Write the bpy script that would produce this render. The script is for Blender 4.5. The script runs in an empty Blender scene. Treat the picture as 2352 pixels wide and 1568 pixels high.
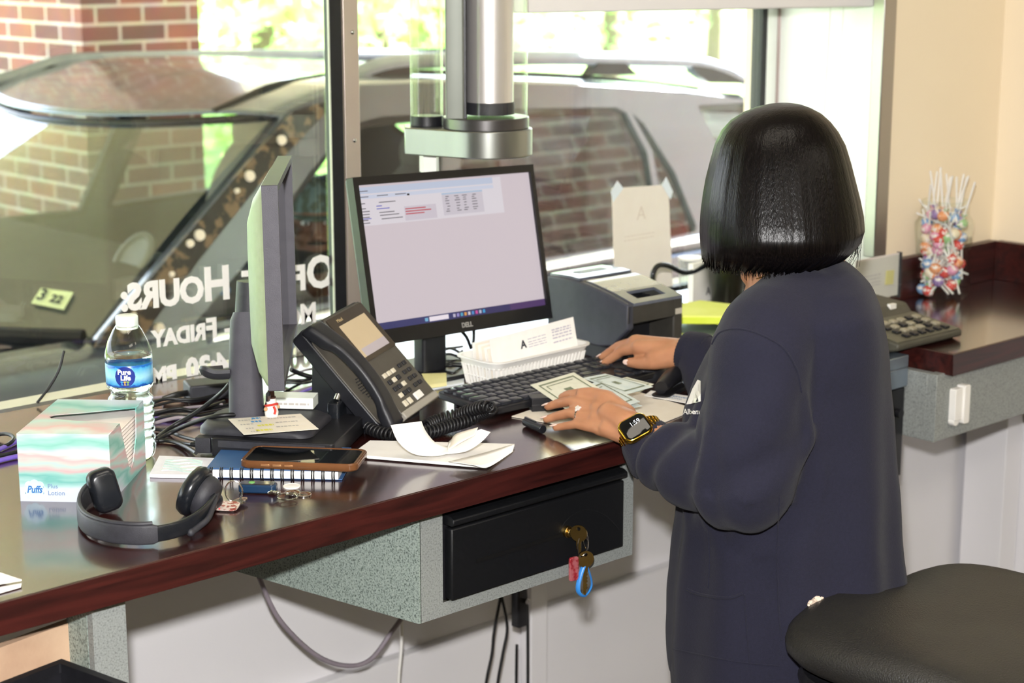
import bpy, bmesh, math, random
from mathutils import Vector, Matrix, noise
from mathutils.bvhtree import BVHTree
random.seed(7)
PI = math.pi
scene = bpy.context.scene
COL = scene.collection

# ------------------------------------------------------------------ camera
PITCH = math.radians(12.4); AZ = math.radians(47.0); CZ = 1.77; F = 4167.0
VD = Vector((math.cos(AZ)*math.cos(PITCH), math.sin(AZ)*math.cos(PITCH), -math.sin(PITCH)))
RT = Vector((math.sin(AZ), -math.cos(AZ), 0))
UP = RT.cross(VD)
CAM = Vector((0, 0, CZ))
cam_d = bpy.data.cameras.new('camera'); cam = bpy.data.objects.new('camera', cam_d); COL.objects.link(cam)
cam.matrix_world = Matrix((( RT.x, UP.x, -VD.x, CAM.x), (RT.y, UP.y, -VD.y, CAM.y), (RT.z, UP.z, -VD.z, CAM.z), (0, 0, 0, 1)))
cam_d.sensor_width = 36.0; cam_d.lens = 36.0*F/2352; cam_d.clip_start = 0.05; cam_d.clip_end = 300
cam_d.dof.use_dof = True; cam_d.dof.focus_distance = 2.38; cam_d.dof.aperture_fstop = 6.3
scene.camera = cam
scene.cycles.transparent_max_bounces = 24
scene.view_settings.view_transform = 'Standard'; scene.view_settings.look = 'None'
scene.view_settings.gamma = 1.0; scene.view_settings.use_curve_mapping = False
scene.view_settings.exposure = 0.0

def ray(x, y): return VD + RT*((x-1176)/F) - UP*((y-784)/F)
def atz(x, y, z): r = ray(x, y); return CAM + r*((z-CZ)/r.z)
def aty(x, y, Y): r = ray(x, y); return CAM + r*(Y/r.y)
def atd(x, y, d): return CAM + ray(x, y)*d

# ------------------------------------------------------------------ world and light
world = bpy.data.worlds.new('sky'); scene.world = world; world.use_nodes = True
wn = world.node_tree.nodes; wl = world.node_tree.links
bg = wn['Background']
tc = wn.new('ShaderNodeTexCoord'); sep = wn.new('ShaderNodeSeparateXYZ'); ramp = wn.new('ShaderNodeValToRGB')
wl.new(tc.outputs['Generated'], sep.inputs[0]); wl.new(sep.outputs['Z'], ramp.inputs[0])
ramp.color_ramp.elements[0].position = 0.0; ramp.color_ramp.elements[0].color = (0.95, 0.98, 1.0, 1)
ramp.color_ramp.elements[1].position = 0.6; ramp.color_ramp.elements[1].color = (0.42, 0.62, 1.0, 1)
wl.new(ramp.outputs[0], bg.inputs[0]); bg.inputs[1].default_value = 8.0

def lamp(name, kind, loc, energy, color, size=None, target=None, rot=None, size_y=None, label=None):
    d = bpy.data.lights.new(name, kind); d.energy = energy; d.color = color
    o = bpy.data.objects.new(name, d); COL.objects.link(o); o.location = loc
    if kind == 'AREA':
        d.shape = 'RECTANGLE'; d.size = size; d.size_y = size_y or size
    elif kind == 'SUN': d.angle = math.radians(0.6)
    elif size: d.shadow_soft_size = size
    if target is not None:
        o.rotation_euler = (Vector(target)-Vector(loc)).to_track_quat('-Z', 'Y').to_euler()
    return o
lamp('sun', 'SUN', (0, 0, 10), 42.0, (1.0, 0.97, 0.9), target=(-8.0, -1.0, 4.6), rot=None)
# the camera's own flash, just above and beside the lens
fl = lamp('camera_flash', 'SPOT', tuple(CAM + UP*0.13 - RT*0.02), 340.0, (1.0, 0.98, 0.97), size=0.025, target=tuple(CAM+VD*3))
fl.data.spot_size = math.radians(75); fl.data.spot_blend = 0.6
CEIL_LIGHTS = [(0.6, -0.6), (2.4, -0.6), (1.2, 1.1)]

# ------------------------------------------------------------------ helpers
def lin(c): return c/12.92 if c <= 0.04045 else ((c+0.055)/1.055)**2.4
def rgb(h): h = h.lstrip('#'); return tuple(lin(int(h[i:i+2], 16)/255) for i in (0, 2, 4))+(1,)
def new_mat(name):
    m = bpy.data.materials.new(name); m.use_nodes = True; return m, m.node_tree.nodes, m.node_tree.links, m.node_tree.nodes['Principled BSDF']
MATS = {}
def pm(name, col, rough=0.5, metal=0.0, noise_=None, bump=None, coat=0, emit=None, spec=0.5, trans=0, ior=1.45, alpha=1, sheen=0, scale3=(1, 1, 1), aniso=0, sss=0):
    if name in MATS: return MATS[name]
    m, N, L, b = new_mat(name)
    b.inputs['Base Color'].default_value = rgb(col); b.inputs['Roughness'].default_value = rough
    b.inputs['Metallic'].default_value = metal; b.inputs['Specular IOR Level'].default_value = spec
    b.inputs['Coat Weight'].default_value = coat; b.inputs['Coat Roughness'].default_value = 0.08
    b.inputs['Transmission Weight'].default_value = trans; b.inputs['IOR'].default_value = ior
    b.inputs['Alpha'].default_value = alpha; b.inputs['Sheen Weight'].default_value = sheen
    b.inputs['Anisotropic'].default_value = aniso
    if sss:
        b.inputs['Subsurface Weight'].default_value = sss; b.inputs['Subsurface Radius'].default_value = (0.012, 0.004, 0.002); b.inputs['Subsurface Scale'].default_value = 1.0
    if emit: b.inputs['Emission Color'].default_value = rgb(emit[0]); b.inputs['Emission Strength'].default_value = emit[1]
    if noise_ or bump:
        t = N.new('ShaderNodeTexCoord'); mp = N.new('ShaderNodeMapping'); mp.inputs['Scale'].default_value = scale3
        L.new(t.outputs['Object'], mp.inputs[0])
    if noise_:
        sc, col2, lo, hi = noise_
        n = N.new('ShaderNodeTexNoise'); n.inputs['Scale'].default_value = sc; n.inputs['Detail'].default_value = 4
        r = N.new('ShaderNodeValToRGB'); r.color_ramp.elements[0].position = lo; r.color_ramp.elements[1].position = hi
        r.color_ramp.elements[0].color = rgb(col); r.color_ramp.elements[1].color = rgb(col2)
        L.new(mp.outputs[0], n.inputs['Vector']); L.new(n.outputs['Fac'], r.inputs[0]); L.new(r.outputs[0], b.inputs['Base Color'])
    if bump:
        n2 = N.new('ShaderNodeTexNoise'); n2.inputs['Scale'].default_value = bump[0]; n2.inputs['Detail'].default_value = 3
        bp = N.new('ShaderNodeBump'); bp.inputs['Strength'].default_value = bump[1]; bp.inputs['Distance'].default_value = 0.002
        L.new(mp.outputs[0], n2.inputs['Vector']); L.new(n2.outputs['Fac'], bp.inputs['Height']); L.new(bp.outputs[0], b.inputs['Normal'])
    MATS[name] = m; return m
def glass_mat(name, tint=(1, 1, 1), refl=1.0, rough=0.0, ior=1.5, f0=0.04):
    """thin pane: clear transmission plus the mirror reflection of its surface"""
    if name in MATS: return MATS[name]
    m, N, L, b = new_mat(name); N.remove(b); out = N['Material Output']
    t = N.new('ShaderNodeBsdfTransparent'); t.inputs[0].default_value = (*tint, 1)
    g = N.new('ShaderNodeBsdfGlossy'); g.inputs['Roughness'].default_value = rough; g.inputs[0].default_value = (refl, refl, refl, 1)
    lw = N.new('ShaderNodeLayerWeight'); lw.inputs[0].default_value = 0.5; mx = N.new('ShaderNodeMixShader')
    p5 = N.new('ShaderNodeMath'); p5.operation = 'POWER'; p5.inputs[1].default_value = 5.0; ma = N.new('ShaderNodeMath'); ma.operation = 'MULTIPLY_ADD'; ma.inputs[1].default_value = 0.96; ma.inputs[2].default_value = f0
    L.new(lw.outputs['Facing'], p5.inputs[0]); L.new(p5.outputs[0], ma.inputs[0])
    L.new(ma.outputs[0], mx.inputs[0]); L.new(t.outputs[0], mx.inputs[1]); L.new(g.outputs[0], mx.inputs[2]); L.new(mx.outputs[0], out.inputs[0])
    MATS[name] = m; return m

def props(o, label=None, cat=None, group=None, kind=None):
    if label: o['label'] = label
    if cat: o['category'] = cat
    if group: o['group'] = group
    if kind: o['kind'] = kind
    return o
def thing(name, label, cat, loc=(0, 0, 0), rz=0, group=None):
    o = bpy.data.objects.new(name, None); COL.objects.link(o); o.empty_display_size = 0.05
    o.location = loc; o.rotation_euler = (0, 0, rz); return props(o, label, cat, group)
def obj(name, bm, mat, parent=None, smooth=40, bevel=0, sub=0, loc=None, label=None, cat=None, group=None, kind=None, solid=0, rz=None, seg=2):
    me = bpy.data.meshes.new(name)
    if isinstance(bm, bmesh.types.BMesh):
        bmesh.ops.recalc_face_normals(bm, faces=bm.faces[:]); bm.to_mesh(me); bm.free()
    else: me = bm; me.name = name
    for mm in (mat if isinstance(mat, (list, tuple)) else [mat]): me.materials.append(mm)
    if smooth:
        me.shade_smooth(); me.set_sharp_from_angle(angle=math.radians(smooth))
    o = bpy.data.objects.new(name, me); COL.objects.link(o)
    if parent is not None: o.parent = parent
    if loc is not None: o.location = loc
    if rz is not None: o.rotation_euler = (0, 0, rz)
    if solid: md = o.modifiers.new('solid', 'SOLIDIFY'); md.thickness = solid; md.offset = 0
    if bevel: md = o.modifiers.new('bevel', 'BEVEL'); md.width = bevel; md.segments = seg; md.limit_method = 'ANGLE'; md.angle_limit = math.radians(35)
    if sub: md = o.modifiers.new('sub', 'SUBSURF'); md.levels = sub; md.render_levels = sub
    return props(o, label, cat, group, kind)
def struct(name, bm, mat, **k): return obj(name, bm, mat, kind='structure', **k)
def B(): return bmesh.new()
def T(loc=(0, 0, 0), rz=0, rx=0, ry=0):
    return Matrix.Translation(Vector(loc)) @ Matrix.Rotation(rz, 4, 'Z') @ Matrix.Rotation(rx, 4, 'X') @ Matrix.Rotation(ry, 4, 'Y')
def box(bm, c, s, M=None, mi=0):
    r = bmesh.ops.create_cube(bm, size=1.0)['verts']
    for v in r:
        v.co = Vector((v.co.x*s[0]+c[0], v.co.y*s[1]+c[1], v.co.z*s[2]+c[2]))
        if M is not None: v.co = M @ v.co
    for f in {f for v in r for f in v.link_faces}: f.material_index = mi
    return r
def box2(bm, lo, hi, M=None, mi=0):
    return box(bm, [(a+b)/2 for a, b in zip(lo, hi)], [b-a for a, b in zip(lo, hi)], M, mi)
def rings(bm, rs, cap=True, closed=False, mi=0):
    vs = [[bm.verts.new(p) for p in r] for r in rs]; n = len(vs[0]); fs = []
    rng = range(len(vs)) if closed else range(len(vs)-1)
    for i in rng:
        a, b = vs[i], vs[(i+1) % len(vs)]
        for j in range(n):
            try: fs.append(bm.faces.new((a[j], a[(j+1) % n], b[(j+1) % n], b[j])))
            except ValueError: pass
    if cap and not closed:
        fs.append(bm.faces.new(vs[0])); fs.append(bm.faces.new(list(reversed(vs[-1]))))
    for f in fs: f.material_index = mi
    return vs
def circle(c, r, n, ax=(1, 0, 0), ay=(0, 1, 0)):
    ax = Vector(ax); ay = Vector(ay); c = Vector(c)
    rx, ry = (r, r) if not isinstance(r, (tuple, list)) else r
    return [c+ax*(rx*math.cos(2*PI*k/n))+ay*(ry*math.sin(2*PI*k/n)) for k in range(n)]
def cyl(bm, p0, p1, r0, r1=None, n=20, cap=True, mi=0):
    p0 = Vector(p0); p1 = Vector(p1); d = (p1-p0).normalized(); r1 = r0 if r1 is None else r1
    a = d.orthogonal().normalized(); b = d.cross(a)
    return rings(bm, [circle(p0, r0, n, a, b), circle(p1, r1, n, a, b)], cap, mi=mi)
def smoothpath(P, k=6, closed=False):
    P = [Vector(p) for p in P]; out = []; n = len(P)
    for i in range(n if closed else n-1):
        p0 = P[(i-1) % n] if (closed or i > 0) else P[0]; p1 = P[i]; p2 = P[(i+1) % n]; p3 = P[(i+2) % n] if (closed or i+2 < n) else P[-1]
        for j in range(k):
            t = j/k; t2 = t*t; t3 = t2*t
            out.append(0.5*((2*p1)+(p2-p0)*t+(2*p0-5*p1+4*p2-p3)*t2+(3*p1-p0-3*p2+p3)*t3))
    if not closed: out.append(P[-1])
    return out
def tube(bm, P, r, n=8, k=6, closed=False, flat=1.0, cap=True, mi=0):
    Q = smoothpath(P, k, closed) if k > 1 else [Vector(p) for p in P]; m = len(Q); rs = []
    t0 = (Q[1]-Q[0]).normalized(); a = t0.orthogonal().normalized()
    for i in range(m):
        if closed: t = (Q[(i+1) % m]-Q[i-1]).normalized()
        else: t = (Q[min(i+1, m-1)]-Q[max(i-1, 0)]).normalized()
        a = (a-t*a.dot(t)); a = a.normalized() if a.length > 1e-6 else t.orthogonal().normalized()
        b = t.cross(a)
        rr = r(i/(m-1)) if callable(r) else r
        rs.append(circle(Q[i], (rr, rr*flat), n, a, b))
    return rings(bm, rs, cap, closed, mi)
def lathe(bm, prof, n=32, c=(0, 0, 0), M=None, cap=True, fn=None):
    rs = []
    for r, z in prof:
        ring = []
        for k in range(n):
            a = 2*PI*k/n; rr = r if fn is None else fn(r, z, a)
            p = Vector((c[0]+rr*math.cos(a), c[1]+rr*math.sin(a), c[2]+z)); ring.append(M @ p if M is not None else p)
        rs.append(ring)
    return rings(bm, rs, cap)
def prism(bm, poly, z0, z1, M=None, mi=0):
    f = lambda p, z: (M @ Vector((p[0], p[1], z))) if M is not None else Vector((p[0], p[1], z))
    return rings(bm, [[f(p, z0) for p in poly], [f(p, z1) for p in poly]], mi=mi)
def ell(bm, c, r, M=None, u=20, v=12):
    res = bmesh.ops.create_uvsphere(bm, u_segments=u, v_segments=v, radius=1.0)['verts']
    for p in res:
        p.co = Vector((p.co.x*r[0]+c[0], p.co.y*r[1]+c[1], p.co.z*r[2]+c[2]))
        if M is not None: p.co = M @ p.co
    return res
def rrect(w, h, r, n=4, cx=0, cy=0):
    out = []
    for (sx, sy, a0) in ((1, 1, 0), (-1, 1, PI/2), (-1, -1, PI), (1, -1, 1.5*PI)):
        for k in range(n+1):
            a = a0+PI/2*k/n; out.append((cx+sx*(w/2-r)+r*math.cos(a), cy+sy*(h/2-r)+r*math.sin(a)))
    return out
def grid(bm, fn, nu, nv, mi=0):
    V = [[bm.verts.new(fn(i/nu, j/nv)) for j in range(nv+1)] for i in range(nu+1)]
    for i in range(nu):
        for j in range(nv): f = bm.faces.new((V[i][j], V[i+1][j], V[i+1][j+1], V[i][j+1])); f.material_index = mi
    return V
def textbm(bm, s, size, M, ext=0.0003, off=0.0, ax='CENTER', mi=0, sx=1.0, font_shear=0):
    cu = bpy.data.curves.new('t', 'FONT'); cu.body = s; cu.size = size; cu.extrude = ext; cu.offset = off; cu.align_x = ax; cu.resolution_u = 3; cu.shear = font_shear
    to = bpy.data.objects.new('t', cu); me = bpy.data.meshes.new_from_object(to)
    w0 = len(bm.verts); f0 = len(bm.faces); bm.from_mesh(me); bm.verts.ensure_lookup_table(); bm.faces.ensure_lookup_table()
    xs = [v.co.x for v in bm.verts[w0:]]
    for v in bm.verts[w0:]: v.co.x *= sx; v.co = M @ v.co
    for f in bm.faces[f0:]: f.material_index = mi
    bpy.data.objects.remove(to); bpy.data.curves.remove(cu); bpy.data.meshes.remove(me)
    return (min(xs)*sx, max(xs)*sx) if xs else (0, 0)
def plate(bm, outer, holes, ext, M, mi=0):
    """flat plate with holes from 2D outlines, thickness 2*ext"""
    cu = bpy.data.curves.new('p', 'CURVE'); cu.dimensions = '2D'; cu.fill_mode = 'BOTH'; cu.extrude = ext
    for poly in [outer]+holes:
        sp = cu.splines.new('POLY'); sp.points.add(len(poly)-1)
        for i, p in enumerate(poly): sp.points[i].co = (p[0], p[1], 0, 1)
        sp.use_cyclic_u = True
    to = bpy.data.objects.new('p', cu); me = bpy.data.meshes.new_from_object(to)
    w0 = len(bm.verts); f0 = len(bm.faces); bm.from_mesh(me); bm.verts.ensure_lookup_table(); bm.faces.ensure_lookup_table()
    for v in bm.verts[w0:]: v.co = M @ v.co
    for f in bm.faces[f0:]: f.material_index = mi
    bpy.data.objects.remove(to); bpy.data.curves.remove(cu); bpy.data.meshes.remove(me)
def fuse(bm, voxel, smooth_it=6, name='fused'):
    """union of overlapping closed shapes as ONE continuous surface"""
    me = bpy.data.meshes.new(name); bmesh.ops.recalc_face_normals(bm, faces=bm.faces[:]); bm.to_mesh(me); bm.free()
    o = bpy.data.objects.new(name, me); COL.objects.link(o)
    r = o.modifiers.new('r', 'REMESH'); r.mode = 'VOXEL'; r.voxel_size = voxel
    if smooth_it: s = o.modifiers.new('s', 'SMOOTH'); s.iterations = smooth_it; s.factor = 0.5
    dg = bpy.context.evaluated_depsgraph_get(); dg.update()
    out = bpy.data.meshes.new_from_object(o.evaluated_get(dg)); bpy.data.objects.remove(o); bpy.data.meshes.remove(me)
    return out
def capsule(bm, P, R, n=14):
    """tapering limb through points P with radii R, rounded ends"""
    P = [Vector(p) for p in P]; Q = []; RR = []
    for i in range(len(P)-1):
        for j in range(4): t = j/4; Q.append(P[i].lerp(P[i+1], t)); RR.append(R[i]*(1-t)+R[i+1]*t)
    Q.append(P[-1]); RR.append(R[-1])
    d0 = (Q[0]-Q[1]).normalized(); d1 = (Q[-1]-Q[-2]).normalized()
    pre = [(Q[0]+d0*RR[0]*math.sin(a), RR[0]*math.cos(a)) for a in (1.45, 1.1, 0.75, 0.35)]
    post = [(Q[-1]+d1*RR[-1]*math.sin(a), RR[-1]*math.cos(a)) for a in (0.35, 0.75, 1.1, 1.45)]
    seq = pre+list(zip(Q, RR))+post; m = len(seq); rs = []; a = None
    for i in range(m):
        t = (seq[min(i+1, m-1)][0]-seq[max(i-1, 0)][0]).normalized()
        if a is None: a = t.orthogonal().normalized()
        a = (a-t*a.dot(t)).normalized(); b = t.cross(a); rs.append(circle(seq[i][0], seq[i][1], n, a, b))
    rings(bm, rs)

# ------------------------------------------------------------------ shared materials
M_black = pm('black_plastic', '#17171a', 0.38, noise_=(60, '#1e1e22', 0.3, 0.7), bump=(900, 0.15))
M_dark = pm('charcoal_plastic', '#2b2b30', 0.5, noise_=(80, '#34343a', 0.3, 0.7), bump=(1200, 0.2))
M_grey = pm('grey_metal_paint', '#8f9390', 0.45, noise_=(30, '#9a9e9a', 0.3, 0.7))
M_white = pm('white_plastic', '#e9e6e0', 0.4, noise_=(20, '#f0eee9', 0.3, 0.7))
M_paper = pm('white_paper', '#f1eee9', 0.8, noise_=(40, '#f6f4f0', 0.3, 0.7))
M_cream_paper = pm('cream_paper', '#ece2d2', 0.8, noise_=(40, '#f0e8da', 0.3, 0.7))
M_chrome = pm('chrome', '#c8c8c8', 0.15, 1.0, noise_=(30, '#d8d8d6', 0.3, 0.7))
M_brass = pm('brass', '#b89a5a', 0.25, 1.0, noise_=(60, '#c8ab6a', 0.3, 0.7))
M_steel = pm('brushed_steel', '#a09c98', 0.32, 1.0, noise_=(8, '#b0aca8', 0.3, 0.7), scale3=(1, 1, 0.05))
M_cable = pm('black_cable', '#131315', 0.42, noise_=(60, '#1a1a1c', 0.3, 0.7))
M_ink = pm('dark_ink', '#33363c', 0.7, noise_=(60, '#3a3d44', 0.3, 0.7))
M_greyink = pm('grey_ink', '#b9b3ae', 0.7, noise_=(60, '#c0bab4', 0.3, 0.7))
M_pane = glass_mat('window_glass', (0.97, 0.975, 0.965), 1.0)
# ================================================================== THE SETTING
CT = 1.07; YE = 1.743; YW = 2.47
M_wall = pm('white_wall_paint', '#e6e4e6', 0.65, noise_=(3, '#eae8ea', 0.3, 0.7), bump=(260, 0.12))
M_cream = pm('cream_wall_paint', '#f4e5ca', 0.7, noise_=(3, '#f6e8ce', 0.3, 0.7), bump=(220, 0.12))
M_jamb = pm('jamb_paint', '#fbfcf8', 0.5, noise_=(3, '#fefefc', 0.3, 0.7))
M_ceil = pm('ceiling_paint', '#e8e4da', 0.8, noise_=(5, '#eeeae0', 0.3, 0.7))
M_floor = pm('floor_carpet', '#5c5650', 0.9, noise_=(60, '#6e675f', 0.3, 0.7))
M_tan = pm('canopy_soffit', '#e0d2b0', 0.8, noise_=(2, '#e6d9b8', 0.3, 0.7))
# dark laminated wood: streaks along X
def wood_mat(name, c1, c2, sc, rough, coat=0):
    m, N, L, b = new_mat(name)
    t = N.new('ShaderNodeTexCoord'); mp = N.new('ShaderNodeMapping'); mp.inputs['Scale'].default_value = sc
    n = N.new('ShaderNodeTexNoise'); n.inputs['Scale'].default_value = 1.0; n.inputs['Detail'].default_value = 6; n.inputs['Distortion'].default_value = 1.2
    r = N.new('ShaderNodeValToRGB'); r.color_ramp.elements[0].position = 0.32; r.color_ramp.elements[1].position = 0.68
    r.color_ramp.elements[0].color = rgb(c1); r.color_ramp.elements[1].color = rgb(c2)
    L.new(t.outputs['Object'], mp.inputs[0]); L.new(mp.outputs[0], n.inputs['Vector']); L.new(n.outputs['Fac'], r.inputs[0]); L.new(r.outputs[0], b.inputs['Base Color'])
    b.inputs['Roughness'].default_value = rough; b.inputs['Coat Weight'].default_value = coat; b.inputs['Coat Roughness'].default_value = 0.13
    bp = N.new('ShaderNodeBump'); n2 = N.new('ShaderNodeTexNoise'); n2.inputs['Scale'].default_value = 700; bp.inputs['Strength'].default_value = 0.08; bp.inputs['Distance'].default_value = 0.001
    L.new(t.outputs['Object'], n2.inputs['Vector']); L.new(n2.outputs['Fac'], bp.inputs['Height']); L.new(bp.outputs[0], b.inputs['Normal'])
    return m
M_top = wood_mat('mahogany_laminate_top', '#1f0d0c', '#3a1715', (3, 26, 26), 0.22, coat=1.0)
M_edge = wood_mat('mahogany_laminate_edge', '#220b0a', '#431915', (4, 60, 60), 0.35)
def speckle_mat(name, base, d1, d2):
    m, N, L, b = new_mat(name); t = N.new('ShaderNodeTexCoord')
    v = N.new('ShaderNodeTexNoise'); v.inputs['Scale'].default_value = 420; v.inputs['Detail'].default_value = 3
    r = N.new('ShaderNodeValToRGB'); e = r.color_ramp.elements
    e[0].position = 0.33; e[0].color = rgb(d1); e[1].position = 0.47; e[1].color = rgb(base); x = e.new(0.7); x.color = rgb(d2)
    L.new(t.outputs['Object'], v.inputs['Vector']); L.new(v.outputs['Fac'], r.inputs[0]); L.new(r.outputs[0], b.inputs['Base Color']); b.inputs['Roughness'].default_value = 0.5
    return m
M_speck = speckle_mat('speckled_grey_green_laminate', '#8b9890', '#4d5853', '#a5b0a8')
M_speckd = speckle_mat('speckled_grey_laminate_fine', '#8a8e8b', '#6f7371', '#979b98')

bm = B(); box2(bm, (-3, -3, -0.1), (3.6, 2.6, 0)); struct('floor', bm, M_floor)
bm = B(); box2(bm, (-3, -3, 2.7), (3.6, 2.62, 2.8)); struct('ceiling', bm, M_ceil)
bm = B(); box2(bm, (-3, -3, 0), (3.6, -2.9, 2.7)); struct('wall_back', bm, M_cream)
bm = B(); box2(bm, (-3, -3, 0), (-2.9, 2.5, 2.7)); struct('wall_left', bm, M_cream)
# right wall: white below the counter, cream above
bm = B(); box2(bm, (3.365, -3, 0), (3.6, 2.62, 1.04)); struct('wall_right', bm, M_wall)
bm = B(); box2(bm, (3.365, -3, 1.04), (3.6, 2.62, 2.7)); struct('wall_right_upper', bm, M_cream)
# window wall: knee wall, pier with jamb, header above
bm = B(); box2(bm, (-3, 2.49, 0), (3.02, 2.60, CT-0.07)); box2(bm, (3.0, 2.12, 0), (3.365, 2.62, 1.04)); struct('wall_front', bm, M_wall)
bm = B(); prism(bm, [(2.955, 2.105), (3.365, 2.105), (3.365, 2.62), (3.15, 2.62), (3.15, 2.52)], 1.04, 2.7); struct('wall_front_upper', bm, M_cream)
bm = B(); prism(bm, [(2.945, 2.11), (2.955, 2.105), (3.15, 2.52), (3.14, 2.56), (3.128, 2.525)], 1.04, 2.35); struct('wall_jamb', bm, M_jamb)
bm = B(); box2(bm, (-3, 2.49, 2.2), (3.365, 2.62, 2.7)); box2(bm, (-3, 2.49, CT-0.02), (-0.6, 2.62, 2.2)); struct('wall_front_header', bm, M_cream)
# trims
bm = B(); box2(bm, (2.916, 2.085, 1.165), (2.956, 2.112, 2.3)); struct('trim_1', bm, M_steel, bevel=0.002)      # metal corner guard
bm = B(); box2(bm, (-0.6, 2.515, CT-0.045), (3.0, 2.60, CT-0.012)); struct('trim_2', bm, pm('sill_paint', '#cfcdbf', 0.45, noise_=(20, '#d6d4c6', 0.3, 0.7)), bevel=0.003)
bm = B(); box2(bm, (-0.6, 2.492, CT-0.012), (3.1, 2.515, CT-0.002)); struct('trim_3', bm, M_black)   # dark gasket line under the sill
bm = B(); box2(bm, (-3, 2.462, 0), (3.0, 2.49, 0.47)); struct('baseboard_front', bm, M_wall, bevel=0.004)
# window frames and panes
bm = B()
box2(bm, (1.927, 2.488, CT), (1.960, 2.503, 2.2))
mull = struct('trim_4', bm, pm('mullion_aluminium', '#cbbcb2', 0.42, 0.7, noise_=(8, '#d4c6bc', 0.3, 0.7), scale3=(1, 1, 0.1)), bevel=0.0015)
for z in (1.62, 1.435, 1.25):
    s = B(); ell(s, (1.946, 2.487, z), (0.004, 0.003, 0.004)); obj('screw', s, M_chrome, mull)
bm = B(); box2(bm, (1.896, 2.486, CT), (1.922, 2.502, 2.2)); struct('trim_5', bm, M_black, bevel=0.001)
bm = B(); box2(bm, (1.8935, 2.486, CT), (1.896, 2.489, 2.2)); box2(bm, (1.922, 2.494, CT), (1.927, 2.503, 2.2)); struct('trim_6', bm, pm('glazing_bead', '#c9cfb8', 0.4, noise_=(20, '#d2d8c2', 0.3, 0.7)))
bm = B(); box2(bm, (3.062, 2.50, CT), (3.078, 2.53, 2.2)); struct('trim_7', bm, M_black, bevel=0.001)
bm = B(); box2(bm, (3.078, 2.50, CT), (3.112, 2.54, 2.2)); box2(bm, (3.112, 2.495, CT), (3.13, 2.53, 2.2), mi=1); struct('trim_8', bm, [pm('frame_white', '#eef1ea', 0.4, noise_=(20, '#f3f5ef', 0.3, 0.7)), pm('frame_rose', '#b9a6a2', 0.35, 0.6, noise_=(20, '#c4b2ae', 0.3, 0.7))], bevel=0.001)
w1 = B(); box2(w1, (-0.6, 2.505, CT-0.012), (1.90, 2.511, 2.2)); W1 = struct('window_1', w1, M_pane, smooth=0)
w2 = B(); box2(w2, (1.935, 2.505, CT-0.012), (3.07, 2.511, 2.2)); W2 = struct('window_2', w2, M_pane, smooth=0)
# header box over the right pane
bm = B(); prism(bm, [(2.23, 2.36), (2.95, 2.135), (3.12, 2.49), (2.23, 2.49)], 1.648, 2.2)
struct('trim_9', bm, pm('header_white', '#dcd9d6', 0.6, noise_=(6, '#e2dfdc', 0.3, 0.7)), bevel=0.003)
# blind cords hanging by the jamb
for px in (1908, 1938):
    p = aty(px, 10, 2.22); c = B(); tube(c, [(p.x, p.y, 1.66), (p.x+0.004, p.y+0.01, 1.4), (p.x+0.002, p.y+0.015, 1.2)], 0.0012, n=6)
    obj('blind_cord', c, M_white, label='thin white cord hanging down the bright window jamb, %s of two' % ('nearer the window' if px == 1908 else 'nearer the metal corner trim'), cat='cord', group='blind cords')
# ceiling lamps (behind and above the photographer)
for i, (x, y) in enumerate(CEIL_LIGHTS):
    lamp('ceiling_lamp_light', 'AREA', (x, y, 2.66), 12, (1.0, 0.90, 0.76), size=1.1, size_y=0.5, target=(x, y, 0))

# lettering on window_1, read from outside: white vinyl, mirrored as seen from inside
M_vinyl = pm('white_vinyl', '#efece6', 0.6, noise_=(20, '#f4f1ec', 0.3, 0.7))
def smallcaps(parts, size, px_r, base_px, width_px, zoff=0):
    """parts: list of (text, scale). right px end and left px end lie on the glass; text runs to -X"""
    a = aty(px_r[0], px_r[1], 2.503); b = aty(width_px[0], width_px[1], 2.503)
    total = (b-a).length; tmp = []; x = 0
    for s, k in parts:
        t = B(); lo, hi = textbm(t, s, k, Matrix.Identity(4), 0, ax='LEFT') if s.strip() else (0, 0.3); adv = hi + 0.07*k
        tmp.append((s, k, x)); x += adv; t.free()
    # scale so the run fits its length
    f = total/(x-0.07)
    bmm = B(); d = (b-a).normalized()
    for s, k, x0 in tmp:
        R = Matrix(((d.x*f, 0, 0, a.x+d.x*f*x0), (0, 0, 1, 2.5035), (d.z*f, f*1.05, 0, a.z+d.z*f*x0), (0, 0, 0, 1)))
        textbm(bmm, s, k, R, 0.0004, off=0.045, ax='LEFT')
    return bmm
l1 = smallcaps([('O', 1.3), ('FFICE', .98), (' ', 1.0), ('H', 1.3), ('OURS:', .98)], .05, (770, 654), 0, (283, 712))
obj('lettering', l1, M_vinyl, W1, smooth=0, label='large white mirrored lettering line')
l2 = smallcaps([('M', 1.25), ('ONDAY', .98), (' ', 1.0), ('-', 1.0), (' ', 1.0), ('F', 1.25), ('RIDAY', .98)], .05, (728, 737), 0, (352, 797))
obj('lettering', l2, M_vinyl, W1, smooth=0, label='middle white mirrored lettering line')
l3 = smallcaps([('8:00', 1.0), (' ', .6), ('AM', .8), (' ', 1.0), ('-', 1.0), (' ', 1.0), ('4:30', 1.0), (' ', .6), ('PM', .8)], .05, (752, 815), 0, (352, 886))
obj('lettering', l3, M_vinyl, W1, smooth=0, label='lower white mirrored lettering line')

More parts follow.
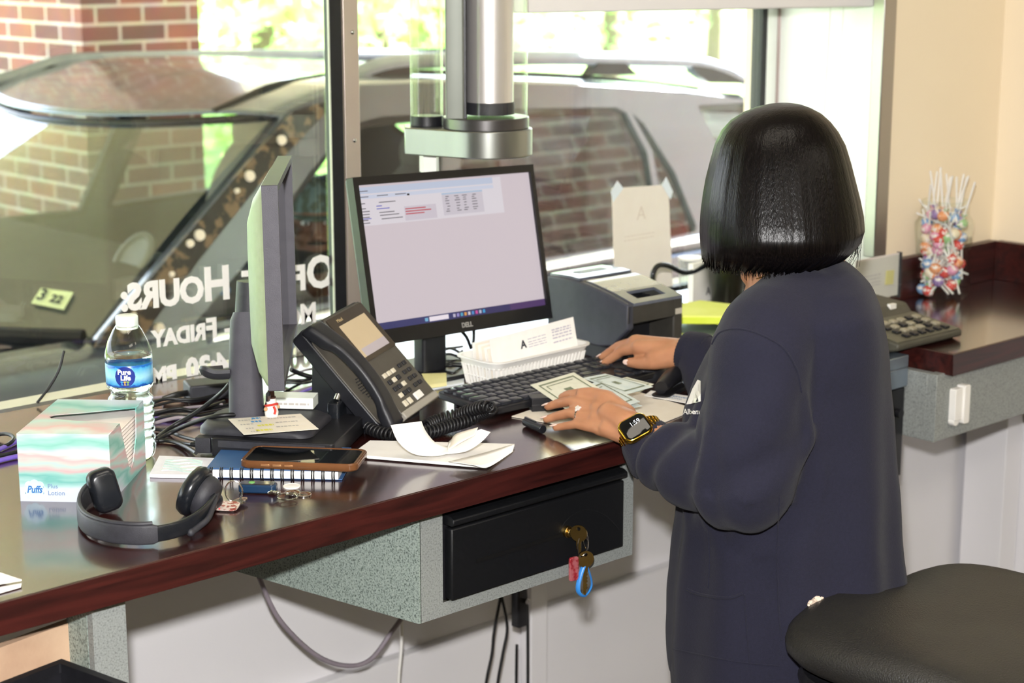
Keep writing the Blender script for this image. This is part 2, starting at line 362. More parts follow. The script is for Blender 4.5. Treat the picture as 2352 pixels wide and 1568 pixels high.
# ------------------------------------------------------------------ counter
bm = B(); box2(bm, (-0.7, YE+0.0015, CT-0.036), (2.45, 2.488, CT))
ctop = obj('countertop', bm, M_top, label='long dark mahogany laminate counter top under the drive-through window', cat='counter', bevel=0.0008)
bm = B(); box2(bm, (-0.7, YE-0.001, CT-0.0385), (2.45, YE+0.0015, CT-0.0006)); obj('edge_band', bm, M_edge, ctop, bevel=0.0008, label='reddish wood edge band')
bm = B(); prism(bm, [(2.665, 1.730), (3.362, 1.730), (3.362, 2.10), (2.952, 2.10), (2.952, 2.45), (2.665, 2.45)], CT-0.036, CT)
rct = obj('countertop', bm, M_top, label='short dark mahogany counter top in the corner holding the candy jar', cat='counter', bevel=0.0008)
bm = B(); prism(bm, [(2.660, 1.726), (3.362, 1.726), (3.362, 1.730), (2.665, 1.730), (2.665, 2.40), (2.660, 2.40)], CT-0.0385, CT-0.0006); obj('edge_band', bm, M_edge, rct, bevel=0.0006, label='reddish wood edge band')
bm = B(); box2(bm, (3.0, 2.082, CT), (3.352, 2.103, CT+0.082)); obj('backsplash', bm, M_edge, rct, bevel=0.001)
bm = B(); box2(bm, (3.343, 1.2, CT), (3.364, 2.082, CT+0.082)); obj('backsplash', bm, M_edge, rct, bevel=0.001)
bm = B(); box2(bm, (2.637, 1.742, 0.913), (3.362, 1.762, CT-0.036)); obj('apron', bm, M_speckd, rct, bevel=0.001)
bm = B(); box2(bm, (2.637, 1.762, 0.913), (2.655, 2.35, CT-0.036)); obj('apron', bm, M_speckd, rct, bevel=0.001)
bm = B(); box2(bm, (3.30, 2.0, 0.0), (3.362, 2.10, 0.913)); obj('support', bm, M_wall, rct, bevel=0.002)
# wall-mount plastic clip on the apron
cl = thing('switch_box', 'small white plastic switch box stuck on the grey apron under the corner counter', 'switch', (2.69, 1.742, 0.975))
bm = B(); prism(bm, rrect(0.026, 0.058, 0.004), 0, 0.014, T((0, 0, 0), rx=PI/2)); obj('body', bm, M_white, cl, bevel=0.001)
bm = B(); prism(bm, rrect(0.018, 0.07, 0.004, cx=0.018, cy=-0.002), 0, 0.018, T((0, 0, 0), rx=PI/2)); obj('cover', bm, M_white, cl, bevel=0.001)
bm = B(); cyl(bm, (-0.004, 0, -0.03), (-0.004, -0.012, -0.03), 0.009); obj('knob', bm, M_white, cl, bevel=0.001)
# metal transaction unit between the two counters
u = thing('transaction_drawer', 'grey metal transaction drawer front with dark lower box behind the teller', 'drawer', (2.55, 1.80, 0.84))
bm = B(); box2(bm, (-0.098, 0, 0.20), (0.084, 0.6, 0.222)); box2(bm, (-0.098, 0, 0.165), (0.084, 0.015, 0.2)); obj('top', bm, pm('satin_steel', '#8d9aa8', 0.35, 0.7, noise_=(10, '#98a5b2', 0.3, 0.7)), u, bevel=0.002)
bm = B(); box2(bm, (-0.098, 0.004, 0.0), (0.083, 0.6, 0.163)); obj('housing', bm, M_black, u, bevel=0.003)
bm = B(); cyl(bm, (0.06, -0.006, 0.12), (0.06, 0.006, 0.12), 0.008); obj('knob', bm, M_black, u)

# cash drawer cabinet: trapezoid box hanging under the counter
A = atz(540, 1311, 0.869)
cab = thing('drawer_cabinet', 'speckled grey-green laminate box hung below the counter around the cash drawer', 'cabinet', (1.488, 1.78, 0.869))
dx, dy = A.x-1.488, A.y-1.78
print('cab side', dx, dy)
k = 0.62/dy if dy > 0.1 else 1
side2 = (dx*1.0, dy*1.0)
H = CT-0.036-0.869
bm = B(); prism(bm, [(0, 0), (0.004, 0.0), (side2[0]+0.018, side2[1]), (side2[0], side2[1])], 0, H); obj('side_panel', bm, M_speck, cab, smooth=0)
bm = B(); box2(bm, (0.402, 0.012, 0), (0.42, 0.6, H)); obj('side_panel', bm, M_speck, cab, smooth=0)
bm = B()
M = T((0, 0.012, 0), rx=PI/2)
plate(bm, [(0.003, 0), (0.42, 0), (0.42, H), (0.003, H)], [[(0.043, 0.02), (0.043, H-0.012), (0.396, H-0.012), (0.396, 0.02)]], 0.006, T((0, 0.006, 0), rx=PI/2))
obj('front_frame', bm, M_speckd, cab, smooth=0)
bm = B(); prism(bm, [(0.01, 0.015), (0.40, 0.015), (0.40, 0.6), (side2[0]+0.03, 0.6), (side2[0]+0.03, min(side2[1], 0.6))] if side2[1] < 0.6 else [(0.01, 0.015), (0.40, 0.015), (0.40, 0.6), (side2[0]+0.03, 0.6)], 0.0, 0.004); obj('bottom', bm, M_speck, cab, smooth=0)
cd = thing('cash_drawer', 'black metal cash drawer with slot, shut, below the counter', 'cash drawer', (1.533, 1.78, 0.889))
bm = B(); box2(bm, (0.002, 0.006, 0.0), (0.344, 0.42, 0.122)); obj('body', bm, M_black, cd, bevel=0.002)
M_face = pm('black_powder_coat', '#0d0e10', 0.42, noise_=(200, '#121316', 0.3, 0.7), bump=(1500, 0.2))
bm = B(); prism(bm, [(0.006, 0.002), (0.345, 0.002), (0.345, 0.105), (0.006, 0.105)], -0.006, 0.010, T(rx=PI/2))
face = obj('drawer_front', bm, M_face, cd, bevel=0.0025)
bm = B(); prism(bm, [(-0.012, 0.109), (-0.016, 0.112), (-0.016, 0.119), (-0.008, 0.123), (0.02, 0.123), (0.02, 0.109)], 0.004, 0.346, Matrix(((0, 0, 1, 0), (1, 0, 0, 0), (0, 1, 0, 0), (0, 0, 0, 1)))); obj('top_lip', bm, M_face, cd, bevel=0.0015)
bm = B(); box2(bm, (0.05, -0.0112, 0.047), (0.215, -0.0095, 0.0525)); obj('slot', bm, pm('slot_black', '#020203', 0.6, noise_=(50, '#040405', 0.3, 0.7)), face)
lk = B(); cyl(lk, (0.225, -0.009, 0.053), (0.225, -0.016, 0.053), 0.0085); cyl(lk, (0.225, -0.016, 0.053), (0.225, -0.020, 0.053), 0.006); obj('lock', lk, M_brass, face, bevel=0.0006)
bm = B()
# shallow moulded arc right of the lock
pts = [(0.21, 0.055), (0.225, 0.07), (0.25, 0.078), (0.28, 0.072), (0.31, 0.055), (0.335, 0.03)]
tube(bm, [(x, -0.0098, z) for x, z in pts], 0.0008, n=6); obj('moulding', bm, M_face, face)
# keys hanging in the lock
ks = thing('key_bunch', 'brass keys with blue loop and clear red tag hanging from the cash drawer lock', 'keys', (1.758, 1.755, 0.94))
def keymesh(bm, M, L=0.05, bow=0.012, th=0.0011, teeth=True):
    out = circle((0, 0, 0), bow, 20); poly = [(p.x, p.y) for p in out]
    hole = [(p.x, p.y) for p in circle((0, bow*0.55, 0), bow*0.22, 10)]
    plate(bm, poly, [hole], th, M)
    sh = [(-0.0035, -bow*0.8), (0.0035, -bow*0.8)]
    pr = [(0.0035, -bow-0.004)]
    n = 6
    for i in range(n):
        y = -bow-0.006-(L-bow-0.012)*i/n
        pr += [(0.0035, y), (0.0014 if i % 2 else 0.0022, y-(L-bow-0.012)/n*0.5)]
    pr += [(0.0005, -L), (-0.0035, -L+0.003)]
    plate(bm, [(-0.0035, -bow*0.8)]+[(0.0035, -bow*0.8)]+pr, [], th*0.8, M)
bm = B(); keymesh(bm, T((0.0, -0.01, 0.005), rz=PI/2+0.5, rx=0) @ Matrix.Rotation(PI/2, 4, 'X'), L=0.03, bow=0.0125); obj('key', bm, M_brass, ks)
bm = B(); keymesh(bm, T((0.012, -0.012, -0.036), rx=PI/2, rz=-0.5), L=0.055, bow=0.0125); obj('key', bm, M_brass, ks)
bm = B(); tube(bm, [(0.004, -0.012, 0.003), (0.014, -0.014, -0.008), (0.012, -0.012, -0.026), (0.003, -0.01, -0.03), (-0.002, -0.01, -0.012)], 0.0009, n=8, closed=True); tube(bm, [(0.016, -0.008, 0), (0.022, -0.008, -0.012), (0.018, -0.01, -0.024), (0.012, -0.008, -0.012)], 0.0008, n=8, closed=True); obj('ring', bm, M_chrome, ks)
bm = B(); prism(bm, rrect(0.016, 0.036, 0.004), -0.002, 0.002, T((-0.006, -0.006, -0.048), rx=PI/2, rz=-0.3, ry=0.15)); obj('tag', bm, pm('clear_red_plastic', '#e0868c', 0.2, trans=0.6, noise_=(120, '#c43a46', 0.45, 0.6)), ks, bevel=0.001, label='clear and red key tag')
bm = B(); Mb = Vector((0.013, -0.010, -0.075))
tube(bm, [Mb+Vector((0.0, 0, 0.03)), Mb+Vector((0.012, 0, 0.008)), Mb+Vector((0.013, 0, -0.008)), Mb+Vector((0.0, 0, -0.018)), Mb+Vector((-0.013, 0, -0.008)), Mb+Vector((-0.012, 0, 0.008))], 0.0035, n=8, closed=True, flat=0.45); obj('wrist_loop', bm, pm('blue_plastic_loop', '#2f7fd0', 0.35, noise_=(60, '#3c8ad8', 0.3, 0.7)), ks, label='blue plastic loop')

# left support panel, unfinished board and bin
pn = thing('support_panel', 'speckled grey laminate support panel under the left part of the counter', 'panel', (1.018, 1.78, 0))
bm = B(); box2(bm, (-0.022, 0, 0), (0.022, 0.012, CT-0.0385)); obj('front_edge', bm, M_speckd, pn, smooth=0)
bm = B(); box2(bm, (-0.0225, 0.0125, 0), (0.022, 0.06, CT-0.0385)); obj('side', bm, M_speck, pn, smooth=0)
p0 = atz(187, 1419, 0.985); p1 = atz(-60, 1509, 0.985)
bm = B(); n_ = Vector((p0.y-p1.y, p1.x-p0.x, 0)).normalized()*0.012
prism(bm, [(p0.x, p0.y), (p0.x-n_.x, p0.y-n_.y), (p1.x-n_.x, p1.y-n_.y), (p1.x, p1.y)], 0, 0.985)
obj('backing_board', bm, pm('raw_particle_board', '#b8977c', 0.8, noise_=(14, '#c8a98c', 0.35, 0.65), bump=(200, 0.2)), label='raw tan particle board panel below the counter behind the black bin', cat='board')
c0 = atz(140, 1530, 0.965)
bn = thing('storage_bin', 'black plastic open bin at the lower left below the counter', 'bin', (c0.x, c0.y, 0.69), math.atan2(p0.y-p1.y, p0.x-p1.x))
bm = B(); ol = [(0, 0), (-0.30, 0), (-0.30, 0.02), (0, 0.02)]
for lo, hi in (((-0.3, -0.20, 0), (0, 0, 0.006)), ((-0.3, -0.005, 0), (0, 0, 0.27)), ((-0.3, -0.2, 0), (0, -0.195, 0.27)), ((-0.3, -0.2, 0), (-0.295, 0, 0.27)), ((-0.005, -0.2, 0), (0, 0, 0.27)), ((-0.152, -0.2, 0), (-0.148, 0, 0.262))): box2(bm, lo, hi)
obj('body', bm, M_black, bn)
bm = B(); plate(bm, [(-0.306, -0.206), (0.006, -0.206), (0.006, 0.006), (-0.306, 0.006)], [[(-0.296, -0.196), (-0.296, -0.004), (-0.004, -0.004), (-0.004, -0.196)]], 0.006, T((0, 0, 0.275))); obj('rim', bm, M_black, bn, bevel=0.002)

# ================================================================== OUTSIDE
ZG = -0.42
M_asph = pm('lane_concrete', '#b9b4a8', 0.9, noise_=(6, '#c6c2b6', 0.3, 0.7))
M_grass = pm('lawn_green', '#7fa04a', 0.9, noise_=(4, '#9dbb62', 0.3, 0.7))
bm = B(); box2(bm, (-14, 2.62, ZG-0.1), (24, 9.5, ZG)); struct('ground_lane', bm, M_asph)
bm = B(); box2(bm, (-60, 9.5, ZG-0.1), (110, 90, ZG+0.02)); struct('ground_lawn', bm, M_grass)
bm = B(); box2(bm, (-8, 2.62, 2.75), (6.2, 7.6, 3.1)); struct('canopy', bm, M_tan)
bm = B(); box2(bm, (-3.2, -3.2, 2.8), (3.8, 2.7, 3.1)); struct('roof', bm, M_tan)
def brick_mat():
    m, N, L, b = new_mat('red_brick'); t = N.new('ShaderNodeTexCoord'); mp = N.new('ShaderNodeMapping')
    br = N.new('ShaderNodeTexBrick'); br.inputs['Scale'].default_value = 1.0; br.inputs['Brick Width'].default_value = 0.2; br.inputs['Row Height'].default_value = 0.067
    br.inputs['Mortar Size'].default_value = 0.0065; br.inputs['Mortar'].default_value = rgb('#f0e6d4'); br.inputs['Color1'].default_value = rgb('#b87a68'); br.inputs['Color2'].default_value = rgb('#86625e'); br.inputs['Bias'].default_value = -0.1
    cmb = N.new('ShaderNodeCombineXYZ'); s = N.new('ShaderNodeSeparateXYZ'); ad = N.new('ShaderNodeMath'); ad.operation = 'ADD'
    n = N.new('ShaderNodeTexNoise'); n.inputs['Scale'].default_value = 9; mx = N.new('ShaderNodeMixRGB'); mx.blend_type = 'MULTIPLY'; mx.inputs[0].default_value = 0.5
    L.new(t.outputs['Object'], s.inputs[0]); L.new(s.outputs['X'], ad.inputs[0]); L.new(s.outputs['Y'], ad.inputs[1]); L.new(ad.outputs[0], cmb.inputs['X']); L.new(s.outputs['Z'], cmb.inputs['Y'])
    L.new(cmb.outputs[0], br.inputs['Vector']); L.new(t.outputs['Object'], n.inputs['Vector']); L.new(br.outputs[0], mx.inputs[1]); L.new(n.outputs['Color'], mx.inputs[2]); L.new(mx.outputs[0], b.inputs['Base Color'])
    b.inputs['Roughness'].default_value = 0.85
    return m
M_brick = brick_mat()
bm = B(); box2(bm, (-3, 2.60, ZG), (3.42, 2.63, CT-0.10)); box2(bm, (3.42, 2.62, ZG), (9, 2.66, 3.1)); box2(bm, (-3, 2.62, 2.2), (3.42, 2.66, 3.1)); box2(bm, (-9, 2.62, ZG), (-.6, 2.66, 3.1)); struct('wall_exterior', bm, M_brick, smooth=0)
YP = 6.0; a = aty(187, 60, YP); c = aty(458, 60, YP)
print('pillar', a, c)
bm = B(); box2(bm, (a.x, YP, ZG), (c.x, YP+1.6, 2.75)); struct('pillar_1', bm, M_brick, smooth=0)
# white drip post beside the lane, right of the car (sunlit)
w = aty(1722, 100, 9.0); w2_ = aty(1785, 100, 9.0)

# trees beyond the lane
M_leafs = [pm('leaf_bright', '#bfe088', 0.6, noise_=(5, '#d4efa6', 0.3, 0.7)), pm('leaf_mid', '#98c862', 0.6, noise_=(5, '#b4dc80', 0.3, 0.7))]
M_bark = pm('bark', '#6b5a48', 0.9, noise_=(20, '#7c6a56', 0.3, 0.7))
def tree(x, y, h, cr, seed, label, mi):
    rnd = random.Random(seed)
    t = thing('leafy_tree', label, 'tree', (x, y, ZG), group='sunlit trees beyond the lane')
    bm = B(); tube(bm, [(0, 0, 0), (0.05, 0.03, h*0.3), (0, 0.1, h*0.6)], lambda s: 0.16*(1-s*0.7), n=8, k=4); obj('trunk', bm, M_bark, t)
    bm = B()
    for i in range(1500):
        u_, v_ = rnd.uniform(0, 2*PI), rnd.uniform(-1, 1); rr = cr*(rnd.random()**0.4)
        bump = 1+0.35*math.sin(3*u_+seed)*math.cos(4*v_)
        c_ = Vector((rr*bump*math.sqrt(1-v_*v_)*math.cos(u_), rr*bump*math.sqrt(1-v_*v_)*math.sin(u_), h*0.55+rr*v_*0.9*(h*0.5/cr)))
        s_ = rnd.uniform(0.12, 0.3); q = Matrix.Rotation(rnd.uniform(0, 6.3), 3, (rnd.random()-.5, rnd.random()-.5, rnd.random()-.5))
        vs = [bm.verts.new(c_+q @ Vector(p)*s_) for p in ((-0.5, 0, 0), (0, -0.28, 0.05), (0.6, 0, 0), (0, 0.28, 0.05))]; bm.faces.new(vs)
    obj('foliage', bm, M_leafs[mi], t, smooth=0)
TR = [(600, 60, 13, 4.0, 1.2, 0, 'bright green tree seen just beside the brick pillar'), (860, 60, 17, 4.4, 1.3, 1, 'bright green tree seen behind the glass tubes'),
      (1130, 60, 21, 5.0, 1.5, 0, 'pale green tree seen behind the wide glass tube'), (1400, 60, 26, 5.4, 1.8, 1, 'pale tree seen above the roof rail of the car'),
      (1640, 60, 32, 5.8, 2.2, 0, 'pale tree seen near the dark window gasket'), (300, 60, 39, 6.2, 2.4, 1, 'tree standing behind the brick pillar')]
for i, (px, py, d, h, cr, mi, lb) in enumerate(TR):
    q = atd(px, py, d); tree(q.x, q.y, h, cr, i+3, lb, mi)
# ================================================================== THE CAR IN THE LANE
KT = 0.30; ZB = 0.82; YN = 3.90; YF = 5.85
def near(x, y):
    r = ray(x, y); t = (YN+KT*(CZ-ZB))/(r.y-KT*r.z); return CAM+r*t
def far(x, y):
    r = ray(x, y); t = (YF-KT*(CZ-ZB))/(r.y+KT*r.z); return CAM+r*t
NRM = math.sqrt(1+KT*KT)
def to2(p): return (p.x, (p.z-ZB)*NRM)
def side_M(sgn):   # near: sgn=1 leans +Y going up; far: sgn=-1
    Y0 = YN if sgn > 0 else YF
    return Matrix(((1, 0, 0, 0), (0, sgn*KT/NRM, -sgn/NRM, Y0), (0, 1/NRM, KT/NRM, ZB), (0, 0, 0, 1)))
M_paint = pm('silver_car_paint', '#66707c', 0.24, 0.6, coat=1.0, noise_=(4, '#6d7783', 0.3, 0.7))
M_rubber = pm('black_rubber', '#101113', 0.6, noise_=(30, '#17181a', 0.3, 0.7))
M_trimb = pm('gloss_black_trim', '#16181c', 0.25, noise_=(30, '#1c1f24', 0.3, 0.7))
M_cglass = glass_mat('car_side_glass', (0.80, 0.83, 0.81), 0.9, f0=0.05)
M_wglass = glass_mat('car_windshield_glass', (0.72, 0.72, 0.66), 1.0, f0=0.15)
M_int = pm('car_interior_grey', '#4a4b4c', 0.8, noise_=(10, '#565758', 0.3, 0.7))
M_int2 = pm('car_interior_beige', '#8f8a7a', 0.8, noise_=(10, '#9b9686', 0.3, 0.7))
car = thing('car', 'silver sport utility car with roof rails standing in the drive-through lane', 'car', (4.2, (YN+YF)/2, ZG))
CO = Vector((4.2, (YN+YF)/2, ZG))
def cobj(name, bm, mat, parent=None, **k):
    for v in bm.verts: v.co -= CO
    return obj(name, bm, mat, parent or car, **k)
roof_px = [(640, 268), (700, 238), (765, 214), (830, 201), (1000, 194), (1220, 197), (1330, 200), (1440, 206), (1560, 214), (1700, 232)]
roofe = [near(*p) for p in roof_px]
zwb = near(225, 775)
print('roof', [tuple(round(c, 2) for c in p) for p in roofe], 'wsbase', zwb, 'belt', near(1250, 603))
rear_top = roofe[-1]; XR = rear_top.x
outer = [to2(near(218, 780))]+[to2(p) for p in roofe]+[(XR+0.28, (rear_top.z-ZB-0.18)*NRM), (XR+0.5, 0.0), (XR+0.5, -0.03), (to2(near(218, 780))[0], -0.03)]
win_px = dict(
    front=[(432, 752), (560, 600), (700, 400), (790, 293), (860, 272), (1010, 262), (990, 655), (700, 705)],
    rear=[(1050, 262), (1220, 252), (1405, 250), (1428, 262), (1475, 352), (1510, 552), (1250, 594), (1040, 632)],
    quarter=[(1440, 262), (1470, 290), (1540, 400), (1588, 520), (1586, 534), (1522, 549), (1488, 350)],
    back=[(1592, 246), (1700, 240), (1800, 262), (1830, 400), (1760, 430), (1680, 385), (1625, 315)])
holes = {k: [to2(near(*p)) for p in v] for k, v in win_px.items()}
for sgn in (1, -1):
    bm = B(); plate(bm, outer, list(holes.values()), 0.022, side_M(sgn)); cobj('side_frame', bm, M_paint, smooth=20)
    for k, h in holes.items():
        if not (k == 'front' and sgn == 1):      # the driver's own window is down
            bm = B(); plate(bm, h, [], 0.002, side_M(sgn) @ Matrix.Translation((0, 0, 0.006))); cobj('side_window', bm, M_cglass, smooth=0)
        cx = sum(p[0] for p in h)/len(h); cy = sum(p[1] for p in h)/len(h)
        inner = [(cx+(p[0]-cx)*(1-0.025/max(0.06, math.hypot(p[0]-cx, p[1]-cy))), cy+(p[1]-cy)*(1-0.025/max(0.06, math.hypot(p[0]-cx, p[1]-cy)))) for p in h]
        bm = B(); plate(bm, h, [inner], 0.012, side_M(sgn) @ Matrix.Translation((0, 0, -0.012))); cobj('window_seal', bm, M_rubber, smooth=20)
# bright waist line under the near windows
bm = B(); tube(bm, [near(470, 772)-Vector((0, .03, 0)), near(700, 722)-Vector((0, .03, 0)), near(1000, 663)-Vector((0, .03, 0)), near(1250, 606)-Vector((0, .03, 0)), near(1590, 545)-Vector((0, .03, 0)), near(1650, 535)-Vector((0, .03, 0))], 0.012, n=8, k=3); cobj('waist_trim', bm, pm('waist_chrome', '#d4dde4', 0.2, 0.9, noise_=(20, '#dde5ea', 0.3, 0.7)))
# roof
def roof_fn(s, w):
    i = min(int(s*9), 8); f = s*9-i; p = roofe[i].lerp(roofe[i+1], f)
    yn = p.y; yf = YF-KT*(p.z-ZB); c = 1-(2*w-1)**2
    e = min(1, min(w, 1-w)*9); front = max(0, 1-s*3)
    return Vector((p.x-0.27*c*front, yn+(yf-yn)*w, p.z+0.022*math.sin(e*PI/2)+0.008*c*min(1, s*4)-0.045*c*max(0, 1-s*4)))
bm = B(); grid(bm, roof_fn, 40, 30); ro = cobj('roof_panel', bm, M_paint, solid=0.006, smooth=60)
for w in (0.10, 0.90):
    bm = B(); tube(bm, [roof_fn(s, w)+Vector((0, 0, 0.004)) for s in (0.0, .08, .2, .4, .6, .8, 0.99)], 0.009, n=8, k=4); cobj('roof_channel', bm, M_rubber)
# rear hatch and lower body
bm = B()
def hatch(s, w):
    a = [Vector((XR, 0, rear_top.z+.02)), Vector((XR+.2, 0, rear_top.z-.1)), Vector((XR+.45, 0, ZB)), Vector((XR+.55, 0, 0.3)), Vector((XR+.5, 0, ZG+.35))]
    i = min(int(s*4), 3); p = a[i].lerp(a[i+1], s*4-i); z = p.z
    ins = KT*max(0, z-ZB); return Vector((p.x, YN+ins+(YF-YN-2*ins)*w, z))
grid(bm, hatch, 12, 12); cobj('tailgate', bm, M_paint, solid=0.01)
def body_sec(X, sgn):
    f = max(0, (2.1-X))*0.12
    Y0 = YN if sgn > 0 else YF
    prof = [(0.02, ZB-0.005-f*.6), (-0.035, ZB-0.05-f), (-0.06, 0.55), (-0.055, 0.2), (-0.02, ZG+0.32), (0.1, ZG+0.22)]
    return [Vector((X, Y0+sgn*(o+f*1.2), z)) for o, z in prof]
for sgn in (1, -1):
    bm = B(); rs = [body_sec(X, sgn) for X in [0.75, 1.1, 1.5, 2.0, 2.5, 3.2, 4, 5, XR+0.5]]
    V = [[bm.verts.new(p) for p in r] for r in rs]
    for i in range(len(V)-1):
        for j in range(5): bm.faces.new((V[i][j], V[i+1][j], V[i+1][j+1], V[i][j+1]))
    cobj('body_side', bm, M_paint, solid=0.01, smooth=50)
# windshield: curved in plan, base forward
wt = near(640, 268); wb = near(218, 776)
def ws(s, w):
    c = 1-(2*w-1)**2; p = wb.lerp(wt, s)
    yn = wb.y+(wt.y-wb.y)*s+0.02; yf = YF-(yn-YN)
    return Vector((p.x-(0.42*(1-s)+0.27*s)*c, yn+(yf-yn)*w, p.z-0.045*s*c+0.035*math.sin(PI*s)*0.6))
bm = B(); V = grid(bm, ws, 16, 24); wsm = cobj('windshield', bm, M_wglass, smooth=60)
bm = B(); tube(bm, [ws(1, w) for w in [0, .1, .25, .5, .75, .9, 1]], 0.011, n=8, k=4); cobj('windshield_seal', bm, M_trimb)
bm = B(); tube(bm, [ws(0, w)+Vector((-0.02, 0, 0.0)) for w in [0, .1, .25, .5, .75, .9, 1]], 0.022, n=8, k=4); cobj('cowl', bm, M_rubber)
# bare A pillar with clips
ap = [(655, 262), (762, 232), (600, 400), (436, 605), (300, 790), (205, 800), (218, 772), (367, 597), (520, 415)]
bm = B(); plate(bm, [to2(near(*p)) for p in ap], [], 0.012, side_M(1) @ Matrix.Translation((0, 0, 0.032))); cobj('windscreen_pillar', bm, pm('pillar_bronze_black', '#23201c', 0.5, noise_=(25, '#6b5a44', 0.52, 0.6)), smooth=20)
Mn = side_M(1)
for px, py, r in ((625, 330, .016), (552, 412, .017), (522, 446, .008), (437, 547, .017), (415, 566, .012), (373, 636, .008), (285, 730, .009), (265, 758, .015), (345, 758, .014)):
    q = near(px, py); bm = B(); nrm = Vector((0, -1, KT)).normalized(); cyl(bm, q+nrm*0.035, q+nrm*0.052, r, r*0.8, n=14); cobj('clip', bm, pm('clip_white', '#d8d4c8', 0.4, noise_=(30, '#e2ded4', 0.3, 0.7)))
# hood
def hood(s, w):
    c = 1-(2*w-1)**2; X = (wb.x-0.42*c+0.02)*(1-s)+(0.75-0.2*c)*s
    e = min(1, min(w, 1-w)*6)
    return Vector((X, YN-0.03+0.12*s+(YF-YN+0.06-0.24*s)*w, wb.z-0.035-0.10*s*s-0.06*(1-e)**2+0.03*c))
bm = B(); grid(bm, hood, 16, 20); cobj('hood', bm, M_paint, solid=0.006, smooth=60)
bm = B(); box2(bm, (0.55, YN+0.15, ZG+0.3), (0.8, YF-0.15, 0.66)); cobj('front_bumper', bm, M_paint, bevel=0.06)
for wx in (1.45, 4.6):
    for wy in (YN+0.06, YF-0.06):
        bm = B(); q = Vector((wx, wy, ZG+0.36)); s_ = -0.11 if wy < 4.8 else 0.11
        lathe(bm, [(0.18, -.11), (.33, -.11), (.36, -.08), (.36, .08), (.33, .11), (.18, .11)], 40, M=Matrix.Translation(q) @ Matrix.Rotation(PI/2, 4, 'X')); wh = cobj('wheel', bm, M_rubber)
        bm = B()
        for k in range(5): box2(bm, (-0.03, -.012, 0), (0.03, .012, .19), Matrix.Translation(Vector((wx, wy+s_*.9, ZG+.36))) @ Matrix.Rotation(k*2*PI/5, 4, 'Y'))
        for v in bm.verts: v.co -= CO
        obj('rim', bm, M_chrome, wh)
# roof rails
def rail(pts, r, name='roof_rail'):
    bm = B(); tube(bm, pts, r, n=10, k=5, flat=0.7); return cobj(name, bm, pm('rail_grey', '#8b96a2', 0.35, 0.6, noise_=(20, '#97a2ad', 0.3, 0.7)))
YR = 4.2
rl = rail([aty(*p, YR) for p in [(800, 196), (835, 165), (900, 146), (1000, 139), (1220, 133), (1450, 136), (1600, 143), (1670, 163), (1722, 190)]], 0.026)
for poly in ([(815, 200), (840, 165), (935, 145), (935, 170), (905, 200)], [(1365, 140), (1425, 140), (1455, 172), (1345, 172)], [(1575, 142), (1600, 143), (1670, 160), (1722, 192), (1620, 190), (1590, 168)]):
    bm = B(); q3 = [aty(*p, YR) for p in poly]; rings(bm, [[Vector((p.x, YR-0.02, p.z)) for p in q3], [Vector((p.x, YR+0.02, p.z)) for p in q3]])
    for v in bm.verts: v.co -= CO
    obj('rail_foot', bm, M_trimb, rl)
YR2 = 5.45
rl2 = rail([aty(*p, YR2) for p in [(-60, 196), (40, 172), (110, 148), (190, 134), (450, 128), (800, 124), (1100, 124)]], 0.022)
bm = B(); q3 = [aty(*p, YR2) for p in [(50, 176), (110, 150), (190, 138), (235, 138), (230, 158), (130, 165)]]; rings(bm, [[Vector((p.x, YR2-0.02, p.z)) for p in q3], [Vector((p.x, YR2+0.02, p.z)) for p in q3]])
for v in bm.verts: v.co -= CO
obj('rail_foot', bm, M_trimb, rl2)
bm = B(); box2(bm, (aty(240, 140, YR2).x, YR2-0.012, 1.33), (aty(1100, 140, YR2).x, YR2+0.012, 1.365)); 
for v in bm.verts: v.co -= CO
obj('rail_foot', bm, M_trimb, rl2)
# interior
bm = B(); q = near(300, 700)
dashp = [(wb.x+0.02, ZB-0.06), (wb.x+0.35, ZB+0.02), (wb.x+0.72, ZB+0.03), (wb.x+0.8, ZB-0.06), (wb.x+0.78, ZB-0.4), (wb.x+.3, ZB-.5)]
rings(bm, [[Vector((x, YN+0.1, z)) for x, z in dashp], [Vector((x, YF-0.1, z)) for x, z in dashp]]); dash = cobj('dashboard', bm, M_int, bevel=0.03)
bm = B(); dp = aty(310, 592, 4.62); lathe(bm, [(0.07, -.01), (0.085, .0), (0.085, .012), (0.07, .016), (0.062, .006), (0.0005, .004)], 32, M=Matrix.Translation(dp-CO) @ Matrix.Rotation(-0.9, 4, 'Y')); obj('dash_vent', bm, pm('vent_pale', '#7d8783', 0.4, noise_=(30, '#87918d', 0.3, 0.7)), dash)
def seat(X, Yc, mat):
    bm = B(); ell(bm, (0, 0, 0.0), (0.09, 0.24, 0.34), T((X, Yc, ZB-0.02), ry=0.2)); s = cobj('seat', bm, mat)
    bm = B(); ell(bm, (0, 0, 0), (0.055, 0.14, 0.10), T((X+0.06, Yc, ZB+0.30))); 
    for v in bm.verts: v.co -= CO
    obj('headrest', bm, mat, s)
seat(3.62, 4.32, M_int); seat(3.62, 5.25, M_int2); seat(4.55, 4.4, M_int); seat(4.55, 5.2, M_int)
sw = Vector((2.98, 4.32, ZB-0.02)); bm = B(); Mw = Matrix.Translation(sw) @ Matrix.Rotation(-1.1, 4, 'Y')
tube(bm, [Mw @ Vector((0.185*math.cos(a*PI/8), 0.185*math.sin(a*PI/8), 0)) for a in range(16)], 0.014, n=8, k=2, closed=True)
ell(bm, (0, 0, 0), (0.07, 0.08, 0.02), Mw); box2(bm, (-.02, -.18, -.008), (.02, .18, .008), Mw); cobj('steering_wheel', bm, M_rubber)
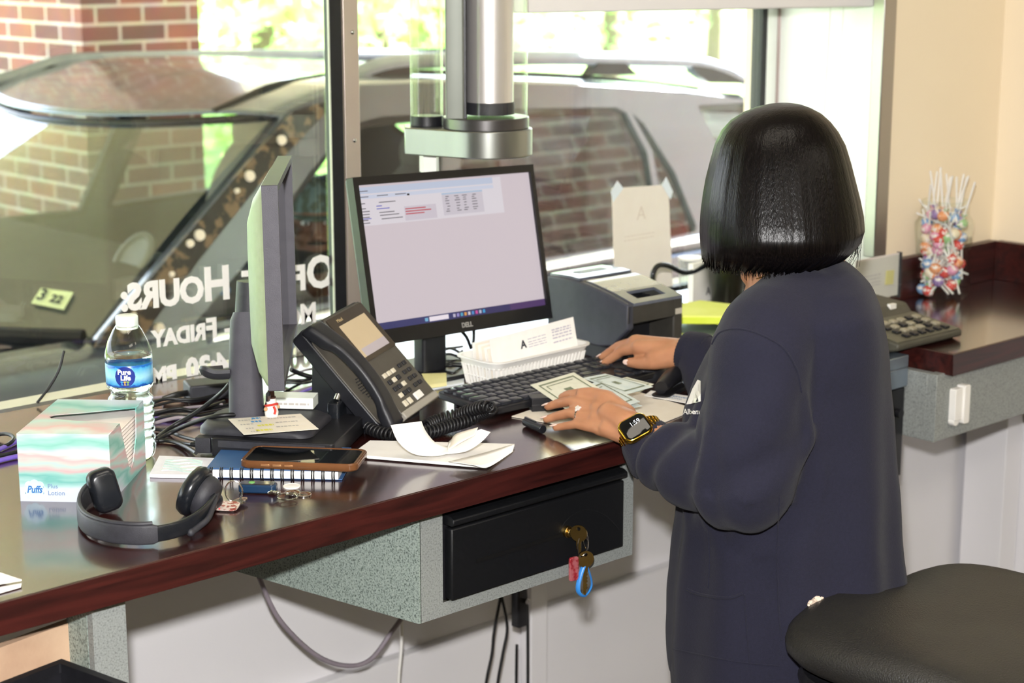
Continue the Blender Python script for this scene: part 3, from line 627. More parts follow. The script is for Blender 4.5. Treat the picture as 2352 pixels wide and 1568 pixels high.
bm = B(); box2(bm, (1.2, YN+0.1, 0.0), (XR+0.3, YF-0.1, 0.05)); box2(bm, (4.9, YN+.12, .05), (5.0, YF-.12, .75)); cobj('cabin_floor', bm, M_int)
# inspection sticker on the windshield
def ws_hit(px, py):
    me_b = bmesh.new(); me_b.from_mesh(wsm.data); t = BVHTree.FromBMesh(me_b); h = t.ray_cast(CAM-CO, ray(px, py)); me_b.free(); return h[0]
st = [ws_hit(*p) for p in ((75, 702), (98, 667), (172, 677), (150, 717))]
if all(st):
    bm = B(); o_ = Vector((-0.006, -0.004, 0.008)); bm.faces.new([bm.verts.new(p+o_) for p in st]); stk = obj('inspection_sticker', bm, pm('sticker_pale_green', '#cfe0ac', 0.6, noise_=(30, '#d8e8b8', 0.3, 0.7)), car, smooth=0, solid=0.0006)
    e1 = (st[3]-st[0]).normalized(); e2 = (st[1]-st[0]); L1 = (st[3]-st[0]).length; e2 = (e2-e1*e2.dot(e1)).normalized(); e3 = e1.cross(e2)
    for s_, u0, sz in (('3', 0.20, .05), ('22', 0.66, .034)):
        bm = B(); pos = st[0]+(st[3]-st[0])*u0+(st[1]-st[0])*0.25+o_*1.5
        textbm(bm, s_, sz, Matrix(((e1.x, e2.x, e3.x, pos.x), (e1.y, e2.y, e3.y, pos.y), (e1.z, e2.z, e3.z, pos.z), (0, 0, 0, 1))), 0.0003, off=0.001)
        obj('sticker_number', bm, M_ink, stk, smooth=0)
# white pilaster outside, right of the window (in daylight)
pa = aty(1722, 150, 2.80); pb = aty(1800, 150, 2.80)
bm = B(); box2(bm, (pa.x, 2.665, ZG), (pb.x+0.25, 2.80, 2.75)); struct('trim_10', bm, pm('pilaster_cream', '#f2f0dc', 0.8, noise_=(6, '#f6f4e2', 0.3, 0.7)))

# ------------------------------------------------------------------ the driver
M_skin_d = pm('driver_skin', '#5f4234', 0.5, noise_=(30, '#6b4b3b', 0.3, 0.7), sss=0.05)
M_cap = pm('camo_cap', '#39443c', 0.85, noise_=(45, '#4f6468', 0.48, 0.56))
M_shirt = pm('driver_dark_shirt', '#1d2326', 0.9, noise_=(20, '#262d30', 0.3, 0.7))
hp = aty(722, 520, 4.28)
dr = thing('person', 'bearded person in a camouflage cap at the wheel of the silver car', 'person', (hp.x+0.08, hp.y, ZB-0.30))
look = math.atan2(-1.0, -0.62)   # faces the window
Mh = Matrix.Translation(Vector((-0.08, 0, hp.z-(ZB-0.30)))) @ Matrix.Rotation(look-(-PI/2), 4, 'Z')   # local: face toward -Y
bm = B()
ell(bm, (0, 0.012, 0.035), (0.076, 0.095, 0.095), Mh, 28, 20); ell(bm, (0, -0.02, -0.05), (0.062, 0.075, 0.075), Mh, 24, 16)
ell(bm, (0, -0.065, -0.09), (0.036, 0.03, 0.03), Mh); ell(bm, (0, -0.088, 0.002), (0.014, 0.016, 0.032), Mh); ell(bm, (0, -0.100, -0.018), (0.02, 0.014, 0.012), Mh)
ell(bm, (0, -0.08, -0.052), (0.027, 0.018, 0.007), Mh); ell(bm, (0, -0.078, -0.064), (0.022, 0.018, 0.008), Mh); ell(bm, (0, -0.078, 0.046), (0.055, 0.02, 0.012), Mh)
for sx in (-1, 1):
    ell(bm, (sx*0.045, -0.065, -0.02), (0.024, 0.026, 0.022), Mh); ell(bm, (sx*0.078, 0.012, 0.0), (0.010, 0.02, 0.032), Mh)
    capsule(bm, [Vector((0.02, sx*0.19, -0.16+0.10))+Vector((0, 0, 0)), Vector((-0.03, sx*0.25, -0.12)), Vector((-0.28, sx*0.2, -0.14))], [0.06, 0.05, 0.035])
capsule(bm, [Mh @ Vector((0, 0.03, -0.07)), Vector((0.02, 0, 0.06)), Vector((0.03, 0, -0.05))], [0.056, 0.06, 0.09])
ell(bm, (0.04, 0, -0.2), (0.12, 0.2, 0.22))
drb = obj('body', fuse(bm, 0.006, 5), M_skin_d, dr, smooth=180)
bm = B(); ell(bm, (0, 0.01, 0.05), (0.084, 0.103, 0.095), Mh, 28, 20)
for v in bm.verts[:]:
    q = Mh.inverted() @ v.co
    if q.z < 0.052: q.z = 0.052
    v.co = Mh @ q
cp = obj('cap', bm, M_cap, dr)
bm = B(); prism(bm, [(0.07*math.cos(a), -0.075-0.065*math.sin(a)) for a in [PI*i/12 for i in range(13)]], 0.052, 0.058, Mh @ Matrix.Rotation(0.12, 4, 'X')); obj('cap_peak', bm, M_cap, cp)
bm = B()
for v in ell(bm, (0, -0.03, -0.078), (0.062, 0.068, 0.058), Mh, 24, 16): pass
for v in bm.verts[:]:
    q = Mh.inverted() @ v.co
    if q.z > -0.04-0.15*max(0, 0.02-abs(q.x)): q.z = -0.045
    v.co = Mh @ q
obj('beard', bm, pm('beard_black', '#120e0c', 0.9, noise_=(200, '#1e1814', 0.3, 0.7)), dr)
bm = B(); ell(bm, (0, -0.088, -0.036), (0.032, 0.012, 0.006), Mh); obj('moustache', bm, MATS['beard_black'], dr)
for sx in (-1, 1):
    bm = B(); ell(bm, (sx*0.032, -0.074, 0.022), (0.013, 0.010, 0.007), Mh); e_ = obj('eye', bm, pm('eye_white', '#cfd6d6', 0.3, noise_=(30, '#d8dede', 0.3, 0.7)), dr)
    bm = B(); ell(bm, (sx*0.032, -0.083, 0.022), (0.005, 0.003, 0.006), Mh); obj('iris', bm, M_rubber, e_)
bm = B(); ell(bm, (0.04, 0, -0.22), (0.14, 0.225, 0.25))
for sx in (-1, 1): capsule(bm, [Vector((0.02, sx*0.19, -0.07)), Vector((-0.03, sx*0.26, -0.13)), Vector((-0.20, sx*0.22, -0.15))], [0.08, 0.065, 0.05])
obj('shirt', fuse(bm, 0.012, 5), M_shirt, dr, smooth=180)
# papers propped inside the near window
pq = near(560, 600)
fo = thing('folder', 'pale blue open folder of papers propped inside the car beside the wheel', 'folder', (pq.x, pq.y+0.10, pq.z-0.09), 0.5)
bm = B()
for i in range(5):
    a0 = -0.35+i*0.12; M = Matrix.Rotation(a0, 4, 'Y'); box2(bm, (-0.001, 0, 0), (0.001, 0.06, 0.17), M)
obj('sheets', bm, pm('folder_pale_blue', '#a9c6cc', 0.7, noise_=(30, '#b6d0d6', 0.3, 0.7)), fo)
bm = B(); box2(bm, (-.012, -.006, -.012), (.03, .07, 0)); obj('spine', bm, pm('folder_blue', '#4d6f92', 0.6, noise_=(30, '#587a9c', 0.3, 0.7)), fo)
# ================================================================== THINGS ON THE COUNTER
def RM(p, yaw, tilt=0, roll=0): return Matrix.Translation(Vector(p)) @ Matrix.Rotation(yaw, 4, 'Z') @ Matrix.Rotation(tilt, 4, 'X') @ Matrix.Rotation(roll, 4, 'Y')
def place(o, M): o.matrix_world = M; return o
XZ = lambda x, y, z: Matrix(((1, 0, 0, x), (0, 0, -1, y), (0, 1, 0, z), (0, 0, 0, 1)))   # 2D (x,y) drawn on a face looking to -Y
def quad(bm, pts, th=0.0):
    return bm.faces.new([bm.verts.new(p) for p in pts])
def lines(bm, M, x0, x1, ys, h=0.0012, rnd=None, ext=0.0002):
    for y in ys:
        x = x0
        while x < x1:
            w = (rnd or random).uniform(0.004, 0.012); w = min(w, x1-x); box(bm, (x+w/2, y, 0), (w, h, ext), M); x += w+0.002

# ---- main monitor
W, H = 0.405, 0.266
mm = thing('monitor', 'black widescreen monitor switched on, showing a pale program page', 'monitor', (0, 0, 0)); Mm = RM((1.934, 2.180, 1.146), 0.0457, -0.213, 0.0342); place(mm, Mm)
M_bez = pm('monitor_bezel_black', '#121214', 0.35, noise_=(80, '#18181b', 0.3, 0.7))
bm = B(); plate(bm, [(-W/2, 0), (W/2, 0), (W/2, H), (-W/2, H)], [[(-W/2+.011, .024), (-W/2+.011, H-.013), (W/2-.009, H-.013), (W/2-.009, .024)]], 0.008, XZ(0, 0.008, 0)); obj('bezel', bm, M_bez, mm, bevel=0.0012)
bm = B(); rings(bm, [[Vector((x, 0.012, z)) for x, z in rrect(W-.002, H-.002, .004, cx=0, cy=H/2)], [Vector((x*.99, 0.022, (z-H/2)*.99+H/2)) for x, z in rrect(W-.002, H-.002, .004, cx=0, cy=H/2)], [Vector((x*.8, 0.042, (z-H/2)*.75+H/2)) for x, z in rrect(W-.002, H-.002, .004, cx=0, cy=H/2)]]); obj('back_shell', bm, pm('monitor_shell_grey_green', '#5f665f', 0.5, noise_=(40, '#69716a', 0.3, 0.7)), mm)
sW, sH = W-.020, H-.037
scr = B(); box2(scr, (-W/2+.010, .0055, .0235), (W/2-.0085, .0075, H-.0125)); screen = obj('screen', scr, pm('lit_screen', '#2a282a', 0.35, emit=('#dccfd6', 0.80), noise_=(10, '#2c2a2c', 0.3, 0.7)), mm, smooth=0)
def scrpart(name, rects, colr, em, y=0.0052, parent=screen):
    b_ = B()
    for x0, z0, x1, z1 in rects: box2(b_, (-W/2+.011+x0*sW, y, .024+z0*sH), (-W/2+.011+x1*sW, y+.0002, .024+z1*sH))
    return obj(name, b_, pm('scr_'+name+colr[1:], '#201f22', 0.4, emit=(colr, min(1.0, em*1.25)), noise_=(30, '#222124', 0.3, 0.7)), parent, smooth=0)
scrpart('taskbar', [(0, 0, 0.45, .048)], '#3c3f7c', 0.5); scrpart('taskbar', [(.45, 0, 0.78, .048)], '#38336f', 0.5); scrpart('taskbar', [(.78, 0, 1, .048)], '#5a3a78', 0.5)
scrpart('search_box', [(.30, .008, .41, .04)], '#e6dce4', 0.8, .005)
for i, c_ in enumerate(['#7ab6d8', '#c4bcd4', '#9a90d0', '#54a8c8', '#e0a050', '#d6d0da', '#4a90d0', '#d050a0', '#b8c0d8', '#3aa0d8']): scrpart('icon', [((.275 if i == 0 else .415+i*.022), .012, (.292 if i == 0 else .428+i*.022), .036)], c_, 0.7, .005)
scrpart('page', [(0, .72, .82, .985)], '#e6dfe6', 0.66, .00535); scrpart('title_band', [(0, .94, .77, .985)], '#c6cfe4', 0.66, .0052); scrpart('title_band', [(0, .905, .77, .93)], '#d3d8ea', 0.66, .0052)
rr = random.Random(2)
scrpart('text_line', [(x0, z, x0+rr.uniform(.02, .045), z+.006) for z in (.955, .915, .87, .835, .815, .795, .775, .755, .735) for x0 in (.01,)]+[(.10+rr.random()*.01, z, .10+rr.uniform(.05, .13), z+.006) for z in (.87, .80, .78, .755)]+[(x0, .917, x0+.06, .923) for x0 in (.1, .2)], '#8d8794', 0.3, .005)
scrpart('link_line', [(.09, .845, .12, .852), (.09, .826, .16, .833), (.01, .765, .055, .771)], '#7f7fe0', 0.5, .005)
scrpart('warning_box', [(.24, .73, .42, .83)], '#dfd5e0', 0.6, .0052); scrpart('warning_text', [(.245, .808, .36, .816), (.245, .79, .39, .798), (.245, .772, .35, .780)], '#e05a68', 0.5, .005)
scrpart('table', [(.46, .74, .70, .90)], '#ded6e0', 0.6, .0052); scrpart('table_band', [(.46, .888, .70, .9)], '#bcd2ea', 0.6, .005)
scrpart('table_text', [(x0+rr.uniform(0, .01), z, x0+rr.uniform(.015, .035), z+.006) for x0 in (.475, .53, .575, .63) for z in (.87, .855, .84, .82, .80, .78, .765)], '#96909c', 0.3, .0049)
scrpart('cursor', [(.265, .905, .278, .918)], '#26242a', 0.1, .0049)
bm = B(); textbm(bm, 'DELL', 0.011, XZ(0.0, -0.0004, 0.008), 0.0003, off=0.0004); obj('badge', bm, pm('badge_silver', '#a8a8a8', 0.4, 0.5, noise_=(50, '#b4b4b4', 0.3, 0.7)), mm, smooth=0)
Mi = Mm.inverted()
def into(bm_, Mx):
    for v in bm_.verts: v.co = Mx @ v.co
    return bm_
cx, cyy = 1.885, 2.215
bm = B(); prism(bm, rrect(.052, .03, .008, cx=cx+0.012, cy=cyy+.018), CT+.008, 1.20); into(bm, Mi); obj('stand_column', bm, M_black, mm, bevel=.002)
bm = B(); prism(bm, rrect(.20, .15, .03, cx=cx+.02, cy=cyy+.03), CT, CT+.009); into(bm, Mi); obj('stand_base', bm, M_black, mm, bevel=.002)

# ---- left monitor, edge-on, on a dock
M_mon = pm('monitor_slate', '#46444c', 0.5, noise_=(60, '#4c4a52', 0.3, 0.7), bump=(1100, .2))
W, H = 0.441, 0.270; ML = RM((1.493, 2.063, 1.190), 0.8983, -0.008, 0.0286)
lm = thing('monitor', 'dark monitor seen edge-on beside the tissue box, screen off, pale green back shell', 'monitor'); place(lm, ML); Li = ML.inverted()
bm = B(); plate(bm, [(-W/2, 0), (W/2, 0), (W/2, H), (-W/2, H)], [[(-W/2+.008, .011), (-W/2+.008, H-.009), (W/2-.008, H-.009), (W/2-.008, .011)]], 0.0105, XZ(0, 0.0105, 0)); obj('bezel', bm, M_mon, lm, bevel=0.001)
bm = B(); box2(bm, (-W/2+.007, .012, .010), (W/2-.007, .014, H-.008)); obj('screen', bm, pm('screen_off', '#15191a', 0.04, noise_=(5, '#181c1d', 0.3, 0.7), spec=1.0), lm, smooth=0)
bm = B(); sec = []
for yy, fx, fz in ((0.0205, 1.0, 1.0), (0.024, .995, .97), (0.034, .93, .86), (0.044, .8, .62), (0.049, .5, .35)): sec.append([Vector((x*fx, yy, (z-H/2)*fz+H/2)) for x, z in rrect(W-.004, H-.004, .012, n=6, cx=0, cy=H/2)])
rings(bm, sec); obj('back_shell', bm, pm('shell_light_green_grey', '#8c9878', 0.45, noise_=(60, '#95a181', 0.3, 0.7), bump=(900, .1)), lm, smooth=60)
sp = atz(556, 955, 1.113); spy = 0.9
bm = B(); rs = []
for z, wx, wy, ox in ((1.113, .038, .050, 0), (1.15, .037, .048, 0.0), (1.20, .036, .045, 0.0), (1.25, .034, .042, 0.002), (1.262, .034, .036, 0.004)):
    rs.append([Matrix.Rotation(spy-.05, 4, 'Z') @ Vector((x, y-ox, 0))+Vector((sp.x+.008, sp.y, z+(0 if z < 1.25 else -x*0.25))) for x, y in rrect(wx, wy, wx*.45, n=6)])
rings(bm, rs); into(bm, Li); stc = obj('stand_column', bm, M_mon, lm, smooth=40)
bm = B(); cyl(bm, (sp.x+.03, sp.y+.02, 1.222), (1.493-.035, 2.063+.045, 1.30), 0.022, 0.02); into(bm, Li); obj('tilt_hinge', bm, M_dark, lm)
bm = B(); hk = Vector((sp.x-.018, sp.y+.014, 1.175)); tube(bm, [hk+Vector((.006, -.006, 0)), hk+Vector((-.012, .008, 0)), hk+Vector((-.02, .017, .004)), hk+Vector((-.012, .028, 0)), hk+Vector((0.01, .018, 0))], .006, n=8, flat=1.6); into(bm, Li); obj('cable_hook', bm, M_dark, lm)
bc = atz(612, 968, 1.106)
dk_yaw = -0.93
Md = RM((1.347, 2.058, CT), dk_yaw)
dk = thing('docking_station', 'black docking station slab under the edge-on monitor, cables plugged in its left end', 'dock'); place(dk, Md); Di = Md.inverted()
bm = B(); prism(bm, rrect(.178, .165, .006, cx=.089, cy=.0825), 0.004, 0.030); obj('body', bm, M_black, dk, bevel=.0015)
bm = B(); box2(bm, (.012, -.0006, .018), (.165, .001, .0275)); obj('front_strip', bm, M_dark, dk)
bm = B(); prism(bm, rrect(.165, .15, .01, cx=.089, cy=.0825), 0, .004); obj('foot_pad', bm, M_rubber, dk)
bm = B(); Mb = RM((bc.x, bc.y, 1.1005), dk_yaw); rings(bm, [[Mb @ Vector((x, y, z)) for x, y in rrect(w_, d_, r_, n=8)] for w_, d_, r_, z in ((.165, .125, .02, 0), (.168, .128, .03, .006), (.16, .12, .045, .012))]); into(bm, Li); obj('stand_base', bm, M_dark, lm, smooth=50)
for i, (px, py) in enumerate(((470, 1005), (462, 1040), (458, 1022))):
    q = atz(px, py, 1.083); q2 = Md @ Vector((0.0, .02+i*.02, .014)); 
    bm = B(); d_ = Vector((-math.cos(dk_yaw), -math.sin(dk_yaw), 0)); c0 = q2+d_*.002; into(bm, Matrix.Identity(4)); box(bm, (0, 0, 0), (.022, .013, .010), Matrix.Translation(c0+d_*.009) @ Matrix.Rotation(dk_yaw, 4, 'Z')); cyl(bm, c0+d_*.019, c0+d_*.034, .0045, .0032); into(bm, Di); obj('plug', bm, M_cable, dk, bevel=.0008)
bm = B(); box(bm, (0, 0, 0), (.022, .018, .022), Matrix.Translation(Md @ Vector((-.012, .012, .018))) @ Matrix.Rotation(dk_yaw, 4, 'Z')); into(bm, Di); obj('adapter', bm, M_dark, dk, bevel=.001)
ab = thing('power_brick', 'black glossy power brick standing at the right end of the docking station', 'adapter', tuple(atz(757, 1012, CT)+Vector((0.012, .006, 0))), dk_yaw)
bm = B(); prism(bm, rrect(.018, .07, .004, cy=.035), 0, .052); obj('body', bm, M_trimb, ab, bevel=.002)
bm = B(); cyl(bm, (0, .02, .052), (0.004, .03, .066), .005); obj('plug', bm, M_chrome, ab)
# index card, pad and figurine on the stand base
def sheet4(name, pts, z, mat, label, cat, th=.0006, group=None, cols=None):
    P = [atz(px, py, z if not isinstance(z, (list, tuple)) else z[i]) for i, (px, py) in enumerate(pts)]
    c = sum(P, Vector())/4; bm = B(); quad(bm, [p-c for p in P]); o = obj(name, bm, mat, None, smooth=0, loc=c, solid=th, label=label, cat=cat, group=group)
    return o, [p-c for p in P]
def inkrows(o, P, rows, mat, name='writing', off=0.0006):
    """short printed strokes on a sheet: rows of (v, u0, u1, h)"""
    bm = B(); a, b, c, d = P
    f = lambda u, v: a.lerp(b, u).lerp(d.lerp(c, u), v)+Vector((0, 0, off))
    for v, u0, u1, h in rows:
        u = u0
        while u < u1:
            w = min(random.uniform(.02, .06), u1-u); quad(bm, [f(u, v), f(u+w, v), f(u+w, v+h), f(u, v+h)]); u += w+.012
    return obj(name, bm, mat, o, smooth=0)
o, P = sheet4('index_card', [(524, 962), (690, 950), (732, 985), (560, 998)], 1.116, M_cream_paper, 'cream index card with blue and yellow highlighter, lying on the monitor base', 'card')
inkrows(o, P, [(.15, .1, .3, .05), (.15, .5, .9, .05), (.4, .08, .25, .05), (.42, .55, .85, .05), (.65, .1, .2, .05), (.68, .5, .8, .05), (.85, .12, .22, .04)], M_greyink)
inkrows(o, P, [(.05, .3, .42, .09), (.25, .25, .4, .09)], pm('blue_highlighter', '#4a9ad8', 0.7, noise_=(30, '#56a4de', 0.3, 0.7)), 'highlight'); inkrows(o, P, [(.5, .28, .5, .1), (.78, .2, .42, .1)], pm('yellow_highlighter', '#ece45a', 0.7, noise_=(30, '#f0ea6c', 0.3, 0.7)), 'highlight')
pc = atz(688, 947, 1.116)
pd_ = thing('note_pad', 'small thick white note pad standing behind the index card', 'note pad', (pc.x+.01, pc.y+.03, 1.114), -0.85)
bm = B(); box2(bm, (-.033, 0, 0), (.030, .035, .016)); obj('sheets', bm, pm('pad_mint_white', '#e3eae2', 0.8, noise_=(60, '#eaf0e8', 0.3, 0.7)), pd_, smooth=0)
bm = B(); lines(bm, XZ(0, -.0004, .005), -.025, .024, [0.002], h=.003); obj('writing', bm, M_greyink, pd_, smooth=0)
fp = atz(624, 955, 1.116)
fg = thing('snowman_figurine', 'tiny white snowman figurine with red scarf and brown hat under the monitor edge', 'figurine', tuple(fp))
bm = B(); lathe(bm, [(.0001, 0), (.009, 0), (.010, .006), (.008, .014), (.0065, .018), (.0075, .022), (.005, .028), (.0001, .029)], 20); obj('body', bm, M_white, fg)
bm = B(); tube(bm, [(.0085*math.cos(a), .0085*math.sin(a), .0165-.002*math.sin(a)) for a in [i*PI/4 for i in range(8)]], .0018, n=6, closed=True, k=2); tube(bm, [(-.002, -.008, .016), (-.001, -.0105, .010), (-.003, -.0108, .005)], .0018, n=6); obj('scarf', bm, pm('scarf_red', '#c8382c', 0.6, noise_=(90, '#d04436', 0.3, 0.7)), fg)
bm = B(); lathe(bm, [(.0001, .0262), (.0065, .0262), (.0065, .0285), (.005, .0285), (.0048, .037), (.0001, .0375)], 18); obj('hat', bm, pm('hat_brown', '#4a2c24', 0.7, noise_=(90, '#56352c', 0.3, 0.7)), fg)
for s_ in (-1, 1):
    bm = B(); ell(bm, (s_*.0105, -.001, .012), (.003, .0025, .003)); obj('arm', bm, pm('figure_tan', '#c99a6c', 0.6, noise_=(90, '#d1a478', 0.3, 0.7)), fg)

# ---- desk phone
PM = RM((1.666, 2.004, 1.088), 0.3057, -0.7433, -0.1268); ph = thing('desk_phone', 'black office desk phone with colour screen, handset in its cradle, tilted on its stand', 'telephone'); place(ph, PM); Pi_ = PM.inverted()
pw, phh = .168, .192
M_ph = pm('phone_black', '#1b1c20', 0.38, noise_=(60, '#212227', 0.3, 0.7), bump=(1400, .12)); M_pho = pm('phone_face_grey', '#4a463f', 0.45, noise_=(60, '#504c45', 0.3, 0.7))
bm = B(); prism(bm, rrect(pw, phh, .008, cx=0, cy=phh/2), -.003, .02, XZ(0, 0.0, 0)); into(bm, Matrix.Translation((0, .02, 0))); obj('body', bm, M_ph, ph, bevel=.002)
bm = B(); prism(bm, rrect(.107, phh-.006, .003, cx=.0285, cy=phh/2), 0, .004, XZ(0, 0.0005, 0)); obj('faceplate', bm, M_pho, ph, bevel=.001)
bm = B(); prism(bm, rrect(.104, .085, .003, cx=.0285, cy=.143), 0, .0025, XZ(0, -.0035, 0)); bz = obj('display_bezel', bm, pm('bezel_brown_gloss', '#3a332b', 0.12, noise_=(20, '#403930', 0.3, 0.7)), ph)
bm = B(); box2(bm, (-.008, -.0066, .108), (.068, -.006, .168)); sc_ = obj('display', bm, pm('phone_lcd', '#b5a384', 0.3, emit=('#b5a384', .18), noise_=(20, '#baa88a', 0.3, 0.7)), bz, smooth=0)
bm = B(); box2(bm, (-.002, -.0068, .108), (.068, -.0064, .122)); obj('softkey_row', bm, pm('phone_lcd_lilac', '#a79fa4', 0.3, emit=('#a79fa4', .15), noise_=(20, '#aca4a9', 0.3, 0.7)), sc_, smooth=0)
bm = B(); textbm(bm, 'Mitel', .008, XZ(.005, -.0062, .174), .0002); obj('badge', bm, pm('badge_tan', '#b09a70', 0.4, noise_=(20, '#b8a278', 0.3, 0.7)), bz, smooth=0)
bm = B(); box2(bm, (-.025, -.006, -.002), (.082, .008, .010)); obj('lower_lip', bm, pm('phone_lip_grey', '#9a958a', 0.45, noise_=(20, '#a09b90', 0.3, 0.7)), ph, bevel=.002)
M_kg = pm('key_pale', '#cfc7b2', 0.45, noise_=(60, '#d7cfba', 0.3, 0.7))
for i in range(4):
    for j in range(3):
        bm = B(); box2(bm, (-.001+j*.013, -.0062, .028+i*.0125), (.008+j*.013, -.003, .0355+i*.0125)); obj('key', bm, M_kg if (i+j) % 3 == 0 or i == 3 else M_ph, ph, bevel=.0008)
for i in range(4):
    for j in range(2):
        bm = B(); box2(bm, (.048+j*.014, -.0062, .030+i*.0125), (.057+j*.014, -.003, .0365+i*.0125)); obj('key', bm, M_ph, ph, bevel=.0008)
bm = B(); box2(bm, (.03, -.0064, .012), (.05, -.003, .024)); obj('key', bm, M_white, ph, bevel=.0008, label='wide white key')
for x0 in (-.006, .008): bm = B(); box2(bm, (x0, -.0064, .013), (x0+.009, -.003, .023)); obj('key', bm, M_kg, ph, bevel=.0008)
# cradle with speaker grille
bm = B(); prism(bm, rrect(.052, phh-.03, .012, cx=-.057, cy=phh/2-.004), 0, .003, XZ(0, .0005, 0)); cr = obj('cradle', bm, M_pho, ph, bevel=.001)
bm = B()
for i in range(9):
    for j in range(6):
        if (i-4)**2/16+(j-2.5)**2/7 < 1.1: cyl(bm, (-.066+j*.0042, -.0028, .052+i*.0045), (-.066+j*.0042, -.0036, .052+i*.0045), .0012, n=8)
obj('speaker_grille', bm, M_ph, cr)
# handset: arched bar over the cradle
bm = B(); rs = []
for i in range(25):
    s = i/24; z = -.006+s*(phh+.004); arch = math.sin(PI*s); off = -.012-.020*arch
    endf = 1 if (s < .18 or s > .80) else 0; wv = .046 if endf else .040
    wv = .038+.012*(max(0, (s-.72)/.28)**.5 if s > .72 else 0)+.008*(max(0, (.25-s)/.25)**.5 if s < .25 else 0)
    th = .022 if 0.2 < s < .78 else .030
    cyo = off+(0 if 0.2 < s < .78 else .004)
    rs.append([Vector((-.070+x*1.0, cyo+y, z)) for x, y in rrect(wv*.8, th*.8, th*.3, n=5)])
rings(bm, rs); obj('handset', bm, M_ph, ph, smooth=50, sub=1)
# stand wedge down to the counter
bm = B(); pts = [PM @ Vector((0, .02, 0.0)), PM @ Vector((0, .022, .15))]
prof = [(PM @ Vector((0, .024, .004))), (PM @ Vector((0, .024, .150)))]
left, right = [], []
for xx, L_ in ((-.070, left), (.060, right)):
    a = PM @ Vector((xx, .022, .004)); b_ = PM @ Vector((xx, .022, .155)); L_ += [a, b_, Vector((b_.x+.012, b_.y+.02, CT+.03)), Vector((b_.x+.008, b_.y+.012, CT)), Vector((a.x, a.y, CT))]
rings(bm, [left, right]); into(bm, Pi_); obj('stand', bm, M_ph, ph, bevel=.002)
# coiled cord
def along(P, k=10): return smoothpath(P, k)
cp_ = [atz(*q[:2], q[2]) for q in [(845, 985, 1.082), (868, 996, 1.079), (905, 1002, 1.079), (950, 1003, 1.079), (990, 996, 1.079), (1035, 982, 1.080), (1075, 970, 1.082), (1105, 955, 1.090), (1128, 944, 1.103), (1115, 938, 1.108), (1085, 945, 1.098), (1058, 955, 1.088), (1030, 962, 1.084), (1000, 972, 1.080), (975, 985, 1.079)]]
path = along(cp_, 10); L_ = [0]
for i in range(1, len(path)): L_.append(L_[-1]+(path[i]-path[i-1]).length)
hel = []; turns = L_[-1]/0.0068; NP = int(turns*10)
j = 0
for i in range(NP):
    d_ = L_[-1]*i/(NP-1)
    while j < len(L_)-2 and L_[j+1] < d_: j += 1
    f = (d_-L_[j])/max(1e-9, L_[j+1]-L_[j]); p = path[j].lerp(path[j+1], min(1, f)); t = (path[j+1]-path[j]).normalized(); s1 = t.cross(Vector((0, 0, 1))).normalized(); s2 = s1.cross(t)
    a = 2*PI*d_/0.0068; hel.append(p+s1*(.0082*math.cos(a))+s2*(.0082*math.sin(a))+Vector((0, 0, .003)))
bm = B(); tube(bm, hel, .0022, n=6, k=1); into(bm, Pi_); obj('coiled_cord', bm, M_cable, ph, smooth=80)

# ---- keyboard
kb0 = atz(999, 910, 1.085); kb = thing('keyboard', 'black full size computer keyboard in front of the lit monitor', 'keyboard'); kl, kd = .43, .125
place(kb, RM((kb0.x, kb0.y-kd, CT+.006), 0.0) @ Matrix.Rotation(0.055, 4, 'X'))
bm = B(); prism(bm, rrect(kl, kd, .012, cx=kl/2, cy=kd/2), 0, .010); obj('base', bm, M_black, kb, bevel=.002)
M_key = pm('keycap_black', '#26272c', 0.25, noise_=(120, '#2c2d32', 0.3, 0.7))
kbm = bmesh.new(); rows = [(0, [1.25, 1.25, 1.25, 5.5, 1.25, 1.25, 1.25, 1.25]), (1, [2.25]+[1]*10+[2.75]), (2, [1.75]+[1]*11+[2.25]), (3, [1.5]+[1]*12+[1.5]), (4, [1]*13+[2]), (5.15, [1]*15)]
u = .0185
def key(x, y, w): 
    bm = B(); rings(bm, [[Vector((px, py, z)) for px, py in rrect(w-.0022-ins*2, u*.98-.0022-ins*2, .0015, n=2, cx=x+w/2, cy=y+u/2)] for ins, z in ((0, .0095), (.0006, .0135), (.0016, .0142))])
    return obj('key', bm, M_key, kb, smooth=30)
nk = 0
for ry, ws_ in rows:
    x = .010
    for w_ in ws_: key(x, .008+ry*u*.98, w_*u); x += w_*u; nk += 1
for ry in (0, 1, 4, 5.15, 3):
    for i in range(3):
        if ry == 1 and i != 1: continue
        key(.010+15*u+.004+i*u, .008+ry*u*.98, u); nk += 1
bm = B()
for ry in (0, 1, 2, 3, 4):
    for i in range(4):
        x = .010+18*u+.008+i*u
        rings(bm, [[Vector((px, py, z)) for px, py in rrect(u-.0022-ins*2, u*.98-.0022-ins*2, .0015, n=2, cx=x+u/2, cy=.008+ry*u*.98+u/2)] for ins, z in ((0, .0095), (.0006, .0135), (.0016, .0142))])
obj('number_pad', bm, M_key, kb, smooth=30)
for x in (.03, .40):
    bm = B(); box2(bm, (x-.012, kd-.03, -.012), (x+.012, kd-.024, 0)); obj('foot', bm, M_black, kb)
print('keys', nk)

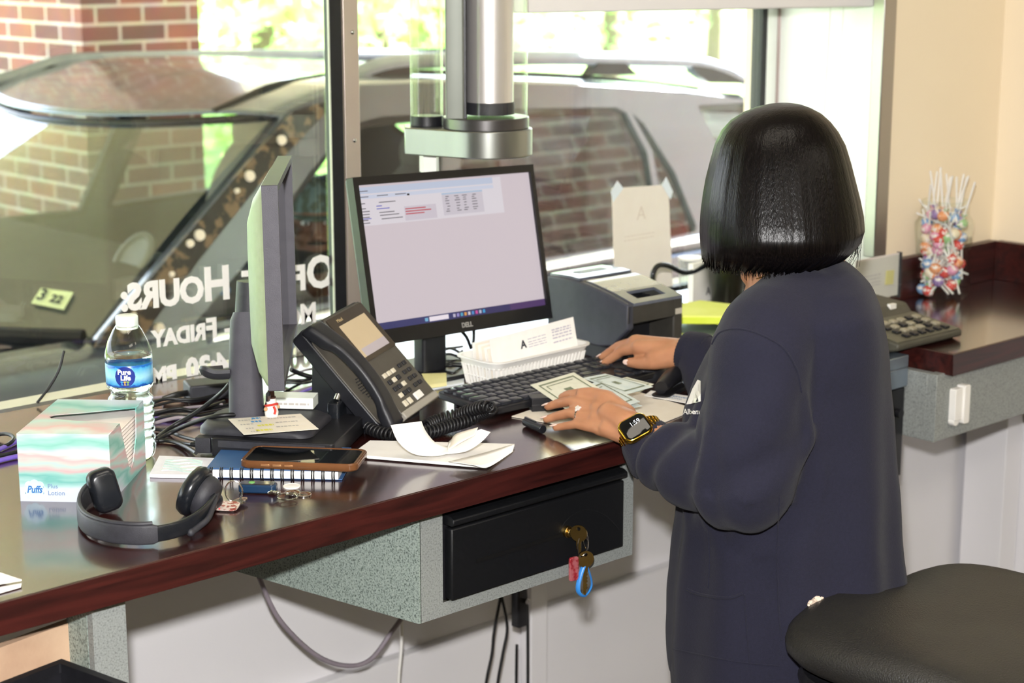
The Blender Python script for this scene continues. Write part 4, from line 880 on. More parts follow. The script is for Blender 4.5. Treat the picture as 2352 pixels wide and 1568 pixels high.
# ---- basket with envelopes
bk = thing('plastic_basket', 'small white slatted plastic basket holding envelopes between keyboard and monitor', 'basket', (1.895, 2.068, CT), 0.03); bl, bd, bh = .215, .09, .045
bm = B(); prism(bm, rrect(bl*.93, bd*.9, .015, cx=bl/2, cy=bd/2), 0, .003); obj('bottom', bm, M_white, bk)
M_bsk = pm('basket_white', '#e8e6e0', 0.35, noise_=(20, '#eeece6', 0.3, 0.7))
bm = B(); rings(bm, [[Vector((x, y, z)) for x, y in rrect(bl+o*2, bd+o*2, .016+o, n=6, cx=bl/2, cy=bd/2)] for o, z in ((-.001, .034), (.0, .036), (.004, bh), (.008, bh+.001), (.008, bh+.003), (.002, bh+.003), (-.002, .036), (-.003, .034))], closed=True, cap=False); obj('rim', bm, M_bsk, bk)
ro_ = rrect(bl, bd, .016, n=6, cx=bl/2, cy=bd/2); ri = rrect(bl*.93, bd*.9, .015, n=6, cx=bl/2, cy=bd/2)
def perim(poly, n):
    L = [0]
    for i in range(len(poly)): a = poly[i]; b_ = poly[(i+1) % len(poly)]; L.append(L[-1]+math.hypot(a[0]-b_[0], a[1]-b_[1]))
    out = []
    for k in range(n):
        d_ = L[-1]*k/n; i = 0
        while L[i+1] < d_: i += 1
        f = (d_-L[i])/max(1e-9, L[i+1]-L[i]); a = poly[i]; b_ = poly[(i+1) % len(poly)]; out.append((a[0]+(b_[0]-a[0])*f, a[1]+(b_[1]-a[1])*f))
    return out
po, pi_ = perim(ro_, 72), perim(ri, 72)
bm = B()
for a, b_ in zip(po, pi_): tube(bm, [(b_[0], b_[1], .002), (a[0], a[1], .036)], .0022, n=6, k=1)
for z in (.018,): tube(bm, [(a[0]*.5+b_[0]*.5, a[1]*.5+b_[1]*.5, z) for a, b_ in zip(po, pi_)], .0012, n=6, k=1, closed=True)
obj('slats', bm, M_bsk, bk)
for i in range(7):
    e = thing('envelope', ['white window envelope leaning at the back of the slatted basket', 'printed bank envelope at the front of the slatted basket', 'plain white envelope packed inside the slatted basket'][0 if i == 6 else 1 if i == 0 else 2], 'envelope', (1.905, 2.078+i*.011, CT+.005), 0.03, group='envelopes in the basket')
    e.rotation_euler = (-.18+.02*i, -.02-.008*(6-i) if i else -.045, .03)
    hgt = .060 if i else .078
    bm = B(); box2(bm, (0+.002*i, 0, 0), (.195, .0012, hgt)); obj('paper', bm, M_paper if i % 2 == 0 else M_cream_paper, e, smooth=0)
    if i == 0:
        bm = B(); textbm(bm, 'A', .018, XZ(.072, -.0004, .050), .0002, off=.0006); obj('logo', bm, M_ink, e, smooth=0)
        bm = B(); lines(bm, XZ(0, -.0004, 0), .083, .125, [.062, .057, .053, .049], h=.0012); lines(bm, XZ(0, -.0004, 0), .14, .185, [.066, .062, .057, .052, .045], h=.0022); obj('print', bm, pm('faint_print', '#b8b6c4', 0.7, noise_=(20, '#c0becb', 0.3, 0.7)), e, smooth=0)

# ---- receipt printer
pr = thing('receipt_printer', 'charcoal receipt printer with sloping lid to the right of the lit monitor', 'printer', (2.182, 2.055, CT), -0.03); w_, dp_ = .137, .20
M_pr = pm('printer_charcoal', '#3c3e48', 0.5, noise_=(60, '#42444e', 0.3, 0.7), bump=(1200, .15)); M_prf = pm('printer_front_charcoal', '#36342f', 0.5, noise_=(60, '#3c3a35', 0.3, 0.7), bump=(1200, .15))
side = [(0.0, .104), (0.0, .062), (.035, .028), (.07, .022), (dp_, .022), (dp_, .128), (.15, .130), (.10, .126), (.05, .117)]
YZ = lambda x: Matrix(((0, 0, 1, x), (1, 0, 0, 0), (0, 1, 0, 0), (0, 0, 0, 1)))
bm = B(); prism(bm, side, 0, .016, YZ(0)); obj('side_cheek', bm, M_pr, pr, bevel=.003)
bm = B(); prism(bm, [(0.002, .104), (.002, .0), (.1, .0), (dp_, .0), (dp_, .128), (.15, .130), (.10, .126), (.05, .117)], 0, .022, YZ(w_-.022)); obj('side_cheek', bm, M_prf, pr, bevel=.003)
bm = B(); box2(bm, (.005, .06, 0), (w_-.015, dp_, .10)); box2(bm, (0, .035, 0), (w_, dp_, .024)); obj('base', bm, M_black, pr, bevel=.002)
bm = B(); box2(bm, (.001, .0, .070), (w_-.021, .02, .1025)); obj('front_panel', bm, M_prf, pr, bevel=.002)
top = lambda y: (.104+(.117-.104)*y/.05) if y < .05 else (.117+(.126-.117)*(y-.05)/.05 if y < .1 else (.126+.004*(y-.1)/.05 if y < .15 else .130-.002*(y-.15)/.05))
M_lid = pm('printer_lid_gloss', '#565b66', 0.22, noise_=(60, '#5c616c', 0.3, 0.7), coat=.5)
bm = B(); rr0 = [i/16*dp_*.58 for i in range(17)]
for i in range(16):
    y0, y1 = rr0[i], rr0[i+1]
    segs = [(.014, w_-.004)] if not (.012 < (y0+y1)/2 < .042) else [(.014, .038), (w_-.03, w_-.004)]
    for a, b_ in segs: rings(bm, [[Vector((x, y, top(y)+dz)) for x, y, dz in ((a, y0, -.004), (b_, y0, -.004), (b_, y0, .0015), (a, y0, .0015))], [Vector((x, y, top(y)+dz)) for x, y, dz in ((a, y1, -.004), (b_, y1, -.004), (b_, y1, .0015), (a, y1, .0015))]])
obj('front_lid', bm, M_lid, pr)
bm = B(); box2(bm, (.036, .010, .088), (w_-.028, .044, .094)); obj('paper_window', bm, pm('lid_recess_brown', '#6e665c', 0.5, noise_=(20, '#787066', 0.3, 0.7)), pr)
bm = B(); prism(bm, [(.125, .128), (.125, .1325), (.15, .134), (dp_, .132), (dp_, .125)], .006, w_-.004, YZ(0)); rl_ = obj('rear_lid', bm, M_lid, pr, bevel=.001)
bm = B(); prism(bm, rrect(.07, .022, .003, cx=.07, cy=.163), .1334, .1345); obj('lid_window', bm, M_black, rl_)
bm = B(); box2(bm, (.012, .116, .120), (w_-.006, .125, .1275)); obj('tear_bar', bm, pm('tear_bar_brown', '#57503f', 0.4, noise_=(20, '#5f5847', 0.3, 0.7)), pr)
bm = B(); prism(bm, rrect(.016, .010, .001, cx=w_-.011, cy=.078), 0, .0006, XZ(0, .0015, 0)); obj('badge', bm, pm('badge_pale', '#b8b2a4', 0.5, noise_=(20, '#c0baac', 0.3, 0.7)), pr)
bm = B(); box2(bm, (.03, -.02, .006), (w_-.03, .06, .016)); obj('paper_tray', bm, M_black, pr, bevel=.002)
# wrist-high tray below the hand: mouse etc.
mo = thing('computer_mouse', 'black computer mouse under the right hand of the person at the counter', 'mouse', (2.132, 1.985, CT), 2.2)
bm = B(); ell(bm, (0, 0, .004), (.055, .031, .031))
for v in bm.verts:
    if v.co.z < 0: v.co.z = 0
obj('body', bm, M_black, mo); bm = B(); cyl(bm, (.03, -.004, .028), (.03, .004, .028), .006); obj('wheel', bm, M_rubber, mo)
q = atz(1550, 868, CT)
nb = thing('memo_block', 'pale grey memo block behind the mouse, partly behind the navy sweatshirt', 'memo block', (q.x+.02, q.y+.03, CT), -.4); bm = B(); box2(bm, (-.03, -.02, 0), (.045, .03, .022)); obj('sheets', bm, pm('memo_grey', '#b9b5ae', 0.8, noise_=(60, '#c1bdb6', 0.3, 0.7)), nb, bevel=.001)
q = atz(1545, 900, CT)
st_ = thing('stapler', 'black stapler lying in front of the memo block', 'stapler', (q.x, q.y, CT), .35); bm = B(); tube(bm, [(-.05, 0, .018), (0, 0, .026), (.05, 0, .020)], lambda s: .010+.004*math.sin(PI*s), n=12, flat=1.2); obj('arm', bm, M_black, st_)
bm = B(); prism(bm, rrect(.12, .03, .012), 0, .007); obj('base', bm, M_black, st_, bevel=.001)

# ---- money, paper and pen under the left hand
o, P = sheet4('document', [(1175, 956), (1440, 1004), (1600, 940), (1400, 880)], CT+.0012, M_cream_paper, 'large cream sheet of paper under the cash and the left hand', 'paper', th=.001)
q0 = atz(1505, 905, CT)
o, P = sheet4('printed_slip', [(1495, 897), (1600, 912), (1600, 930), (1480, 908)], CT+.004, M_paper, 'narrow printed white slip beside the cash', 'slip', th=.0008); inkrows(o, P, [(.3, .1, .9, .15), (.6, .1, .7, .12)], pm('blue_print', '#8aa0c0', 0.7, noise_=(20, '#92a8c8', 0.3, 0.7)))
M_bill = pm('banknote_cream', '#dcdcc8', 0.8, noise_=(60, '#e6e6d4', 0.3, 0.7)); M_bill2 = pm('banknote_blue_grey', '#c9d6d4', 0.8, noise_=(50, '#dde4de', 0.3, 0.7)); M_bp = pm('banknote_print', '#6f7860', 0.8, noise_=(80, '#8c947a', 0.3, 0.7))
bills = [([(1218, 884), (1318, 855), (1400, 905), (1300, 940)], 1.108, M_bill, 'cream and green banknote, topmost, its framed corner pointing at the keyboard'),
         ([(1338, 868), (1390, 858), (1500, 888), (1440, 905)], 1.104, M_bill2, 'pale blue-grey banknote fanned toward the mouse'),
         ([(1300, 905), (1380, 872), (1470, 922), (1400, 945)], 1.100, M_bill2, 'banknote lying between the framed note and the fanned blue one'),
         ([(1350, 885), (1440, 866), (1502, 882), (1470, 900)], 1.096, M_bill, 'cream banknote lowest at the right edge of the cash'),
         ([(1280, 918), (1380, 885), (1475, 932), (1360, 958)], 1.093, M_bill2, 'banknote at the bottom of the cash under the left hand')]
for pts, z, mat, lb in bills:
    o, P = sheet4('banknote', pts, [z, z+.006, z-.004, z-.012] if z > 1.105 else [z, z+.003, z, z-.004], mat, lb, 'banknote', th=.0004, group='banknotes being counted')
    a, b_, c, d = P; f = lambda u_, v_: a.lerp(b_, u_).lerp(d.lerp(c, u_), v_)+Vector((0, 0, .0008))
    bm = B()
    for (u0, v0, u1, v1) in ((.12, .1, .88, .14), (.12, .86, .88, .9), (.1, .1, .13, .9), (.87, .1, .9, .9), (.2, .2, .8, .22), (.42, .42, .58, .58), (.2, .2, .22, .35)): quad(bm, [f(u0, v0), f(u1, v0), f(u1, v1), f(u0, v1)])
    obj('engraving', bm, M_bp, o, smooth=0)
q = atz(1222, 948, CT)
bk_ = thing('card_box', 'small black ribbed box touching the fingertips beside the keyboard', 'box', (q.x, q.y, CT+.001), -.55); bm = B(); box2(bm, (0, 0, 0), (.055, .025, .020)); box2(bm, (-.001, -.001, .020), (.056, .026, .022)); box2(bm, (-.001, -.001, .010), (.056, .0, .0115)); obj('body', bm, M_black, bk_, bevel=.001)
a = atz(1207, 968, CT+.007); b_ = atz(1247, 986, CT+.007)
pn_ = thing('pen_cap_marker', 'black marker pen lying near the counter edge by the fingertips', 'pen', (a.x, a.y, a.z)); d_ = b_-a; bm = B(); cyl(bm, (0, 0, 0), tuple(d_), .0065, n=18); obj('cap', bm, M_trimb, pn_, bevel=.001); bm = B(); box2(bm, (-.0015, -.001, 0), (.0015, .03, .0015), Matrix.Translation((0, 0, .006)) @ Matrix.Rotation(math.atan2(d_.y, d_.x)-PI/2, 4, 'Z')); obj('clip', bm, M_trimb, pn_)

# ---- curled papers at the front
o, P = sheet4('folded_paper', [(806, 1046), (1118, 1072), (1182, 1022), (850, 1014)], CT+.004, M_paper, 'flat white folded sheet beneath the curled receipt', 'paper', th=.004)
def ruled(name, e1, e2, mat, label, cat, th=.0003, n=8):
    A_ = smoothpath([atz(*p) for p in e1], n); C_ = smoothpath([atz(*p) for p in e2], n); c = A_[0].copy(); c.z = CT
    bm = B(); V = [[bm.verts.new(a.lerp(b_, t/4)-c) for t in range(5)] for a, b_ in zip(A_, C_)]
    for i in range(len(V)-1):
        for j in range(4): bm.faces.new((V[i][j], V[i+1][j], V[i+1][j+1], V[i][j+1]))
    return obj(name, bm, mat, None, smooth=180, loc=c, solid=th, label=label, cat=cat)
ruled('curled_receipt', [(897, 976, 1.128), (915, 1015, 1.105), (950, 1042, 1.088), (1000, 1047, 1.082), (1045, 1036, 1.083), (1078, 1022, 1.086)], [(968, 967, 1.128), (980, 993, 1.110), (1003, 1018, 1.092), (1030, 1024, 1.083), (1060, 1020, 1.083), (1090, 1012, 1.086)], M_paper, 'white receipt curling up on top of the folded sheet', 'receipt')
ruled('receipt_slip', [(1025, 1043, 1.080), (1070, 1036, 1.088), (1105, 1015, 1.099), (1127, 992, 1.108)], [(1030, 1015, 1.086), (1048, 1000, 1.094), (1075, 995, 1.103), (1105, 985, 1.112)], M_paper, 'short white slip with faint print curling beside the receipt', 'receipt')
ruled('receipt_slip', [(1022, 1040, 1.079), (1055, 1018, 1.093), (1090, 1000, 1.106)], [(1036, 1012, 1.085), (1048, 996, 1.10), (1098, 981, 1.116)], M_cream_paper, 'notched slip standing behind the one with faint print', 'receipt')
ruled('folded_paper', [(1030, 1060, 1.080), (1110, 1040, 1.082), (1182, 1019, 1.092)], [(1090, 1068, 1.083), (1122, 1072, 1.078), (1178, 1037, 1.084)], M_paper, 'curled corner leaf lifting from the flat folded sheet', 'paper', th=.0006)
for pts, z, lb in (([(-60, 1378), (48, 1347), (50, 1340), (-60, 1360)], CT+.002, 'lower white paper at the far end of the counter by the bin'), ([(-60, 1350), (50, 1332), (2, 1316), (-60, 1310)], CT+.006, 'upper white paper at the far end of the counter by the bin')):
    sheet4('loose_paper', pts, z, M_paper, lb, 'paper', th=.0015)
# cards with embossed pattern
o, P = sheet4('greeting_card', [(344, 1092), (500, 1096), (500, 1056), (366, 1050)], CT+.003, pm('card_lavender_white', '#e3e0ea', 0.5, noise_=(60, '#eceaf2', 0.3, 0.7)), 'white card with shiny wavy pattern between bottle and blue notebook', 'card', th=.005)
bm = B(); f = lambda u_, v_: P[0].lerp(P[1], u_).lerp(P[3].lerp(P[2], u_), v_)+Vector((0, 0, .0032))
for k in range(5): tube(bm, [f(.15+.12*i, .18+.15*k+.05*math.sin(i*1.3+k)) for i in range(6)], .0016, n=6, flat=.4)
obj('wavy_pattern', bm, pm('pattern_iridescent', '#cfe3e2', 0.15, .4, noise_=(60, '#d9ebe8', 0.3, 0.7)), o)

# ---- spiral notebook and cell phone
nt = thing('spiral_notebook', 'blue spiral-bound notebook, coil side toward the counter edge', 'notebook'); place(nt, RM((1.289, 1.982, CT), -.813)); nl, nd = .179, .115
M_blue = pm('notebook_blue', '#33598a', 0.5, noise_=(30, '#3a6192', 0.3, 0.7))
bm = B(); box2(bm, (0, .003, .0005), (nl+.004, nd, .002)); obj('back_cover', bm, M_blue, nt, bevel=.0005)
bm = B(); box2(bm, (.002, .002, .002), (nl-.001, nd-.002, .0125)); obj('pages', bm, M_paper, nt)
bm = B(); box2(bm, (0, .002, .0125), (nl, nd, .0145)); obj('front_cover', bm, M_blue, nt, bevel=.0005)
for i in range(13):
    for d_ in (0, .0028):
        bm = B(); x = .006+i*.0137+d_
        tube(bm, [(x, .0035+.0065*math.cos(a), .0075+.0085*math.sin(a)) for a in [PI/2+.3+k*(PI-.6+.9)/8 for k in range(9)]], .0010, n=6, k=2); obj('coil_loop', bm, M_cable, nt)
cpn = thing('cell_phone', 'cell phone in a clear amber case lying screen up on the blue notebook', 'phone'); place(cpn, RM((1.322, 1.952, CT+.0148), -.876))
L_, Wd = .160, .078
bm = B(); rings(bm, [[Vector((x, y, z)) for x, y in rrect(L_-i_*2, Wd-i_*2, .012, n=6, cx=L_/2, cy=Wd/2)] for i_, z in ((.0015, 0), (0, .002), (0, .009), (.0012, .0105), (.003, .0105), (.003, .008))]); 
obj('case', bm, pm('amber_case', '#8a5a38', 0.15, trans=.5, noise_=(30, '#9c6a44', 0.3, 0.7)), cpn)
bm = B(); prism(bm, rrect(L_-.006, Wd-.006, .010, n=6, cx=L_/2, cy=Wd/2), .004, .0096); obj('body', bm, pm('phone_gold_frame', '#b79878', 0.25, .8, noise_=(30, '#c3a484', 0.3, 0.7)), cpn)
bm = B(); prism(bm, rrect(L_-.012, Wd-.012, .008, n=6, cx=L_/2, cy=Wd/2), .0096, .0099); obj('screen', bm, pm('phone_glass_black', '#0c0f12', 0.05, noise_=(30, '#101316', 0.3, 0.7)), cpn)
for x0, x1 in ((.03, .042), (.046, .058), (.062, .074)): bm = B(); box2(bm, (x0, -.0012, .004), (x1, .0005, .007)); obj('side_button', bm, pm('button_bronze', '#c08a5c', 0.3, .6, noise_=(30, '#c89468', 0.3, 0.7)), cpn, bevel=.0005)

# ---- tissue box
tb = thing('tissue_box', 'teal and pink watercolour tissue box, top and side torn open, tissues showing', 'tissue box'); place(tb, RM((1.060, 2.061, CT), -.8018)); L_, Wd, Hh = .1177, .177, .0895
m, N, Lk, b = new_mat('watercolour_print'); t = N.new('ShaderNodeTexCoord'); s_ = N.new('ShaderNodeSeparateXYZ'); n1 = N.new('ShaderNodeTexNoise'); n1.inputs['Scale'].default_value = 9; n1.inputs['Detail'].default_value = 3
mp = N.new('ShaderNodeMapping'); mp.inputs['Scale'].default_value = (1, 1, 5); ad = N.new('ShaderNodeMath'); ad.operation = 'MULTIPLY_ADD'; ad.inputs[1].default_value = 0.045
dv = N.new('ShaderNodeMath'); dv.operation = 'MULTIPLY'; dv.inputs[1].default_value = 1/.1
r = N.new('ShaderNodeValToRGB'); e = r.color_ramp.elements; e[0].position = 0; e[0].color = rgb('#c2c9dc'); e[1].position = 1; e[1].color = rgb('#86c4b6')
for p_, c_ in ((.40, (.60, .65, .73)), (.46, (.37, .60, .58)), (.52, (.16, .45, .41)), (.58, (.32, .57, .52)), (.65, (.64, .40, .41)), (.74, (.46, .66, .60)), (.83, (.70, .44, .44)), (.88, (.66, .72, .69)), (.95, (.34, .63, .56))): x_ = e.new(p_); x_.color = (*c_, 1)
s2 = N.new('ShaderNodeMath'); s2.operation = 'MULTIPLY_ADD'; s2.inputs[1].default_value = .25
Lk.new(t.outputs['Object'], s_.inputs[0]); Lk.new(t.outputs['Object'], mp.inputs[0]); Lk.new(mp.outputs[0], n1.inputs['Vector']); Lk.new(n1.outputs['Fac'], ad.inputs[0]); Lk.new(s_.outputs['Z'], ad.inputs[2]); Lk.new(s_.outputs['Y'], s2.inputs[0]); Lk.new(ad.outputs[0], s2.inputs[2]); Lk.new(s2.outputs[0], dv.inputs[0]); 
wr = N.new('ShaderNodeMath'); wr.operation = 'PINGPONG'; wr.inputs[1].default_value = 1.0; Lk.new(dv.outputs[0], wr.inputs[0]); Lk.new(wr.outputs[0], r.inputs[0]); Lk.new(r.outputs[0], b.inputs['Base Color']); b.inputs['Roughness'].default_value = .45
M_wc = m
bm = B(); tt = .0006
plate(bm, [(0, 0), (L_, 0), (L_, Hh), (0, Hh)], [], tt, XZ(0, 0, 0)); plate(bm, [(0, 0), (L_, 0), (L_, Hh), (0, Hh)], [], tt, XZ(0, Wd, 0)); plate(bm, [(0, 0), (Wd, 0), (Wd, Hh), (0, Hh)], [], tt, Matrix(((0, 0, 1, 0), (1, 0, 0, 0), (0, 1, 0, 0), (0, 0, 0, 1))))
plate(bm, [(0, 0), (L_, 0), (L_, Wd), (0, Wd)], [], tt, Matrix.Identity(4))
plate(bm, [(0, 0), (L_, 0), (L_, .055), (.055, .066), (.022, .075), (.016, .085), (.02, .094), (.055, .108), (L_, .138), (L_, Wd), (0, Wd)], [], tt, Matrix.Translation((0, 0, Hh)))
plate(bm, [(0, 0), (Wd, 0), (Wd, Hh), (.138, Hh), (.132, .05), (.112, .022), (.100, .016), (.09, .022), (.072, .055), (.055, Hh), (0, Hh)], [], tt, Matrix(((0, 0, 1, L_), (1, 0, 0, 0), (0, 1, 0, 0), (0, 0, 0, 1))))
obj('carton', bm, M_wc, tb, smooth=0)
bm = B(); rs = []
for k in range(30):
    z = .002+.074*k/29; w0 = .0012*(k % 2); rs.append([Vector((x+w0+.0006*math.sin(y*300+k), y, z)) for x, y in rrect(L_-.008, Wd-.01, .006, n=3, cx=L_/2-.001, cy=Wd/2)])
rings(bm, rs); obj('tissues', bm, pm('tissue_pinkish_white', '#efe2dc', 0.9, noise_=(40, '#f6ece6', 0.3, 0.7)), tb, smooth=20)
bm = B(); textbm(bm, 'Puffs', .013, XZ(.019, -.0012, .012), .0002, off=.0003, sx=.8, font_shear=.25); obj('brand_text', bm, pm('print_blue', '#2f6bb0', 0.6, noise_=(20, '#3a76ba', 0.3, 0.7)), tb, smooth=0)
bm = B()
for k in range(8): a = k*PI/4; prism(bm, [(p.x, p.y) for p in circle((.019+.0095*math.cos(a), .0155+.008*math.sin(a), 0), .006, 14)], .0004, .0008, XZ(0, 0, 0))
prism(bm, [(p.x, p.y) for p in circle((.019, .0155, 0), .012, 20)], .0004, .0009, XZ(0, 0, 0)); obj('cloud_emblem', bm, pm('cloud_pale_blue', '#bcdcf0', 0.6, noise_=(60, '#d0e8f6', 0.3, 0.7)), tb, smooth=0)
bm = B(); textbm(bm, 'Plus', .0085, XZ(.036, -.001, .018), .0002, ax='LEFT'); textbm(bm, 'Lotion', .0085, XZ(.036, -.001, .009), .0002, ax='LEFT'); obj('brand_text', bm, pm('print_slate', '#6f88b0', 0.6, noise_=(20, '#7992b8', 0.3, 0.7)), tb, smooth=0)

# ---- water bottle
bp_ = atz(306, 1050, CT); bo = thing('water_bottle', 'clear plastic water bottle with blue label and white cap beside the tissue box', 'bottle', tuple(bp_), -2.30)
M_pet = glass_mat('clear_plastic', (.96, .985, .97), 1.0, .02); M_water = pm('water', '#f4fbf6', 0.0, trans=1.0, ior=1.33)
prof = [(.0001, .004), (.016, .001), (.026, 0), (.0295, .005), (.0315, .014)]
for k in range(6): z = .016+k*.0115; prof += [(.0318, z), (.0322, z+.004), (.0302, z+.0085)]
prof += [(.031, .086), (.0265, .092), (.026, .097), (.0315, .103), (.0322, .106), (.0315, .109), (.0315, .136), (.0322, .139), (.0325, .146), (.0315, .153), (.027, .168), (.020, .182), (.0145, .190), (.0125, .193), (.0125, .197)]
facet = lambda r_, z, a: r_*(1-.010*math.cos(a*9+z*60)) if z < .09 else r_
bm = B(); lathe(bm, prof, 54, fn=facet, cap=False); obj('bottle_body', bm, M_pet, bo, smooth=60)
bm = B(); wp = [(max(.0001, r_-.0012), z+.0008) for r_, z in prof if z < .150]; lathe(bm, [(.0001, .003)]+wp[1:]+[(.0001, wp[-1][1])], 54, fn=facet); obj('water', bm, M_water, bo, smooth=60)
bm = B(); lathe(bm, [(.0001, .202), (.0135, .202), (.0148, .201), (.0152, .199), (.0152, .189), (.0148, .188), (.0132, .188)], 48, fn=lambda r_, z, a: r_+(.0003*math.cos(a*40) if r_ > .0145 else 0)); lathe(bm, [(.0135, .187), (.0148, .1865), (.0148, .1838), (.0135, .1835)], 32, cap=False); obj('cap', bm, pm('cap_frost_white', '#e4ece6', 0.35, noise_=(20, '#eaf1ec', 0.3, 0.7)), bo)
m, N, Lk, b = new_mat('bottle_label_blue'); t = N.new('ShaderNodeTexCoord'); s_ = N.new('ShaderNodeSeparateXYZ'); r = N.new('ShaderNodeValToRGB'); Lk.new(t.outputs['Object'], s_.inputs[0]); mr = N.new('ShaderNodeMapRange'); mr.inputs['From Min'].default_value = .108; mr.inputs['From Max'].default_value = .137; Lk.new(s_.outputs['Z'], mr.inputs[0])
nz = N.new('ShaderNodeTexNoise'); nz.inputs['Scale'].default_value = 120; ma = N.new('ShaderNodeMath'); ma.operation = 'MULTIPLY_ADD'; ma.inputs[1].default_value = .25; ma2 = N.new('ShaderNodeMath'); ma2.operation = 'SUBTRACT'; ma2.inputs[1].default_value = .12
Lk.new(t.outputs['Object'], nz.inputs['Vector']); Lk.new(nz.outputs['Fac'], ma.inputs[0]); Lk.new(mr.outputs[0], ma.inputs[2]); Lk.new(ma.outputs[0], ma2.inputs[0]); Lk.new(ma2.outputs[0], r.inputs[0])
e = r.color_ramp.elements; e[0].color = rgb('#1b4fa8'); e[1].color = rgb('#2a78c8')
for p_, c_ in ((.06, '#1b4fa8'), (.10, '#3d9ad8'), (.45, '#9fd6f0'), (.85, '#4aa6dc'), (.93, '#1b5cb4')): x_ = e.new(p_); x_.color = rgb(c_)
Lk.new(r.outputs[0], b.inputs['Base Color']); b.inputs['Roughness'].default_value = .3
bm = B(); lathe(bm, [(.0319, .1075), (.0321, .1078), (.0321, .1372), (.0319, .1375)], 60, cap=False); lab = obj('label', bm, m, bo)
def wrap(bm, r_, z0, ph0=0.0):
    """bend a flat drawing (x sideways, y up) round the bottle, reading from outside"""
    for v in bm.verts: x, y, z = v.co; a = ph0+x/r_; v.co = Vector(((r_+z)*math.cos(a), (r_+z)*math.sin(a), z0+y))
    return bm
bm = B(); prism(bm, [(p.x, p.y) for p in circle((0, 0, 0), .0142, 36)], 0, .0003); 
bmesh.ops.subdivide_edges(bm, edges=bm.edges[:], cuts=2)
M_navy = pm('label_navy', '#1d2f86', 0.35, noise_=(20, '#243790', 0.3, 0.7))
bm.free(); bm = B()
for i in range(24):      # navy disc as vertical strips so that it bends with the label
    x0 = -.0142+.0284*i/24; x1 = x0+.0284/24; h0 = math.sqrt(max(0, .0142**2-x0*x0)); h1 = math.sqrt(max(0, .0142**2-x1*x1))
    h0 = max(h0, .0003); h1 = max(h1, .0003); bm.faces.new([bm.verts.new(p) for p in ((x0, -h0, 0), (x1, -h1, 0), (x1, h1, 0), (x0, h0, 0))])
wrap(bm, .0323, .1225); bo_d = obj('emblem_disc', bm, M_navy, lab, smooth=0)
bm = B(); I4 = Matrix.Identity(4); textbm(bm, 'Pure', .0098, Matrix.Translation((-.001, .0035, 0)), .0001, off=.0004); textbm(bm, 'Life', .0098, Matrix.Translation((.0008, -.0045, 0)), .0001, off=.0004); wrap(bm, .0326, .1225); obj('label_text', bm, M_white, lab, smooth=0)
for i, c_ in enumerate(('#49b4e8', '#f2c233', '#9ccc3c')):
    bm = B(); x = -.0045+i*.0042; ell(bm, (x, -.0065, 0), (.0008, .0008, .0003), u=8, v=6); tube(bm, [(x-.002, -.0062, 0), (x, -.0082, 0), (x+.002, -.0062, 0)], .0004, n=5, k=2); tube(bm, [(x-.0012, -.012, 0), (x, -.0085, 0), (x+.0012, -.012, 0)], .0004, n=5, k=2); wrap(bm, .0327, .1225); obj('label_figure', bm, pm('fig'+c_[1:], c_, 0.5, noise_=(20, c_, 0.3, 0.7)), lab)

# ---- headset
hs = thing('headset', 'black wired-look headset with microphone boom lying near the counter edge', 'headset', tuple(atz(330, 1200, CT)), 0); H0 = hs.location.copy()
hp_ = [atz(*p) for p in [(232, 1118, CT+.017), (198, 1140, CT+.016), (183, 1172, CT+.0155), (198, 1203, CT+.015), (250, 1222, CT+.015), (320, 1228, CT+.015), (380, 1222, CT+.0155), (430, 1206, CT+.017), (470, 1178, CT+.020), (492, 1150, CT+.024)]]
Q = smoothpath(hp_, 6); rs = []
for i, p in enumerate(Q):
    t = (Q[min(i+1, len(Q)-1)]-Q[max(i-1, 0)]); t.z = 0; t.normalize(); n_ = Vector((t.y, -t.x, 0)); s = i/(len(Q)-1)
    h = .0125-.002*(s > .62)*1; rs.append([p-H0+n_*x+Vector((0, 0, y)) for x, y in rrect(.007, h*2, .003, n=3)])
ns = int(len(rs)*.62)
bm = B(); rings(bm, rs[:ns+1]); obj('headband', bm, M_dark, hs, smooth=50)
bm = B(); rings(bm, [[p+(sum(r_, Vector())/len(r_)-p)*(.04) for p in r_] for r_ in rs[ns:]]); obj('headband_slider', bm, M_trimb, hs, smooth=50)
bm = B(); tube(bm, [Q[i]-H0+Vector((0, 0, .0135)) for i in range(0, ns, 3)], .0028, n=8, k=3); obj('band_padding', bm, M_dark, hs)
lc = atz(240, 1125, CT+.030)-H0; bm = B()
vv = RT.copy(); pad = [Vector((0, 0, 0))]
Mp = Matrix.Translation(lc) @ Matrix((( RT.x, VD.x, 0, 0), (RT.y, VD.y, 0, 0), (0, 0, 1, 0), (0, 0, 0, 1))) @ Matrix.Rotation(-.25, 4, 'Y') @ Matrix.Rotation(.5, 4, 'Z')
rings(bm, [[Mp @ Vector((x*f, y, z*f)) for x, z in rrect(.036, .056, .012, n=6)] for y, f in ((-.012, .72), (-.0095, .92), (-.004, 1), (.004, 1), (.008, .92), (.010, .8))]); obj('temple_pad', bm, M_trimb, hs, smooth=60)
rc = atz(452, 1130, CT+.030)-H0
Me = Matrix.Translation(rc) @ Matrix((( RT.x, VD.x, 0, 0), (RT.y, VD.y, 0, 0), (0, 0, 1, 0), (0, 0, 0, 1))) @ Matrix.Rotation(.42, 4, 'Y') @ Matrix.Rotation(-.25, 4, 'Z')
lat = lambda M_, prof_: [[M_ @ Vector((x, r_*math.cos(2*PI*k/28), r_*1.0*math.sin(2*PI*k/28))) for k in range(28)] for r_, x in prof_]
bm = B(); rings(bm, lat(Me, [(.012, -.0135), (.024, -.0145), (.031, -.011), (.0335, -.004), (.0325, .003), (.027, .006), (.01, .006)])); obj('ear_cushion', bm, M_trimb, hs, smooth=60)
